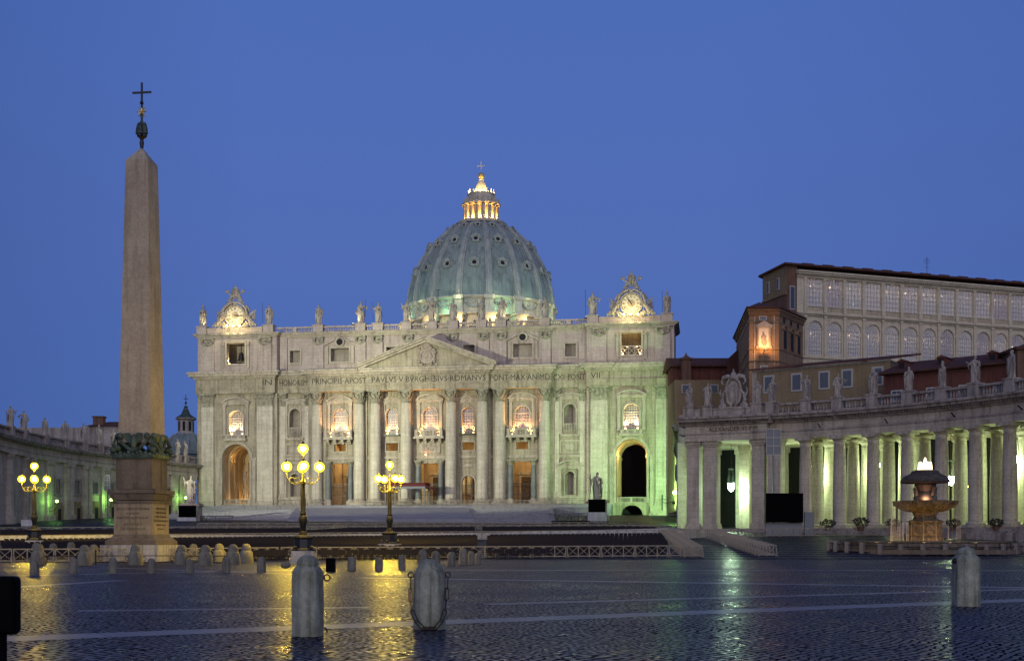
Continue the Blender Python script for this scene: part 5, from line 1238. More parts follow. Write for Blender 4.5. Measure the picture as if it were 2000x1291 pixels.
# ---- left arm: curved end and straight corridor to the facade
path = [(-84.0, 186), (-87.2, 200), (-88.8, 213), (-89.8, 227), (-89.6, 240), (-87.6, 253), (-85.2, 264), (-82.6, 274), (-79.8, 285), (-76.5, 296.5)]
lc = thing('left_corridor', (0, 0, 0), 'long pilastered stone corridor and colonnade end on the left', 'corridor')
def offs(p, d):
    out_ = []
    for i, q in enumerate(p):
        a = Vector(p[max(i - 1, 0)]); b = Vector(p[min(i + 1, len(p) - 1)]); t = (b - a).normalized(); out_.append((q[0] + t.y * d, q[1] - t.x * d))
    return out_       # +d = towards the square (right-hand side of the path)
def pathsweep(mb, prof, p):
    """prof: (offset towards the square, z or callable)"""
    cols = [offs(p, d) for d, z in prof]; m_ = len(prof)
    vs = [(cols[j][i][0], cols[j][i][1], prof[j][1] if not callable(prof[j][1]) else prof[j][1](p[i])) for i in range(len(p)) for j in range(m_)]
    mb.add(vs, [(i * m_ + j, i * m_ + (j + 1) % m_, (i + 1) * m_ + (j + 1) % m_, (i + 1) * m_ + j) for i in range(len(p) - 1) for j in range(m_)] + [tuple(range(m_)), tuple((len(p) - 1) * m_ + j for j in range(m_))])
gb = lambda q: gz(q[1]) - .5
mb = MB(); pathsweep(mb, [(-12, gb), (0, gb), (0, 17.3), (-12, 17.3)], path[2:]); mb.build('wall', M['cstone'], lc)
mb = MB(); pathsweep(mb, [(-12.5, 17.3), (.75, 17.3), (.75, 18.2), (.65, 18.21), (.65, 19.3), (-12.5, 19.3)], path); mb.build('entablature', M['cstone'], lc)
mb = MB(); 
for za, zb, p in ((18.1, 18.3, .2), (19.3, 19.55, .4), (19.55, 19.9, 1.2), (19.9, 20.2, 1.5)): pathsweep(mb, [(-12.6, za), (.65 + p, za), (.65 + p, zb), (-12.6, zb)], path)
pathsweep(mb, [(-.6, 20.2), (.5, 20.2), (.5, 20.5), (-.6, 20.5)], path); pathsweep(mb, [(-.6, 21.7), (.5, 21.7), (.5, 22.0), (-.6, 22.0)], path); mb.build('cornice', M['ctrim'], lc)
mb = MB(); pathsweep(mb, [(-12, 20.21), (-1, 20.21), (-5, 22.2), (-9, 22.2)], path); mb.build('roof', M['tile'], lc)
def at_px(px, d=0, pth=None):
    """point of the corridor face seen at picture column px, with the wall direction"""
    p = offs(pth or path, d); best = None
    for i in range(len(p) - 1):
        for k in range(40):
            t = k / 40; x = p[i][0] + (p[i + 1][0] - p[i][0]) * t; y = p[i][1] + (p[i + 1][1] - p[i][1]) * t
            e = abs(1000 + F * x / y - px)
            if best is None or e < best[0]: best = (e, x, y, math.atan2(p[i + 1][1] - p[i][1], p[i + 1][0] - p[i][0]))
    return best[1:]
def on_wall(mb, px, d=0): 
    x, y, a = at_px(px, d); mb.m = Matrix.Translation((x, y, 0)) @ Matrix.Rotation(a - PI / 2, 4, 'Z'); return x, y, a   # local +x = out from the wall
for px in (89, 97.5, 128, 137, 164, 172, 197, 206, 228, 236, 259, 267, 288, 296, 313, 320, 335, 341, 353, 359, 370, 376):
    mb = MB(); x, y, a = on_wall(mb, px); zg = gz(y) + .2; w_ = .62
    mb.box(.003, .6, -w_, w_, zg + .8, 16.6); mb.box(.004, .85, -w_ - .25, w_ + .25, zg - .6, zg + .8); mb.box(.004, .8, -w_ - .2, w_ + .2, 16.6, 17.299); mb.m = None; mb.build('pilaster', M['cstone'], lc)
for px in (112, 150, 184, 216, 246, 275, 304, 327, 347, 365):
    mb = MB(); x, y, a = on_wall(mb, px); zg = gz(y) + .2
    for q in (-1.45, 1.05): mb.box(.003, .3, q, q + .4, zg + 4.6, 14.4)
    mb.box(.003, .3, -1.05, 1.05, 14.0, 14.4); mb.box(.003, .3, -1.05, 1.05, zg + 4.6, zg + 4.9); mb.m = None; f_ = mb.build('window', M['ctrim'], lc)
    mb = MB(); on_wall(mb, px); mb.box(.002, .06, -1.05, 1.05, zg + 4.9, 14.0); mb.m = None; mb.build('pane', M['glass_dark'], f_)
    mb = MB(); on_wall(mb, px); mb.prism_z([(.004, -1.5), (.5, -1.5), (.5, 1.5), (.004, 1.5)], zg - .5, zg + 2.6); mb.prism_z([(.004, -1.1), (.42, -1.1), (.42, 1.1), (.004, 1.1)], zg + 2.6, zg + 3.3); mb.m = None; mb.build('door_lunette', M['ochre'], lc)
    mb = MB(); on_wall(mb, px); mb.box(.51, .56, -.55, .55, zg - .5, zg + 2.0); mb.m = None; mb.build('service_door', M['dark'], lc)
for px, rr in ((15, 1.05), (47, .9), (60, .9)):
    x, y, a = at_px(px, -.1); mb = MB(); zg = gz(y) + .6; hh = 17.3 - zg
    mb.lathe([(rr, .75), (rr, hh * .35), (rr * .85, hh - 1)], x, y, zg, seg=24) if px == 15 else mb.lathe([(rr, .75), (rr, hh - 1)], x, y, zg, seg=4, rot=a + PI / 4)
    mb.lathe([(rr * 1.3, -.8), (rr * 1.3, .5), (rr, .75)], x, y, zg, seg=20); mb.lathe([(rr * .85, hh - 1), (rr * 1.25, hh - .5), (rr * 1.25, hh)], x, y, zg, seg=20); mb.build('column', M['cstone'], lc, px == 15)
bx = MB(); pp = [p for p in path]
tot = 0
for i in range(len(path) - 1):
    a = Vector(path[i]); b = Vector(path[i + 1]); L = (b - a).length; k = 0
    while k < L:
        q = a + (b - a) * (k / L); bx.lathe([(.12, 0), (.18, .35), (.07, .85), (.13, 1.2)], q.x, q.y, 20.5, seg=5); k += .5
bx.build('balusters', M['ctrim'], lc)
LG = 'statues along the left corridor balustrade'
pm = MB()
for i, px in enumerate((20, 47, 88, 127, 163, 194, 222, 325, 347, 362)):
    on_wall(pm, px, .1); pm.box(-.8, .7, -.75, .75, 20.21, 22.2); pm.m = None
    x, y, a = at_px(px, .1)
    statue([1, 5, 2, 0, 3, 4, 1, 2, 5, 0][i], 3.3, (x, y, 22.2), a + PI / 2 - PI / 2 * 0 + random.uniform(-.4, .4) - PI * 0, 'stone saint statue on left corridor roof, ' + (ORD[i] + ' from the left picture edge' if i < 7 else ORD[i - 7] + ' to the right of the obelisk'), LG, None, random.uniform(1.0, 1.15), .045)
build_split(pm, 'statue_pedestal', M['ctrim'], lc, lambda c: round(c.y))
# wall lamps with green mercury globes
def wall_lamp(px, py, Y, label, e, col, rz=0, big=.26):
    p = P(px, py, Y); t = thing('wall_lamp', tuple(p), label, 'lamp', 'green wall lamps', rz)
    mb = MB(); mb.ball((0, 0, 0), big, 14, 10); mb.build('globe', M['globe_g'], t, True)
    mb = MB(); mb.tube([(0, 0, -big), (0, 0, -.9), (-.4, .3, -1.5), (-1.3, .8, -1.9), (-2.2, 1.2, -1.7)], .07, 6); mb.tube([(0, 0, -.9), (-.7, .4, -.7), (-1.4, .8, -1.2), (-2.1, 1.15, -1.0)], .05, 6); mb.lathe([(.05, -big - .15), (.2, -big - .05), (.22, -big + .08)], seg=10); mb.box(-2.35, -2.15, 1.0, 1.4, -3.2, -.3); mb.build('bracket', M['bronze'], t)
    plight((-.45, 0, 0), e, col, .25, t); return t
for px, py, lab in ((111, 979, 'green glowing globe lamp on the left corridor wall, nearest the triple yellow lamp'), (217, 976, 'green glowing globe lamp just left of the obelisk pedestal'), (363, 972, 'green glowing globe lamp behind the left saint statue')):
    x, y, a = at_px(px, 2.4); wall_lamp(px, py, y, lab, 230, (.35, 1, .16))
wall_lamp(1319, 962, 224, 'bright green lamp between the facade and right pavilion', 1500, (.38, 1, .20), 0, .42)
flood(tuple(P(1316, 985, 256)), 40000, (.48, 1, .36), fw(50.5, -1.4, 22), 'green floodlight on the ground at right end of facade', .3, 95, .35, 'bulb_g')
# right corridor sliver running back to the facade
rp_ = [(26.8, 195), (30, 215), (34, 248), (39.5, 283)]
mb = MB(); pathsweep(mb, [(-.0, gb), (3, gb), (3, 17.3), (-.0, 17.3)], rp_)
cr_ = mb.build('right_corridor_wall', M['cstone'], None); tag(cr_, 'narrow receding corridor wall between facade and right pavilion', 'wall')
cr_.name = 'corridor_wall'
mb = MB()
for za, zb, p in ((17.3, 19.3, .5), (19.3, 19.9, 1.1), (19.9, 20.3, 1.4), (21.4, 21.8, .3)): pathsweep(mb, [(-p, za), (3, za), (3, zb), (-p, zb)], rp_)
mb.build('cornice', M['ctrim'], cr_)
for k in range(9):
    t = k / 9; i = min(2, int(t * 3)); u = t * 3 - i; x = rp_[i][0] + (rp_[i + 1][0] - rp_[i][0]) * u; y = rp_[i][1] + (rp_[i + 1][1] - rp_[i][1]) * u
    mb = MB(); mb.box(x - .6, x + .3, y - .7, y + .7, gz(y) - .5, 17.29); mb.build('pilaster', M['cstone'], cr_)

# ================================================================== main floodlights on the colonnade roofs
CREAM = (.97, 1, .66)
flood((-83.6, 189, 22.6), 265000, CREAM, fw(-33, 0, 31), 'roof floodlight on the left colonnade aimed at the left half of the facade', .5, 42, .5)
flood((-83.9, 190.5, 22.6), 300000, CREAM, fw(13, 0, 33), 'roof floodlight on the left colonnade aimed at the right half of the facade', .5, 40, .5)
flood((31.6, 222, 21.4), 42000, CREAM, fw(2, 0, 26), 'roof floodlight on the right corridor aimed at the facade', .5, 88, .4)
flood((-83.4, 187, 22.6), 80000, (1, .80, .74), fw(-10, 0, 47), 'roof floodlight on the left colonnade aimed at the attic', .5, 60, .5)
flood((32.0, 224, 21.4), 24000, (1, .80, .74), fw(4, 0, 47), 'roof floodlight on the right corridor aimed at the attic', .5, 84, .4)
flood(tuple(at_px(222, -1.8)[:2]) + (21.4,), 300, (.25, 1, .55), P(232, 850, 250), 'green floodlight on left corridor roof by obelisk', .3, 120, .5, 'bulb_g')

# ================================================================== OBELISK
OX, OY = (277 - 1000) / F * 105.6, 105.6
ob = thing('obelisk', (OX, OY, 0), 'tall granite obelisk on inscribed pedestal with bronze cross on top', 'obelisk', rz=R(-7.5))
def sqf(mb, lv):
    vs = []; 
    for h, z in lv: vs += [(-h, -h, z), (h, -h, z), (h, h, z), (-h, h, z)]
    n = len(lv); mb.add(vs, [(3, 2, 1, 0), (4 * n - 4, 4 * n - 3, 4 * n - 2, 4 * n - 1)] + [(j * 4 + i, j * 4 + (i + 1) % 4, j * 4 + 4 + (i + 1) % 4, j * 4 + 4 + i) for j in range(n - 1) for i in range(4)])
mb = MB(); sqf(mb, [(1.46, 10.1), (1.46, 10.4), (1.0, 34.2), (.12, 35.4)]); mb.build('shaft', M['granite'], ob)
mb = MB(); sqf(mb, [(1.62, 6.15), (1.6, 8.7)]); mb.build('upper_block', M['granite_d'], ob)
mb = MB(); sqf(mb, [(2.1, 5.75), (2.1, 6.1)]); sqf(mb, [(1.85, 5.2), (2.05, 5.7)]); sqf(mb, [(1.75, 4.9), (1.8, 5.15)]); mb.build('cornice_moulding', M['granite_d'], ob)
mb = MB(); sqf(mb, [(1.72, 2.3), (1.7, 4.9)]); mb.build('inscribed_block', M['granite_i'], ob)
mb = MB(); sqf(mb, [(1.85, 2.05), (1.75, 2.3)]); sqf(mb, [(2.2, 1.75), (1.95, 2.04)]); sqf(mb, [(2.25, 1.4), (2.25, 1.74)]); mb.build('foot_moulding', M['granite_d'], ob)
mb = MB(); sqf(mb, [(2.55, -.1), (2.55, 1.39)]); mb.build('marble_base', M['white'], ob)
mb = MB(); sqf(mb, [(1.75, 8.7), (1.85, 8.85), (1.85, 9.1), (1.6, 9.2)])
for sx_ in (-1, 1):
    for sy_ in (-1, 1):
        c = (sx_ * 1.5, sy_ * 1.5, 9.6); mb.ball(c, .38, 10, 8, 1, 1, .8); mb.tube([(sx_ * 1.5, sy_ * 1.5, 9.7), (sx_ * 1.75, sy_ * 1.75, 9.9), (sx_ * 1.6, sy_ * 1.6, 10.6)], [.3, .22, .1], 8)
        mb.ball((sx_ * 1.78, sy_ * 1.78, 9.45), .28, 8, 6); mb.tube([(sx_ * 1.6, sy_ * 1.6, 9.2), (sx_ * 2.05, sy_ * 1.6, 9.1)], .12, 6)
for ax in range(4):
    mb.m = Matrix.Rotation(ax * PI / 2, 4, 'Z')
    mb.tube([(-1.35 + 2.7 * i / 12, -1.62, 10.45 - 1.05 * math.sin(PI * i / 12)) for i in range(13)], [.1 + .1 * math.sin(PI * i / 12) for i in range(13)], 8)
    mb.lathe([(.05, 0), (.22, .2), (.3, .8), (.15, 1.2), (.08, 1.45)], 0, -1.6, 9.35, seg=10)
    for sd in (-1, 1): mb.add([(0, -1.62, 10.5), (sd * .35, -1.75, 10.9), (sd * .85, -1.72, 10.85), (sd * .75, -1.65, 10.35), (sd * .3, -1.62, 9.95)], [(0, 1, 2, 3, 4)]); mb.ball((sd * 1.2, -1.6, 10.6), .3, 8, 6)
    for i in range(9): mb.ball((-1.5 + 3 * i / 8, -1.72, 9.05 + .12 * (i % 2)), .2, 7, 5)
mb.m = None; mb.build('bronze_garlands', M['bronze'], ob, True)
mb = MB(); mb.lathe([(.1, 35.3), (.2, 35.9), (.14, 36.2), (.28, 36.4)], seg=10)
for k in range(3): a = k * 2.1; mb.ball((.22 * math.cos(a), .22 * math.sin(a), 36.55), .26, 8, 6)
mb.build('mount', M['iron'], ob, True)
mb = MB(); 
for k, (x, z) in enumerate(((0, 37.2), (-.28, 36.95), (.28, 36.95), (0, 36.9))): mb.lathe([(.27, -.25), (.24, .2), (.13, .6), (.04, .75)], x, 0 if k < 3 else -.25, z, seg=10)
mb.lathe([(.1, 0), (.14, .5), (.05, .6)], 0, 0, 37.9, seg=8); mb.build('bronze_mounts', M['bronze'], ob, True)
mb = MB(); 
for k in range(8): a = k * PI / 4; mb.tube([(0, 0, 38.6), (.32 * math.cos(a), 0, 38.6 + .42 * math.sin(a)), (.45 * math.cos(a), 0, 38.6 + .6 * math.sin(a))], [.1, .07, .01], 5)
mb.build('star', M['gold'], ob)
mb = MB(); mb.box(-.07, .07, -.07, .07, 38.9, 41.1); mb.box(-.84, .84, -.065, .065, 40.18, 40.33); mb.lathe([(.1, 0), (.18, .15), (.1, .3)], 0, 0, 39.2, seg=8); mb.build('cross', M['iron'], ob)
for i, s_ in enumerate(['ECCE\u00b7CRVX\u00b7DOMINI', 'FVGITE', 'PARTES\u00b7ADVERSAE', 'VICIT\u00b7LEO', 'DE\u00b7TRIBV\u00b7IVDA']):
    wd = [2.9, 1.1, 2.8, 1.6, 2.2][i]; text(s_, 'inscription', M['fletters'], ob, wd, .2, (0, -1.722, [4.45, 4.05, 3.7, 3.15, 2.75][i]), (R(90), 0, 0), .008)
for i, s_ in enumerate(['CHRISTVS\u00b7VINCIT', 'CHRISTVS\u00b7REGNAT', 'CHRISTVS\u00b7IMPERAT', 'CHRISTVS\u00b7AB\u00b7OMNI\u00b7MALO', 'PLEBEM\u00b7SVAM', 'DEFENDAT']):
    text(s_, 'inscription', M['fletters'], ob, [2.2, 2.3, 2.5, 2.9, 1.9, 1.4][i], .16, (1.722, 0, 4.5 - .35 * i), (R(90), 0, R(90)), .008)

# ================================================================== STREET LAMPS
def street_lamp(loc, rz, label, e=650):
    t = thing('street_lamp', loc, label, 'street lamp', 'five globe street lamps on the square', rz)
    mb = MB(); mb.box(-1.05, 1.05, -1.05, 1.05, -.1, .35); mb.box(-.9, .9, -.9, .9, .35, .95); mb.build('marble_base', M['white'], t)
    mb = MB(); mb.lathe([(.95, .95), (.9, 1.1), (.75, 1.2), (.72, 1.85), (.85, 2.0), (.8, 2.1), (.4, 2.2)], seg=8, rot=PI / 8)
    for k in range(4): a = PI / 4 + k * PI / 2; mb.ball((.85 * math.cos(a), .85 * math.sin(a), 1.2), .16, 8, 6)
    mb.build('iron_foot', M['iron'], t)
    mb = MB(); mb.lathe([(.34, 2.2), (.3, 2.4), (.2, 2.5), (.24, 2.9), (.36, 3.3), (.3, 3.6), (.2, 3.75), (.26, 3.85), (.2, 4.0), (.21, 4.6), (.17, 5.6), (.14, 6.0), (.2, 6.1), (.24, 6.3), (.12, 6.5), (.09, 7.0), (.05, 7.2), (.05, 8.35)], seg=16); mb.build('post', M['lampmetal'], t, True)
    mb = MB(); gl = MB(); cp = MB(); pts = []
    for k in range(4):
        a = k * PI / 2; u = (math.cos(a), math.sin(a))
        arc = [(.1, 6.3), (.3, 6.15), (.65, 6.1), (1.0, 6.25), (1.22, 6.6), (1.25, 7.05)]
        mb.tube([(r * u[0], r * u[1], z) for r, z in arc], .05, 6)
        for c_, rr in ((.45, .2), (.85, .22)): mb.tube([((c_ + rr * math.cos(t_)) * u[0], (c_ + rr * math.cos(t_)) * u[1], 6.42 + rr * math.sin(t_)) for t_ in [i * PI / 5 for i in range(11)]], .022, 5)
        mb.lathe([(.05, 0), (.16, .08), (.12, .16)], 1.25 * u[0], 1.25 * u[1], 7.05, seg=10)
        pts.append((1.25 * u[0], 1.25 * u[1], 7.45)); 
    mb.lathe([(.05, 0), (.18, .1), (.12, .2)], 0, 0, 8.3, seg=10); mb.build('arms', M['lampmetal'], t, True)
    pts.append((0, 0, 8.85))
    for q in pts:
        gm = MB(); gm.ball((0, 0, 0), .40, 18, 12); g_ = gm.build('globe', M['globe'], t, True, q)  # globe drawn oversized so its shell takes in the glare halo
        cm = MB(); cm.lathe([(.16, .36), (.12, .44), (.03, .58)], seg=8); cm.build('globe_cap', M['iron'], g_); im = MB(); im.ball((0, 0, 0), .2, 14, 10); im.build('bulb', M['mantle'], g_, True)
    for q in pts: plight((q[0] * 1.0, q[1] * 1.0, q[2] - .42), e / 5, (1, .66, .05), .12, t, 'globe_light', 'SPOT', (q[0] * 1.0, q[1], 0), 175, .3)
    plight((0, 0, 7.75), e * .12, (1, .66, .08), .3, t, 'globe_glow')
    return t
street_lamp(((592 - 1000) / F * 95, 95, 0), R(12), 'nearest lit yellow five globe lamp, right of the obelisk behind the first bollard', 10000)
street_lamp(((761 - 1000) / F * 123, 123, gz(123)), R(31), 'lit yellow five globe lamp in the middle, above the chained bollard', 10000)
street_lamp(((67 - 1000) / F * 131, 131, gz(131)), R(20), 'lit yellow five globe lamp at the left, before the corridor', 10000)

# ================================================================== BOLLARDS
def big_bollard(loc, rz, label, h=1.62, r=.285, oct_=True):
    t = thing('stone_bollard', loc, label, 'bollard', 'large foreground stone bollards', rz)
    mb = MB()
    if oct_: mb.lathe([(r, -.02), (r * 1.0, h * .40), (r * .985, h * .79), (r * .94, h * .815), (r * .70, h * .87), (r * .6, h * .872)], seg=8, rot=PI / 8); mb.lathe([(r * .66, h * .86), (r * .65, h * .90), (r * .58, h * .945), (r * .42, h * .98), (r * .2, h * .997), (.01, h)], seg=24)
    else: mb.lathe([(r, -.02), (r * 1.0, h * .40), (r * .99, h * .755), (r * .93, h * .80), (r * .80, h * .865), (r * .62, h * .93), (r * .38, h * .98), (r * .15, h)], seg=28)
    o = mb.build('bollard_shaft', M['bollard'], t, not oct_); bv = o.modifiers.new('b', 'BEVEL'); bv.width = .03; bv.segments = 3; bv.limit_method = 'ANGLE'; bv.angle_limit = R(20)
    return t
def eye(parent, x, z, s=1):
    mb = MB(); mb.tube([(x + s * .05 + .055 * math.cos(k * PI / 5), 0, z + .055 * math.sin(k * PI / 5)) for k in range(11)], .014, 6); mb.tube([(x - s * .03, 0, z), (x + s * .02, 0, z)], .02, 6); return mb.build('iron_eye', M['rust'], parent)
p = G(601, 1241); b1 = big_bollard((p.x, p.y, 0), R(10), 'square-shouldered stone bollard left of centre, before the nearest lamp', 1.42, .30); eye(b1, .285, 1.02); 
mb = MB(); mb.tube([(.29, 0, .14), (.34, -.02, .10), (.33, 0, .06)], .018, 6); mb.build('iron_stub', M['rust'], b1)
p = G(839, 1228); b2 = big_bollard((p.x, p.y, 0), 0, 'rounded stone bollard with a hanging iron chain loop across its front', 1.33, .305, False); eye(b2, .30, 1.02); eye(b2, -.30, 1.02, -1)
ch = thing('iron_chain', (p.x, p.y, 0), 'rusty iron chain looped around the front of the middle bollard', 'chain')
def link(mb, a, b, flat):
    a, b = Vector(a), Vector(b); d = (b - a).normalized(); s = d.cross(Vector((0, 1, 0))).normalized() * .032 if flat else Vector((0, .032, 0))
    e = d * .02; pts = [a - s, a - e - s * .5, a - e + s * .5, a + s, b + s, b + e + s * .5, b + e - s * .5, b - s, a - s]; mb.tube(pts, .011, 6)
cp_ = [(-.35, -.02, .98), (-.355, -.1, .76), (-.345, -.2, .55), (-.31, -.29, .36), (-.22, -.36, .17), (-.09, -.38, .035), (.13, -.38, .035), (.25, -.36, .18), (.31, -.29, .37), (.33, -.2, .57), (.34, -.1, .77), (.35, -.02, .98)]
for i in range(len(cp_) - 1):
    mb = MB(); link(mb, cp_[i], cp_[i + 1], i % 2 == 1 or i in (4, 6)); 
    if i == 5: link(mb, (-.12, -.40, .02), (.12, -.40, .02), False); mb.box(-.1, .12, -.40, -.34, .01, .05)
    mb.build('chain_link', M['rust'], ch, True)
p = G(1887, 1183); b3 = big_bollard((p.x, p.y, 0), R(12), 'pale stone bollard at the right, before the fountain', 1.52, .365)
mb = MB(); mb.m = Matrix.Rotation(R(80), 4, 'Y'); mb.lathe([(.07, -.40), (.07, -.34)], seg=10); mb.m = Matrix.Translation((-.33, -.02, 1.16)); mb.ball((0, 0, 0), .075, 10, 8); mb.m = None; mb.build('iron_knob', M['rust'], b3)
# small granite bollards, half ring
sm = MB(); sm.lathe([(.255, -.02), (.25, .5), (.24, .66), (.21, .76), (.14, .84), (.05, .875)], seg=20)
SBG = 'small granite bollards in a row before the obelisk'
proto = None
spx = [(67, 1122, .95), (143, 1120, .9), (220, 1119.5, .95), (296, 1119, .95), (370, 1118.5, .95), (442, 1118.5, .9), (511, 1118, .98), (687, 1114.5, .98), (740, 1113.5, .95), (785, 1112, .95), (826, 1108, 1.3), (851, 1106, 1.25), (882, 1105, 1.25), (905, 1103, 1.3), (920, 1102, 1.1), (933, 1101, 1.0)]
for i, (px, py, k) in enumerate(spx):
    p = G(px, py)
    if proto is None: o = proto = sm.build('small_bollard', M['bollard_s'], None, True)
    else: o = proto.copy(); COL.objects.link(o)
    o.location = (p.x, p.y, 0); o.scale = (k * (.92 + .05 * (i % 3)), k * .95, k * (.9 + .06 * ((i * 7) % 4))); o.rotation_euler = (random.uniform(-.02, .02), random.uniform(-.02, .02), i)
    tag(o, 'small round-topped granite bollard, ' + ordn(i) + ' from the left in the front row', 'bollard', SBG)
p = G(646, 1116); t = thing('litter_bin', (p.x, p.y, 0), 'dark square litter bin among the small bollards', 'litter bin')
mb = MB(); mb.box(-.24, .24, -.24, .24, 0, .74); mb.build('bin_body', M['darkbox'], t); mb = MB(); mb.box(-.27, .27, -.27, .27, .74, .8); mb.build('bin_rim', M['iron'], t)
p = G(558, 1110); mb = MB(); mb.ball((0, 0, .2), .33, 14, 8, 1, .6, .62)
o = mb.build('stone_ball', M['bollard_s'], None, True, (p.x, p.y, 0)); tag(o, 'low pale stone lump left of the first big bollard', 'stone')
# broad bollards and iron railing round the obelisk
bb = MB(); bb.lathe([(.62, -.05), (.6, .5), (.52, .88), (.42, .98), (.43, 1.1), (.40, 1.25), (.30, 1.42), (.12, 1.5)], seg=20)
BG = 'broad stone bollards ringing the obelisk'; proto = None; prev = None
ring = [(75, 1103), (104, 1092), (139, 1089), (165, 1104), (183, 1097), (265, 1103), (355, 1103), (378, 1094), (401, 1104), (428, 1098), (455, 1103), (481, 1100), (71, 1094)]
for i, (px, py) in enumerate(ring):
    p = G(px, py)
    if proto is None: o = proto = bb.build('broad_bollard', M['bollard_s'], None, True)
    else: o = proto.copy(); COL.objects.link(o)
    k = random.uniform(.86, .98); o.location = (p.x, p.y, gz(p.y)); o.scale = (k * .92, k * .92, k * 1.05); tag(o, 'broad stone bollard with domed head, about ' + ['leftmost by the left lamp', 'second from left by the left lamp', 'third from left, farther back', 'fourth from left before the fence', 'fifth from left, just left of the obelisk', 'directly before the obelisk base', 'just right of the obelisk base', 'second right of the obelisk, farther back', 'third right of the obelisk', 'fourth right of the obelisk', 'fifth right of the obelisk', 'last one right of the obelisk', 'behind the leftmost broad bollard'][i].replace('about ', ''), 'bollard', BG)
def rail(a, b, lab):
    a, b = G(*a), G(*b); L = (b - a).length; t = thing('iron_railing', a, lab, 'railing', 'low iron railings round the obelisk', math.atan2(b.y - a.y, b.x - a.x))
    mb = MB(); mb.box(0, L, -.03, .03, .62, .68); mb.box(0, L, -.03, .03, .16, .22); mb.build('rails', M['rust'], t)
    mb = MB()
    for x in (.03, L - .03): mb.box(x - .05, x + .05, -.05, .05, 0, .95); mb.ball((x, 0, 1.0), .08, 8, 6)
    for x, s in ((.2, 1), (L - .2, -1)): mb.tube([(x + s * (.14 - .14 * math.cos(k * PI / 5)), 0, .44 + .14 * math.sin(k * PI / 5)) for k in range(9)], .025, 5)
    mb.build('posts', M['rust'], t)
rail((186, 1103), (258, 1102.5), 'low iron railing left of the bollard before the obelisk'); rail((273, 1102.5), (346, 1102.5), 'low iron railing right of the bollard before the obelisk')
rail((363, 1103), (393, 1103.5), 'short iron railing between bollards right of the obelisk'); rail((408, 1103.5), (448, 1103), 'iron railing between the third and fifth right bollards'); rail((82, 1103), (158, 1103.5), 'iron railing between the left bollards')

# ================================================================== FENCES
PAN = {}
def fence(a, b, group, where, L0=3.3, h=1.12, flat=True):
    """row of wooden barrier panels, each with crossed braces"""
    a, b = Vector(a), Vector(b); L = (b - a).length; n = max(1, round(L / L0)); l = L / n; key = (round(l, 2), h)
    if key not in PAN:
        mb = MB(); m_ = l - .05
        mb.box(.02, m_, -.035, .035, h - .1, h); mb.box(.02, m_, -.035, .035, .1, .19)
        for k in range(4): x = .02 + (m_ - .09) * k / 3; mb.box(x, x + .07, -.045, .045, 0, h - .01)
        for k in range(3):
            x0 = .09 + (m_ - .09) * k / 3; x1 = x0 + (m_ - .09) / 3 - .07; mb.beam((x0, .01, .19), (x1, .01, h - .1), .045, .03, (0, 1, 0)); mb.beam((x0, -.02, h - .1), (x1, -.02, .19), .045, .03, (0, 1, 0))
        for x in (.1, m_ - .1): mb.beam((x, -.25, 0), (x, .0, .5), .05); mb.beam((x, .25, 0), (x, .0, .5), .05)
        me = mb.mesh('barrier_panel'); me.materials.append(M['wood']); PAN[key] = me
    for i in range(n):
        p = a + (b - a) * i / n; q = a + (b - a) * (i + 1) / n; o = D.objects.new('barrier_panel', PAN[key]); COL.objects.link(o)
        o.location = (p.x, p.y, gz(p.y) if flat else p.z); o.rotation_euler = (random.uniform(-.03, .03), -math.atan2((gz(q.y) - gz(p.y)) if flat else q.z - p.z, l), math.atan2(q.y - p.y, q.x - p.x) + random.uniform(-.012, .012))
        tag(o, 'wooden panel ' + where + ', ' + ordn(i) + ' from left', 'barrier', group)
fence(G(-60, 1099), G(545, 1092), 'front row of wooden barriers', 'in nearest row left of the lamp')
fence(G(548, 1092), G(1372, 1087), 'front row of wooden barriers right', 'in nearest row right of the lamp')
def barrier_stack(a, b, group, where, wd=1.9, h=1.12, step=1.7):
    """barriers standing one behind the other along a line, each turned towards the square"""
    a, b = Vector(a), Vector(b); L = (b - a).length; n = int(L / step); mb = MB()
    mb.box(0, wd, -.035, .035, h - .1, h); mb.box(0, wd, -.035, .035, .1, .19)
    for x in (0, wd / 2 - .035, wd - .07): mb.box(x, x + .07, -.045, .045, 0, h - .01)
    for x0 in (.07, wd / 2 + .035): x1 = x0 + wd / 2 - .11; mb.beam((x0, .01, .19), (x1, .01, h - .1), .045, .03, (0, 1, 0)); mb.beam((x0, -.02, h - .1), (x1, -.02, .19), .045, .03, (0, 1, 0))
    mb.beam((wd - .05, -.45, 0), (wd - .05, 0, .9), .06); mb.beam((.05, -.45, 0), (.05, 0, .9), .06)
    me = mb.mesh('barrier_panel'); me.materials.append(M['wood'])
    for i in range(n):
        p = a + (b - a) * i / n; o = D.objects.new('barrier_panel', me); COL.objects.link(o); o.location = (p.x - wd, p.y, gz(p.y)); o.rotation_euler = (0, 0, random.uniform(.0, .16))
        tag(o, 'wooden panel ' + where + ', ' + ordn(i) + ' from the front', 'barrier', group)
barrier_stack(G(1374, 1088), G(1312, 1049), 'stack of wooden barriers at the front corner', 'in stack leading back from front corner')
barrier_stack(G(1518, 1086), G(1402, 1050), 'slanting stack of wooden barriers by the pavilion', 'in slanting stack before the pavilion', 1.9, 1.12, 1.9)
fence(G(-60, 1065), G(1350, 1050), 'second row of wooden barriers', 'in the row along the white board wall', 3.8)
fence(G(-60, 1046), G(1190, 1039), 'third row of wooden barriers', 'in the row behind the far chairs', 4.4)
fence(G(1192, 1040), G(1330, 1041), 'barriers by the green lit ground', 'in the green lit row left of the pavilion', 3.4)
fence(G(385, 1036), G(1185, 1033), 'fourth row of wooden barriers', 'in the farthest row below the steps', 4.6)
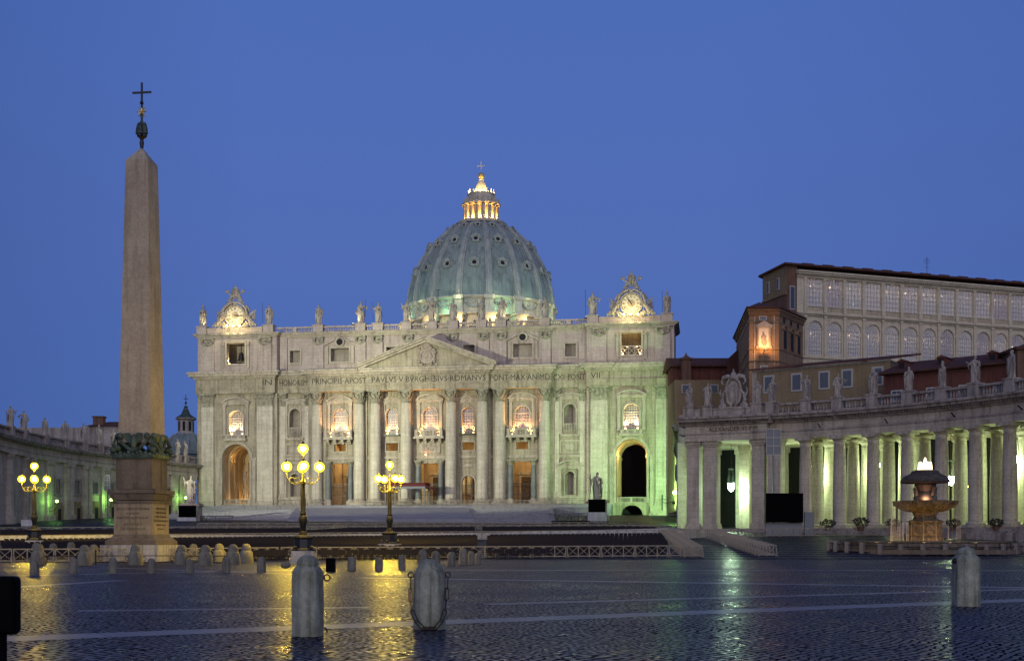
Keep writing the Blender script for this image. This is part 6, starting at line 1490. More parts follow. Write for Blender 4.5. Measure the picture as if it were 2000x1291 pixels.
fence(G(1330, 1048), G(1228, 1034), 'far side row of wooden barriers', 'in row leading back by far chairs', 3.5)
fence(G(1400, 1049), G(2060, 1042), 'barriers along the right colonnade', 'in the row along the right colonnade', 3.0)
def onstep(s, y, z): return fw(s, y, z)
fence(onstep(-41, -13, 9.12), onstep(-26.5, -13, 9.12), 'barriers on the upper steps left', 'on the top step at the left', 3, 1.1, False)
fence(onstep(12, -13, 9.12), onstep(30.5, -13, 9.12), 'barriers on the upper steps right', 'on the top step at the right', 3, 1.1, False)
fence(onstep(-37, -5.2, 10.32), onstep(-25.5, -5.2, 10.32), 'barriers between the facade columns', 'by the facade columns, left half', 2.8, 1.1, False)
fence(onstep(-15, -5.2, 10.14), onstep(37, -5.2, 10.14), 'barriers between the facade columns right', 'by the facade columns, right half', 2.8, 1.1, False)
# low white board wall between the two blocks of seats
mb = MB(); pts = [G(-60, 1061), G(500, 1058.5), G(900, 1055), G(1325, 1043.5)]
for a, b in zip(pts, pts[1:]):
    a = Vector((a.x, a.y, gz(a.y) + .45)); b = Vector((b.x, b.y, gz(b.y) + .45)); mb.beam(a, b, .5, .9)
tag(mb.build('low_wall', M['whiteboard']), 'long low white board wall running between the seat blocks', 'low wall')
mb = MB(); a = G(1330, 1052); b = G(1392, 1050); mb.beam((a.x, a.y, gz(a.y) + .5), (b.x, b.y + 3, gz(b.y) + .5), .8, 1.1); tag(mb.build('low_wall', M['cstone']), 'short bluish stone wall at the pavilion foot', 'low wall')
# ================================================================== CHAIRS
def chair_mb(mb, x, y, z, rz=0, w=.5):
    c, s = math.cos(rz), math.sin(rz)
    def bx(x0, x1, y0, y1, z0, z1):
        vs = [(x + c * u - s * v, y + s * u + c * v, z + q) for q in (z0, z1) for u, v in ((x0, y0), (x1, y0), (x1, y1), (x0, y1))]
        mb.v += vs; n = len(mb.v) - 8; mb.f += [(n, n + 1, n + 5, n + 4), (n + 1, n + 2, n + 6, n + 5), (n + 2, n + 3, n + 7, n + 6), (n + 3, n, n + 4, n + 7), (n + 4, n + 5, n + 6, n + 7), (n, n + 3, n + 2, n + 1)]
    bx(-.22, .22, -.22, .22, .42, .47); bx(-.22, .22, -.24, -.20, .5, .88)
    return bx
one = MB(); b_ = chair_mb(one, 0, 0, 0)
for u in (-.2, .2):
    for v in (-.2, .2): b_(u - .015, u + .015, v - .015, v + .015, 0, .88 if v < 0 else .42)
cme = one.mesh('plastic_chair'); cme.materials.append(M['chair'])
stuffc = MB(); cnt = 0; cand = []
def rowline(pya, pyb, t):  # front edge and back edge are picture rows of the ground at px -60 and 1350
    return None
a0, a1 = G(-60, 1099), G(1350, 1087); c0, c1 = G(-60, 1066), G(1320, 1052)
rows = 24
for r in range(rows):
    t = (r + 1.6) / (rows + 2); s0 = a0.lerp(c0, t); s1 = a1.lerp(c1, t); L = (s1 - s0).length; n = int(L / .56)
    for i in range(n):
        p = s0.lerp(s1, i / n); px = 1000 + F * p.x / p.y
        if 930 < px < 953 or px > 1300 or px < 5: continue
        if t < .55 and (560 < px < 625): continue
        if (p.x - OX) ** 2 + (p.y - OY) ** 2 < 60: continue
        cand.append((p.y, p.x, random.uniform(-.06, .06), r))
cand.sort()
near = [c for c in cand if c[3] < 3]
near.sort(key=lambda c: c[0]); near = near[:300]; ns = set((c[0], c[1]) for c in near)
near.sort(key=lambda c: (c[3], c[1]))
for i, (y, x, rz, r) in enumerate(near):
    o = D.objects.new('chair', cme); COL.objects.link(o); o.location = (x, y, gz(y)); o.rotation_euler = (0, 0, rz)
    tag(o, 'dark plastic chair in the nearest seat rows behind the front barriers', 'chair', 'dark chairs in the nearest rows')
for y, x, rz, r in cand:
    if (y, x) not in ns: chair_mb(stuffc, x, y, gz(y), rz)
c0, c1 = G(-60, 1058), G(1290, 1041); a0, a1 = G(-60, 1047), G(1240, 1038)
for r in range(30):
    t = (r + .8) / 31; s0 = c0.lerp(a0, t); s1 = c1.lerp(a1, t); n = int((s1 - s0).length / .6)
    for i in range(n):
        p = s0.lerp(s1, i / n); px = 1000 + F * p.x / p.y
        if 925 < px < 945 or px < 0: continue
        if 600 + (1 - t) * -90 < px < 690 - (1 - t) * 120 : continue
        chair_mb(stuffc, p.x, p.y, gz(p.y), random.uniform(-.06, .06))
for r in range(3):
    for i in range(26): p = G(1080 + i * 2.8, 1028); chair_mb(stuffc, p.x, p.y + r, gz(p.y) + 0.1)
tag(stuffc.build('seating_rows', M['chair']), 'thousands of dark chairs in dense rows across the square', 'chairs', None, 'stuff')

# ================================================================== FOUNTAIN
FX, FY = (807 / F) * 128, 128.0; FZ = gz(128)
fo = thing('fountain', (FX, FY, FZ), 'round stone fountain with wide bowl and mushroom top, warmly lit', 'fountain')
zb = lambda py: HC + (YH - py) / F * FY - FZ
mb = MB(); mb.ring((0, 0, 0), 7.6, 8.3, -.2, zb(1059), 48); mb.ring((0, 0, 0), 7.4, 8.5, zb(1059) + .003, zb(1059) + .15, 48); mb.ring((0, 0, 0), 8.3, 9.6, -.3, .15, 48)
for k in range(16): a = k * PI / 8; mb.m = Matrix.Rotation(a, 4, 'Z'); mb.box(8.3, 8.45, -1.0, 1.0, .25, .75); mb.m = None
mb.build('basin', M['granite_d'], fo)
mb = MB(); mb.lathe([(.01, zb(1059) - .12), (7.6, zb(1059) - .12)], seg=48); mb.build('basin_water', M['water'], fo)
mb = MB(); mb.lathe([(1.9, zb(1056)), (1.85, zb(1050)), (1.6, zb(1046)), (1.6, zb(1022)), (1.85, zb(1019)), (1.8, zb(1017)), (1.25, zb(1014)), (1.1, zb(1008)), (1.25, zb(1003)), (1.3, zb(1000))], seg=8, rot=PI / 8)
for k in range(8):
    a = k * PI / 4; mb.m = Matrix.Rotation(a, 4, 'Z'); mb.box(1.42, 1.62, -.42, .42, zb(1045), zb(1024)); 
    for q in range(7): mb.ball((1.55, .3 * math.sin(q * 2.1), zb(1042) + .2 * q), .13, 6, 4)
    mb.m = None
mb.build('pedestal', M['frelief'], fo)
mb = MB(); mb.lathe([(1.2, zb(1001)), (1.6, zb(999)), (2.6, zb(993)), (3.2, zb(985)), (3.3, zb(979)), (3.1, zb(978)), (3.0, zb(981)), (.5, zb(984))], seg=48)
for k in range(32): a = 2 * PI * k / 32; mb.tube([(1.7 * math.cos(a), 1.7 * math.sin(a), zb(998.5)), (2.62 * math.cos(a), 2.62 * math.sin(a), zb(992.7)), (3.2 * math.cos(a), 3.2 * math.sin(a), zb(985))], .07, 5)
mb.build('wide_bowl', M['bowl'], fo, True)
mb = MB(); mb.lathe([(1.15, zb(979)), (1.2, zb(972)), (1.1, zb(966)), (.85, zb(960)), (.95, zb(953)), (1.1, zb(947)), (1.0, zb(942))], seg=16)
for k in range(4):
    a = k * PI / 2 + .4; mb.tube([(1.0 * math.cos(a), 1.0 * math.sin(a), zb(944)), (1.35 * math.cos(a), 1.35 * math.sin(a), zb(955)), (1.15 * math.cos(a), 1.15 * math.sin(a), zb(968))], [.2, .22, .25], 6)
mb.build('baluster', M['granite_d'], fo, True)
mb = MB(); mb.lathe([(.9, zb(944)), (2.45, zb(943)), (2.5, zb(941)), (2.2, zb(931)), (1.5, zb(925)), (1.35, zb(920)), (1.0, zb(918)), (.1, zb(917.5))], seg=40)
for q in range(5):
    for k in range(30): a = 2 * PI * (k + .5 * (q % 2)) / 30; r = 2.4 - .2 * q; mb.ball((r * math.cos(a), r * math.sin(a), zb(939) + .14 * q + .02), .1, 5, 4)
mb.build('mushroom_cap', M['capstone'], fo, True)
mb = MB()
for k in range(9):
    a = 2 * PI * k / 9; r = .55; mb.lathe([(.22, 0), (.2, .4), (.14, .75), (.04, .9)], r * math.cos(a), r * math.sin(a), zb(918), seg=8)
mb.lathe([(.2, 0), (.2, .8), (.12, 1.15), (.03, 1.3)], 0, 0, zb(917), seg=10)
me = bake_remesh(mb, .06, 'water_crown'); me.materials.append(M['bubbling']); o = D.objects.new('water_crown', me); COL.objects.link(o); o.parent = fo
mb = MB()   # thin falling curtains
for k in range(190):
    a = 2 * PI * k / 190 + random.uniform(-.04, .04)
    if not (PI * .8 < a % (2 * PI) < PI * 1.25 or k % 11 == 0): continue
    r = 3.28; top = zb(979); pts = [((r + .18 * math.sqrt(u)) * math.cos(a), (r + .18 * math.sqrt(u)) * math.sin(a), top + (zb(1058) - top) * u) for u in (0, .15, .35, .6, 1)]
    mb.tube([(p_[0] + random.uniform(-.03, .03), p_[1] + random.uniform(-.05, .05), p_[2]) for p_ in pts], [.008, .013, .02, .026, .032], 5)
build_split(mb, 'falling_water', M['jet'], fo, lambda c: round(math.atan2(c.y, c.x) * 10), True)
mb = MB()
for k in range(26):
    a = 2 * PI * k / 26; 
    for j in range(3): mb.ball(((3.5 + random.uniform(-.4, .4)) * math.cos(a + j * .07), (3.5 + random.uniform(-.4, .4)) * math.sin(a + j * .07), zb(1058.5)), random.uniform(.05, .12), 6, 4)
mb.build('splash', M['jet'], fo, True)
for a, r, e, z in ((-150, 5.2, 900, .2), (-110, 4.4, 500, .2), (-75, 4.4, 700, .2), (-30, 5.0, 500, .2), (150, 5, 350, .2), (30, 5, 250, .2)):
    x, y = r * math.cos(R(a)), r * math.sin(R(a)); mb = MB(); mb.lathe([(.16, 0), (.16, .12)], x, y, zb(1059) - .11, seg=10); mb.build('water_light', M['bulb'], fo); plight((x, y, zb(1059) + .2), e * .18, (1, .56, .15), .15, fo, 'water_glow')
plight((0, 0, zb(905)), 90, (1, .72, .4), .3, fo, 'crown_glow'); plight((-.4, -1.4, zb(976)), 60, (1, .5, .3), .1, fo, 'bowl_glow')
# granite posts round the fountain
ps = MB(); ps.lathe([(.26, -.3), (.26, .95), (.3, 1.0), (.24, 1.05)], seg=16); proto = None
FG = 'short stone posts ringing the fountain'; k0 = 0
for k in range(22):
    a = PI + PI * (k + .0) / 15 if k < 16 else 0
    if k >= 16: continue
    x, y = FX + 10.0 * math.cos(a), FY + 9 * math.sin(a)
    if proto is None: o = proto = ps.build('stone_post', M['ctrim'], None, True)
    else: o = proto.copy(); COL.objects.link(o)
    o.location = (x, y, gz(y)); s_ = random.uniform(.95, 1.1); o.scale = (s_, s_, s_); tag(o, 'short stone post, ' + ordn(k) + ' from the left around the fountain front', 'post', FG)
mb = MB()
for k in range(15):
    a, b = PI + PI * k / 15, PI + PI * (k + 1) / 15; p, q = (FX + 10 * math.cos(a), FY + 9 * math.sin(a)), (FX + 10 * math.cos(b), FY + 9 * math.sin(b))
    mb.tube([(p[0] + (q[0] - p[0]) * u, p[1] + (q[1] - p[1]) * u, gz(p[1]) + .78 - .0 * u) for u in (0, 1)], .05, 6); mb.tube([(p[0], p[1], gz(p[1]) + .12), (q[0], q[1], gz(q[1]) + .12)], .08, 6)
tag(mb.build('iron_railing', M['iron']), 'iron rails joining the posts round the fountain', 'railing')
# potted shrubs before the colonnade
def shrub(px, py, Y, s, lab):
    p = P(px, py, Y); z = min(p.z, ZF); t = thing('potted_shrub', (p.x, p.y, z), lab, 'plant', 'dark potted shrubs before the colonnade')
    mb = MB(); mb.lathe([(.35 * s, -.0), (.5 * s, .5 * s), (.55 * s, .55 * s)], seg=12); mb.build('pot', M['pot'], t); mb = MB()
    for i in range(260):
        a = random.uniform(0, 2 * PI); u = random.uniform(-1, 1); r = random.uniform(.55, 1) * s; c = Vector((r * 1.15 * math.cos(a) * math.sqrt(1 - u * u), r * .8 * math.sin(a) * math.sqrt(1 - u * u), 1.1 * s + .62 * r * u))
        d = Vector((random.uniform(-1, 1), random.uniform(-1, 1), random.uniform(-.5, 1))).normalized() * .16; e2 = d.cross(Vector((random.uniform(-1, 1), 1, random.uniform(-1, 1)))).normalized() * .07; mb.add([c - d, c + e2, c + d, c - e2], [(0, 1, 2, 3)])
    mb.build('foliage', M['leaf'], t)
for i, (px, py, Y, s) in enumerate(((1617, 1037, 172, 1.0), (1681, 1037, 168, 1.1), (1745, 1037, 166, 1.0), (1797, 1037, 164, .9), (1862, 1036, 160, .9), (1945, 1036, 156, .9))):
    shrub(px, py, Y - 3, s, 'dark potted shrub between colonnade columns, ' + ordn(i) + ' from the left')

# ================================================================== BUILDINGS BEHIND, RIGHT
def frame_on(ox, oy, ux, uy):
    L = math.hypot(ux, uy); return Matrix.Translation((ox, oy, 0)) @ Matrix.Rotation(math.atan2(uy, ux), 4, 'Z')   # local +x along the wall, +y away
pal = thing('palace', (0, 0, 0), 'long palace with two storeys of glazed arcades behind the right colonnade', 'palace')
FM_ = frame_on(61.6, 260, 54.4, 18.6)
ux, uy = 54.4 / 57.5, 18.6 / 57.5
N = 17; W = 4.83; XL0 = .55
def pm_(mb): mb.m = FM_; return mb
mb = pm_(MB())
for i in range(N):
    x0 = XL0 + W * i; c = x0 + W / 2
    wall_bay(mb, x0, x0 + W, 36, 50.0, 0, .8, [(c, 3.5, 41.4, 48.6, 1)])
    mb.box(x0 - .42, x0 + .42, 0, .8, 51.6, 57.6)
mb.box(XL0 - 2, XL0, 0, 8, 36, 59.2); mb.box(XL0, XL0 + N * W, 0, .8, 50, 51.6); mb.box(XL0, XL0 + N * W, 0, .8, 57.6, 58.6)
mb.build('arcade_wall', M['palace'], pal)
mb = pm_(MB())
for i in range(N + 1):
    x0 = XL0 + W * i; mb.box(x0 - .3, x0 + .3, -.3, -.003, 41.0, 49.2); mb.box(x0 - .4, x0 + .4, -.4, -.004, 49.2, 49.6); mb.box(x0 - .3, x0 + .3, -.2, -.003, 50.9, 57.2); mb.box(x0 - .4, x0 + .4, -.35, -.004, 50.4, 51.75); mb.box(x0 - .38, x0 + .38, -.3, -.005, 57.2, 57.6)
    if i < N: archring(mb, x0 + W / 2, 48.6 - 1.75, 1.75, 2.1, -.15, -.003, 14)
    if i < N:
        for q in range(11): mb.lathe([(.06, 0), (.1, .3), (.05, .7), (.08, .85)], x0 + .6 + q * .36, -.15, 50.7, seg=5)
    if i < N: mb.box(x0 + .42, x0 + W - .42, -.25, -.005, 51.55, 51.7)
for z0, z1, p in ((49.6, 49.9, .35), (49.9, 50.25, .7), (57.6, 57.9, .3), (58.25, 58.6, .9), (58.6, 58.95, 1.2), (40.6, 41.0, .4)): mb.box(XL0 - 2 - p * .2, XL0 + N * W, -p, -.002, z0, z1)
x = XL0 - 1.9
while x < XL0 + N * W: mb.box(x, x + .25, -.65, -.3, 57.95, 58.22); x += .5
mb.build('arcade_trim', M['palace'], pal)
for i in range(N):
    x0 = XL0 + W * i; c = x0 + W / 2
    mb = pm_(MB()); mb.box(x0 + .43, x0 + W - .43, .3, .36, 51.6, 57.59); win = mb.build('window', M[random.choice(['palpane', 'palpane', 'palpane2', 'palpane3'])], pal); mb = pm_(MB())
    for k in range(1, 5): mb.box(x0 + .43 + (W - .86) * k / 5 - .035, x0 + .43 + (W - .86) * k / 5 + .035, .2, .298, 51.6, 57.59)
    for k in range(1, 6): mb.box(x0 + .43, x0 + W - .43, .19, .297, 51.6 + k - .035, 51.6 + k + .035)
    mb.build('glazing_bars', M['winframe'], win)
    mb = pm_(MB()); half = 1.75; zs = 48.6 - half; mb.prism_y([(c - half, 41.4), (c + half, 41.4)] + [(c + half * math.cos(PI * k / 12), zs + half * math.sin(PI * k / 12)) for k in range(13)], .3, .36); win = mb.build('window', M[random.choice(['palpane', 'palpane', 'palpane2', 'palpane3'])], pal); mb = pm_(MB())
    for k in range(1, 8):
        a = PI * k / 8; mb.beam((c + .5 * math.cos(a), .25, zs + .5 * math.sin(a)), (c + half * math.cos(a), .25, zs + half * math.sin(a)), .06, .06, (0, 1, 0))
    archring(mb, c, zs, .47, .55, .2, .297, 10); mb.box(c - half, c + half, .2, .296, zs - .08, zs + .08)
    for k in range(1, 6): mb.box(c - half + 3.5 * k / 6 - .03, c - half + 3.5 * k / 6 + .03, .2, .295, 41.4, zs)
    for k in range(1, 6): mb.box(c - half, c + half, .19, .294, 41.4 + k * .9 - .03, 41.4 + k * .9 + .03)
    mb.build('glazing_bars', M['winframe'], win)
    if i < 13:
        for z, e in ((56.3, 26), (46.2, 16)):
            q = FM_ @ Vector((c - .1, 1.7, z)); mb = MB(); mb.ball(tuple(q), .2, 8, 6); mb.build('gallery_lamp', M[random.choice(['bulb_p', 'bulb_p2', 'bulb_p2', 'bulb_p3'])], pal, True); q2 = FM_ @ Vector((c - .1, 1.3, z - .5)); plight(tuple(q2), random.uniform(.5, 1.3) * e * (9 if i in (2, 3, 4, 6, 10) else 5), (1, .76, .52), .15, pal, 'gallery_glow')
mb = pm_(MB()); mb.box(XL0, XL0 + N * W, 4, 4.3, 36, 59); mb.box(XL0, XL0 + N * W, .801, 4, 50, 51); mb.box(XL0, XL0 + N * W, .801, 4, 58.3, 58.6); mb.build('gallery_interior', stone('gallery_plaster', (.40, .35, .36), (.32, .28, .30), stain=.2), pal)
q = FM_ @ Vector((XL0 + W * 2.7, 1.6, 53)); plight(tuple(q), 90, (.3, 1, .55), .2, pal, 'green_exit_glow'); mb = MB(); mb.ball(tuple(q), .2, 8, 6); mb.build('gallery_lamp', M['bulb_g'], pal, True)
# brick end of the palace and the tiled roof
mb = MB(); mb.prism_z([(57.9, 258.7), (60.3, 259.6), (62, 275), (54.9, 268.5)], 30, 60.2); mb.prism_z([(54.9, 268.5), (62, 275), (110, 295), (100, 310)], 30, 58)
mb.build('brick_end', M['brick'], pal)
mb = MB()   # thin upper course in plaster, string band, windows of the left face
def lerp2(a, b, t): return (a[0] + (b[0] - a[0]) * t, a[1] + (b[1] - a[1]) * t)
A_, B_ = (54.9, 268.5), (57.9, 258.7); dn = Vector((B_[0] - A_[0], B_[1] - A_[1], 0)).normalized(); nr = Vector((dn.y, -dn.x, 0))
nr = nr if nr.y < 0 else -nr
EM = Matrix(((dn.x, nr.x, 0, A_[0]), (dn.y, nr.y, 0, A_[1]), (0, 0, 1, 0), (0, 0, 0, 1)))
mb.m = EM; mb.box(0, 10.2, .003, .1, 54.2, 60.1); mb.box(-.1, 10.3, .003, .3, 53.8, 54.2); mb.m = None; mb.build('upper_plaster', M['ochre'], pal)
for x in (2.6, 6.9):
    mb = MB(); mb.m = EM; mb.box(x - .5, x + .5, .101, .3, 55.3, 57.9); mb.m = None; f_ = mb.build('window', M['winframe'], pal); mb = MB(); mb.m = EM; mb.box(x - .32, x + .32, .302, .33, 55.5, 57.7); mb.m = None; mb.build('pane', M['glass_dark'], f_)
mb = MB(); a = Vector((58.4, 258.85, 0)); mb.m = frame_on(58.3, 258.85, ux, uy); mb.box(.25, 1.5, -.15, -.003, 50.6, 55.6); mb.m = None; f_ = mb.build('window', M['winframe'], pal); mb = MB(); mb.m = frame_on(58.3, 258.85, ux, uy); mb.box(.4, 1.35, -.2, -.152, 50.8, 55.4); mb.m = None; mb.build('pane', M['glass_dark'], f_)
mb = MB()
e0 = (57.3, 257.6); e1 = (54.0, 269.2); far = (140, 285.5)
ev = [(e1[0], e1[1], 60.0), (e0[0], e0[1], 60.3), (far[0], far[1], 60.2), (104, 300, 61.8), (62.5, 272, 62.2), (58.4, 267, 61.8)]
mb.add([ev[0], ev[1], ev[5]], [(0, 1, 2)]); mb.add([ev[1], ev[2], ev[3], ev[4], ev[5]], [(0, 1, 2, 3, 4)]); mb.add([(e1[0], e1[1], 59.6), (e0[0], e0[1], 59.9), ev[1], ev[0]], [(0, 1, 2, 3)]); mb.add([(e0[0], e0[1], 59.9), (far[0], far[1], 59.8), ev[2], ev[1]], [(0, 1, 2, 3)])
mb.add([(e1[0], e1[1], 59.6), (e0[0], e0[1], 59.9), (far[0], far[1], 59.8), (104, 300, 59.8), (62, 280, 59.6)], [(0, 1, 2, 3, 4)])
mb.build('roof', M['tile'], pal)
mb = MB(); mb.m = FM_
for k in range(16): mb.box(1 + 5 * k, 3.6 + 5 * k, 1.5, 2.8, 60.4, 61.1)
mb.m = None; build_split(mb, 'roof_vent', M['tile'], pal, lambda c: round(c.x))
q = FM_ @ Vector((36, 6, 61)); mb = MB(); mb.tube([tuple(q), (q.x, q.y, 66)], .05, 5); 
for z, l in ((65.5, .6), (65.0, .8), (64.5, .7), (63.6, .5)): mb.tube([(q.x - l, q.y, z), (q.x + l, q.y, z)], .035, 4)
t_ = mb.build('antenna', M['iron']); tag(t_, 'thin television antenna on the palace roof', 'antenna')
# corner block with the lit Madonna niche
cb = thing('corner_building', (48, 240, 0), 'tan corner building with warm lit mosaic niche and tiled hip roof', 'building')
T_ = Matrix.Translation((-48, -240, 0)); fp = [(45.4, 235), (51.1, 235), (58.3, 246), (60, 268), (48.8, 267)]
mb = MB(); mb.m = T_; mb.prism_z(fp, 25, 46.0); mb.build('wall', M['tan'], cb)
def inset(fp, d):
    c = (sum(p[0] for p in fp) / len(fp), sum(p[1] for p in fp) / len(fp)); return [(p[0] + (p[0] - c[0]) * d, p[1] + (p[1] - c[1]) * d) for p in fp]
def polyring(mb, f, o0, o1, z0, z1): mb.prism_z(inset(f, o1), z0, z1)
mb = MB(); mb.m = T_
for z0, z1, d in ((45.0, 45.3, .03), (45.3, 45.7, .05), (45.7, 46.1, .085), (38.4, 38.7, .02), (36.2, 36.45, .02), (43.6, 43.75, .012)): polyring(mb, fp, 0, d, z0, z1)
mb.build('cornice', M['tan'], cb)
mb = MB(); mb.m = T_; f2 = inset(fp, .12); n = 5; apx = [(49.5, 246, 49.6), (54, 256, 49.6)]
vs = [(p[0], p[1], 46.12) for p in f2] + apx; mb.add(vs, [(0, 1, 5), (1, 2, 6, 5), (2, 3, 6), (3, 4, 6), (4, 0, 5, 6), (4, 3, 2, 1, 0)]); mb.add([(p[0], p[1], 46.1) for p in f2] + [(p[0], p[1], 46.35) for p in f2], [(i, (i + 1) % 5, (i + 1) % 5 + 5, i + 5) for i in range(5)]); mb.build('roof', M['tile'], cb)
mb = MB(); mb.m = T_; mb.m = T_ @ Matrix.Translation((48.2, 235, 0)); 
for x in (-1.25, .95): mb.box(x, x + .3, -.25, -.003, 39.0, 42.6)
mb.box(-1.5, 1.5, -.35, -.003, 42.6, 42.95); mb.prism_y([(-1.75, 42.95), (1.75, 42.95), (0, 43.9)], -.4, -.003); mb.box(-1.5, 1.5, -.35, -.003, 38.7, 39.0); mb.box(-1.9, -1.7, -.1, -.002, 31, 45); mb.box(1.9, 2.1, -.1, -.002, 31, 45); mb.m = None; nf = mb.build('niche_frame', M['trav_trim'], cb)
mb = MB(); mb.m = T_ @ Matrix.Translation((48.2, 235, 0)); mb.box(-.92, .92, -.08, -.003, 39.0, 42.59); mb.m = None; mb.build('mosaic_ground', M['clockface'], nf)
mb = MB(); mb.m = T_ @ Matrix.Translation((48.2, 235, 0))
for x, z, r, q in ((-.1, 41.6, .22, 1.2), (-.05, 40.7, .48, 1.5), (.3, 40.9, .2, 1.3), (.05, 39.8, .55, 1.2)): mb.ball((x, -.1, z), r, 10, 8, 1, .3, q)
mb.m = None; mb.build('mosaic_figure', M['relief'], nf, True)
plight((.2 + .0, -5 - 2.2, 38.6), 950, (1, .46, .14), .2, cb, 'niche_spotlight'); mb = MB(); mb.box(-.1, .5, -7.0, -6.5, 38.0, 38.3); mb.box(.15, .25, -6.5, -5.0, 38.05, 38.2); mb.build('niche_lamp', M['iron'], cb)
for x, z, h in ((48.0, 44.0, .9), (48.2, 33.9, 1.5)):
    mb = MB(); mb.m = T_ @ Matrix.Translation((x, 235, 0)); mb.box(-.75, .75, -.12, -.003, z, z + h); mb.m = None; f_ = mb.build('window', M['winframe'], cb); mb = MB(); mb.m = T_ @ Matrix.Translation((x, 235, 0)); mb.box(-.55, .55, -.15, -.122, z + .15, z + h - .2); mb.m = None; mb.build('pane', M['glass_dark'], f_)
sd_ = Vector((58.3 - 51.1, 11, 0)).normalized(); SM = T_ @ Matrix.Translation((51.1, 235, 0)) @ Matrix.Rotation(math.atan2(sd_.y, sd_.x), 4, 'Z')
for x in (2.6, 6.4, 10.2):
    mb = MB(); mb.m = SM; mb.box(x - 1.1, x + 1.1, -.25, -.003, 38.7, 42.6); archring(mb, x, 42.0, 1.1, 1.5, -.5, -.004, 10, R(20), R(160)); mb.box(x - 1.4, x + 1.4, -.4, -.005, 42.5, 42.8); f_ = mb.build('window', M['tan'], cb)
    mb = MB(); mb.m = SM; mb.box(x - .7, x + .7, -.3, -.252, 38.9, 42.3); mb.box(x - .45, x + .45, -.1, -.006, 43.9, 44.8); mb.m = None; mb.build('pane', M['dark'], f_)
# large dark roof slope left of the corner block and low houses behind the pavilion
mb = MB(); mb.add([(45.0, 244, 43), (43.2, 250, 38), (46, 275, 38), (49, 270, 46), (45.0, 244, 36), (43.2, 250, 36), (46, 275, 36), (49, 270, 36)], [(0, 1, 2, 3), (0, 4, 5, 1), (1, 5, 6, 2), (2, 6, 7, 3), (3, 7, 4, 0)])
def px_box(name, px0, px1, py0, py1, Y, dp, m, lab, cat='building', rtop=None, par=None):
    a = P(px0, py1, Y); b = P(px1, py0, Y); mb = MB(); mb.box(a.x, b.x, Y, Y + dp, a.z, b.z); o = mb.build(name, M[m], par)
    if lab: tag(o, lab, cat)
    return o
lh = thing('low_house', (40, 262, 0), 'low house with dark tiled roof between facade and corner building', 'house')
def rel(par, mb): mb.m = Matrix.Translation(-Vector(par.location)); return mb
a = P(1318, 860, 262); b = P(1448, 742, 262); mb = rel(lh, MB()); mb.box(a.x, b.x + 6, 262, 274, 8, b.z); mb.build('wall', M['ochre'], lh)
b2_ = P(1448, 712, 266); mb = rel(lh, MB()); mb.box(a.x, b.x + 4, 266, 274, b.z, b2_.z); mb.build('upper_wall', M['redwall'], lh)
mb = rel(lh, MB()); r1 = P(1316, 712, 265).z; r2 = P(1316, 698, 272).z; mb.add([(a.x - .5, 265, r1), (b.x + 4, 265, r1), (b.x + 4, 273, r2), (a.x - .5, 273, r2), (a.x - .5, 265, r1 - .4), (b.x + 4, 265, r1 - .4), (b.x + 4, 280, r1 - .4), (a.x - .5, 280, r1 - .4)], [(0, 1, 2, 3), (4, 5, 1, 0), (2, 3, 7, 6), (0, 3, 7, 4), (1, 5, 6, 2)]); mb.build('roof', M['tile'], lh)
c = P(1341, 742, 263); tp = P(1341, 693, 263); mb = rel(lh, MB()); mb.box(c.x - 1.0, c.x + 1.0, 263, 265, c.z - 3, tp.z - .6); mb.box(c.x - 1.3, c.x + 1.3, 262.7, 265.3, tp.z - 1.0, tp.z - .6); mb.lathe([(1.2, 0), (.3, .7), (.1, 1.2)], c.x, 264, tp.z - .6, seg=4, rot=PI / 4); mb.build('bell_turret', M['brick'], lh)
for px in (1339, 1395): 
    w0 = P(px, 768, 261.9); mb = rel(lh, MB()); mb.box(w0.x - .9, w0.x + .9, 261.8, 261.998, w0.z, w0.z + 1.9); f_ = mb.build('window', M['winframe'], lh); mb = rel(lh, MB()); mb.box(w0.x - .65, w0.x + .65, 261.7, 261.798, w0.z + .15, w0.z + 1.7); mb.build('pane', M['shutter'], f_)
mb = MB(); mb.add([tuple(P(1470, 655, 262)), tuple(P(1420, 702, 262)), tuple(P(1420, 760, 262)), tuple(P(1480, 760, 262)), tuple(P(1470, 655, 275)), tuple(P(1420, 702, 275)), tuple(P(1420, 760, 275)), tuple(P(1480, 760, 275))], [(0, 1, 2, 3), (0, 4, 5, 1), (1, 5, 6, 2), (4, 7, 6, 5), (0, 3, 7, 4)])
tag(mb.build('roof_gable', M['tile']), 'steep dark tiled roof slope left of the tan corner building', 'roof')
# yellow house
yh_ = thing('yellow_house', (43.1, 219.8, 0), 'ochre house with five white-framed shuttered windows behind colonnade', 'house', rz=math.atan2(206 - 219.8, 63.4 - 43.1)); YL = math.hypot(20.3, 13.8)
mb = MB(); mb.box(0, YL, 0, 9, 14, 32.2); mb.build('wall', M['ochre'], yh_)
mb = MB(); mb.box(-.1, YL + .1, -.15, -.003, 31.9, 32.2); mb.box(-.05, .8, -.08, -.002, 14, 31.9); mb.build('cornice', M['trav_trim'], yh_)
mb = MB(); mb.add([(-.5, -.6, 32.2), (YL + .4, -.6, 32.2), (YL + 3.8, 5, 33.3), (3, 5, 33.3), (-.5, -.6, 32.45), (YL + .4, -.6, 32.45), (YL + 3.8, 5, 33.6), (3, 5, 33.6)], [(3, 2, 1, 0), (4, 5, 6, 7), (0, 1, 5, 4), (1, 2, 6, 5), (2, 3, 7, 6), (3, 0, 4, 7)]); mb.build('roof', M['tile'], yh_)
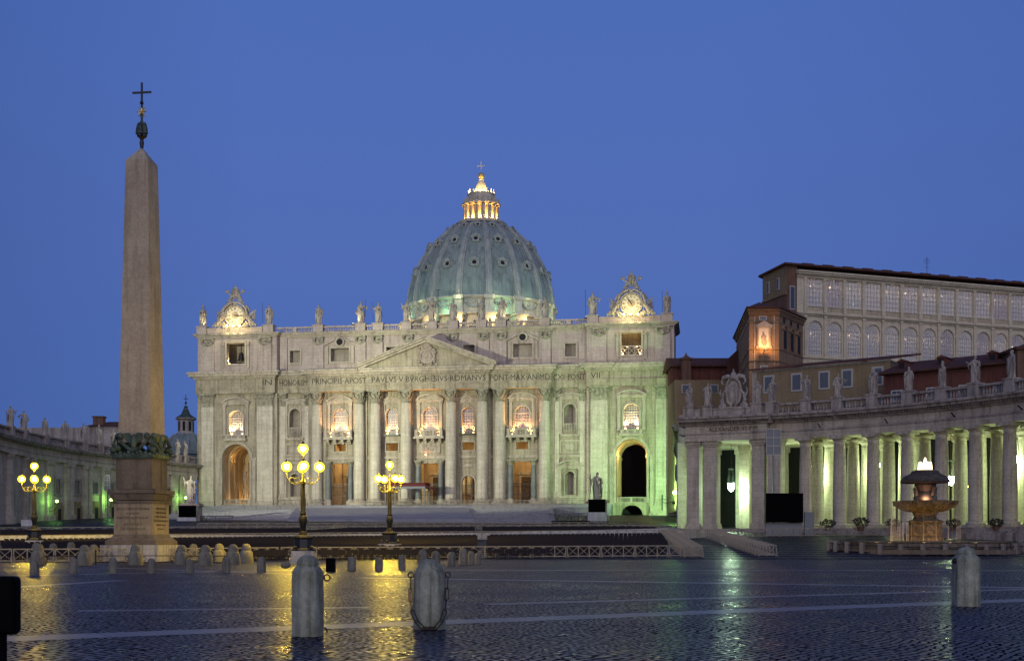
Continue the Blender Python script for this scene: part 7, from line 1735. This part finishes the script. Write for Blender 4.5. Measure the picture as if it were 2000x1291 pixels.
for k, px in enumerate((1502, 1556, 1610, 1655, 1714)):
    xr = (px - 1000) / F; th_ = yh_.rotation_euler.z; s = (xr * 219.8 - 43.1) / (math.cos(th_) - xr * math.sin(th_)); mb = MB()
    mb.box(s - 1.0, s + 1.0, -.12, -.002, 28.0, 31.2); f_ = mb.build('window', M['winframe'], yh_)
    mb = MB(); mb.box(s - .72, s - .02, -.17, -.122, 28.3, 30.9); mb.box(s + .02, s + .72, -.17, -.122, 28.3, 30.9)
    for q in range(12): mb.box(s - .68, s + .68, -.19, -.171, 28.4 + q * .2, 28.44 + q * .2)
    mb.build('shutters', M['shutter'], f_)
# red house
rh = thing('red_house', (60.9, 201, 0), 'dark red house with tiled roof and small dormers behind colonnade statues', 'house', rz=math.atan2(-14, 17)); L_ = 24
mb = MB(); mb.box(0, L_, 0, 8, 14, 29.3); mb.build('wall', M['redwall'], rh)
mb = MB(); mb.add([(-.8, -1, 29.2), (L_ + 1, -1, 29.2), (L_ + 1, 6, 31.6), (1.2, 6, 31.6), (-.8, -1, 28.9), (L_ + 1, -1, 28.9), (L_ + 1, 12, 28.9), (1.2, 12, 28.9)], [(0, 1, 2, 3), (4, 5, 1, 0), (2, 3, 7, 6), (3, 0, 4, 7), (5, 6, 2, 1), (4, 7, 6, 5)]); mb.build('roof', M['tile'], rh)
for s in (2.5, 9.0, 17): mb = MB(); mb.box(s - .7, s + .7, 1.2, 4.5, 29.5, 31.0); mb.prism_y([(s - .9, 31.0), (s + .9, 31.0), (s, 31.5)], 1.0, 4.5); d_ = mb.build('dormer', M['redwall'], rh); mb = MB(); mb.box(s - .45, s + .45, 1.1, 1.198, 29.9, 30.8); mb.build('pane', M['dark'], d_)
for s in (2.2, 8.0, 13.2, 18.5):
    mb = MB(); mb.box(s - 1.0, s + 1.0, -.12, -.002, 24.5, 26.3); mb.box(s - 1.1, s + 1.1, -.2, -.003, 24.3, 24.5); f_ = mb.build('window', M['winframe'], rh); mb = MB(); mb.box(s - .75, s - .05, -.16, -.122, 24.7, 26.1); mb.box(s + .05, s + .75, -.16, -.122, 24.7, 26.1); mb.build('pane', M['glass_dark'], f_)
bt = thing('brick_tower', (76.2, 185, 0), 'plain brick tower with tiled eave at the right picture edge', 'building'); mb = MB(); mb.box(0, 9, 0, 8, 14, 30.6); mb.build('wall', M['brick'], bt); mb = MB(); mb.box(-.5, 9.5, -.5, 8.5, 30.6, 31.0); mb.lathe([(6, 0), (1, 1.6)], 4.5, 4, 31.0, seg=4, rot=PI / 4); mb.build('roof', M['tile'], bt)
# ------------------------------------------------------------------ left background
a = P(172, 850, 292); b = P(240, 832, 292)
lb = thing('chapel_block', (a.x, 292, 0), 'plain block with low hip roof behind left corridor statues', 'building')
mb = MB(); mb.box(0, 9, 0, 10, 20, b.z); mb.build('wall', M['ctrim'], lb); mb = MB(); mb.add([(-.6, -.6, b.z), (9.6, -.6, b.z), (9.6, 10, b.z), (-.6, 10, b.z), (3.5, 5, b.z + 1.5), (6, 5, b.z + 1.5)], [(0, 1, 5, 4), (1, 2, 5), (2, 3, 4, 5), (3, 0, 4), (3, 2, 1, 0)]); mb.build('roof', M['tile'], lb)
mb = MB(); mb.box(.8, 3.2, 1, 3, b.z, b.z + 2.2); mb.box(.6, 3.4, .8, 3.2, b.z + 2.2, b.z + 2.5); mb.build('chimney', M['brick'], lb)
a = P(100, 850, 300); mb = MB(); mb.box(a.x - 10, a.x + 12, 300, 310, 18, P(0, 835, 300).z); tag(mb.build('flat_house', M['ctrim']), 'plain low building behind the leftmost corridor statues', 'building')
sx0 = (363 - 1000) / F * 350
sd = thing('small_dome', (sx0, 350, 0), 'small ribbed dome with lantern between the obelisk and the facade', 'dome')
mb = MB(); mb.lathe([(6.2, 20), (6.2, 26.2), (6.6, 26.4), (6.2, 27), (5.9, 28.5), (5.0, 30.4), (3.8, 31.8), (2.9, 32.3)], seg=16); mb.build('dome_shell', M['lead'], sd, True, angle=R(15))
mb = MB()
for k in range(16): c_, s_ = math.cos(k * PI / 8), math.sin(k * PI / 8); mb.tube([(r * c_, r * s_, z) for r, z in ((6.2, 27), (5.95, 28.5), (5.05, 30.4), (3.85, 31.8), (2.95, 32.3))], .14, 5)
mb.build('ribs', M['rib'], sd)
mb = MB(); mb.lathe([(2.9, 32.2), (2.5, 32.6), (2.3, 32.8), (2.3, 36.2), (2.9, 36.5), (2.9, 36.9)], seg=8, rot=PI / 8); mb.build('lantern', M['cstone'], sd)
mb = MB()
for k in range(8): mb.m = Matrix.Rotation(k * PI / 4, 4, 'Z'); mb.box(2.10, 2.2, -.35, .35, 33.2, 35.8)
mb.m = None; build_split(mb, 'lantern_window', M['dark'], sd, lambda c: (round(c.x), round(c.y)))
mb = MB(); mb.lathe([(2.9, 36.9), (2.3, 37.3), (1.3, 38.0), (.8, 39.2), (.5, 39.9), (.6, 40.2), (.2, 40.4)], seg=16); mb.build('lantern_roof', M['bronze'], sd, True)
mb = MB(); mb.tube([(0, 0, 40.3), (0, 0, 43.6)], .09); mb.box(-.6, .6, -.07, .07, 42.3, 42.5); mb.ball((0, 0, 41.2), .35, 8, 6); mb.build('cross', M['iron'], sd)
# ------------------------------------------------------------------ small things on the square
p = G(180, 1040)
mb = MB()
for px, py, Y, w_, h_, m, lab in ((54, 1037, 205, 1.1, 1.9, 'whiteboard', 'white notice board standing before the left colonnade column'),):
    q = P(px, py, Y); t = thing('notice_board', (q.x, Y, gz(Y)), lab, 'notice board'); k = MB(); k.box(-w_, w_, 0, .08, q.z - gz(Y) - .2, q.z - gz(Y) + h_); k.build('board', M[m], t); k = MB(); k.box(-w_ + .1, -w_ + .2, .02, .06, 0, q.z - gz(Y)); k.box(w_ - .2, w_ - .1, .02, .06, 0, q.z - gz(Y)); build_split(k, 'leg', M['iron'], t, lambda c: c.x > 0)
t = thing('black_box', ((-15 - 1000) / F * 8, 8, 0), 'black rounded box on a dark post at the lower left edge', 'box')
x1 = (44 - 1000) / F * 8.14 - t.location.x; mb = MB(); mb.box(-.3, x1, 0, .14, HC - 182 / F * 8, HC - 67 / F * 8); o = mb.build('housing', M['darkbox'], t); bv = o.modifiers.new('b', 'BEVEL'); bv.width = .035; bv.segments = 4
mb = MB(); x2 = (15 - 1000) / F * 8.14 - t.location.x; mb.box(-.3, x2, .03, .13, 0, HC - 180 / F * 8); mb.build('post', M['darkbox'], t)
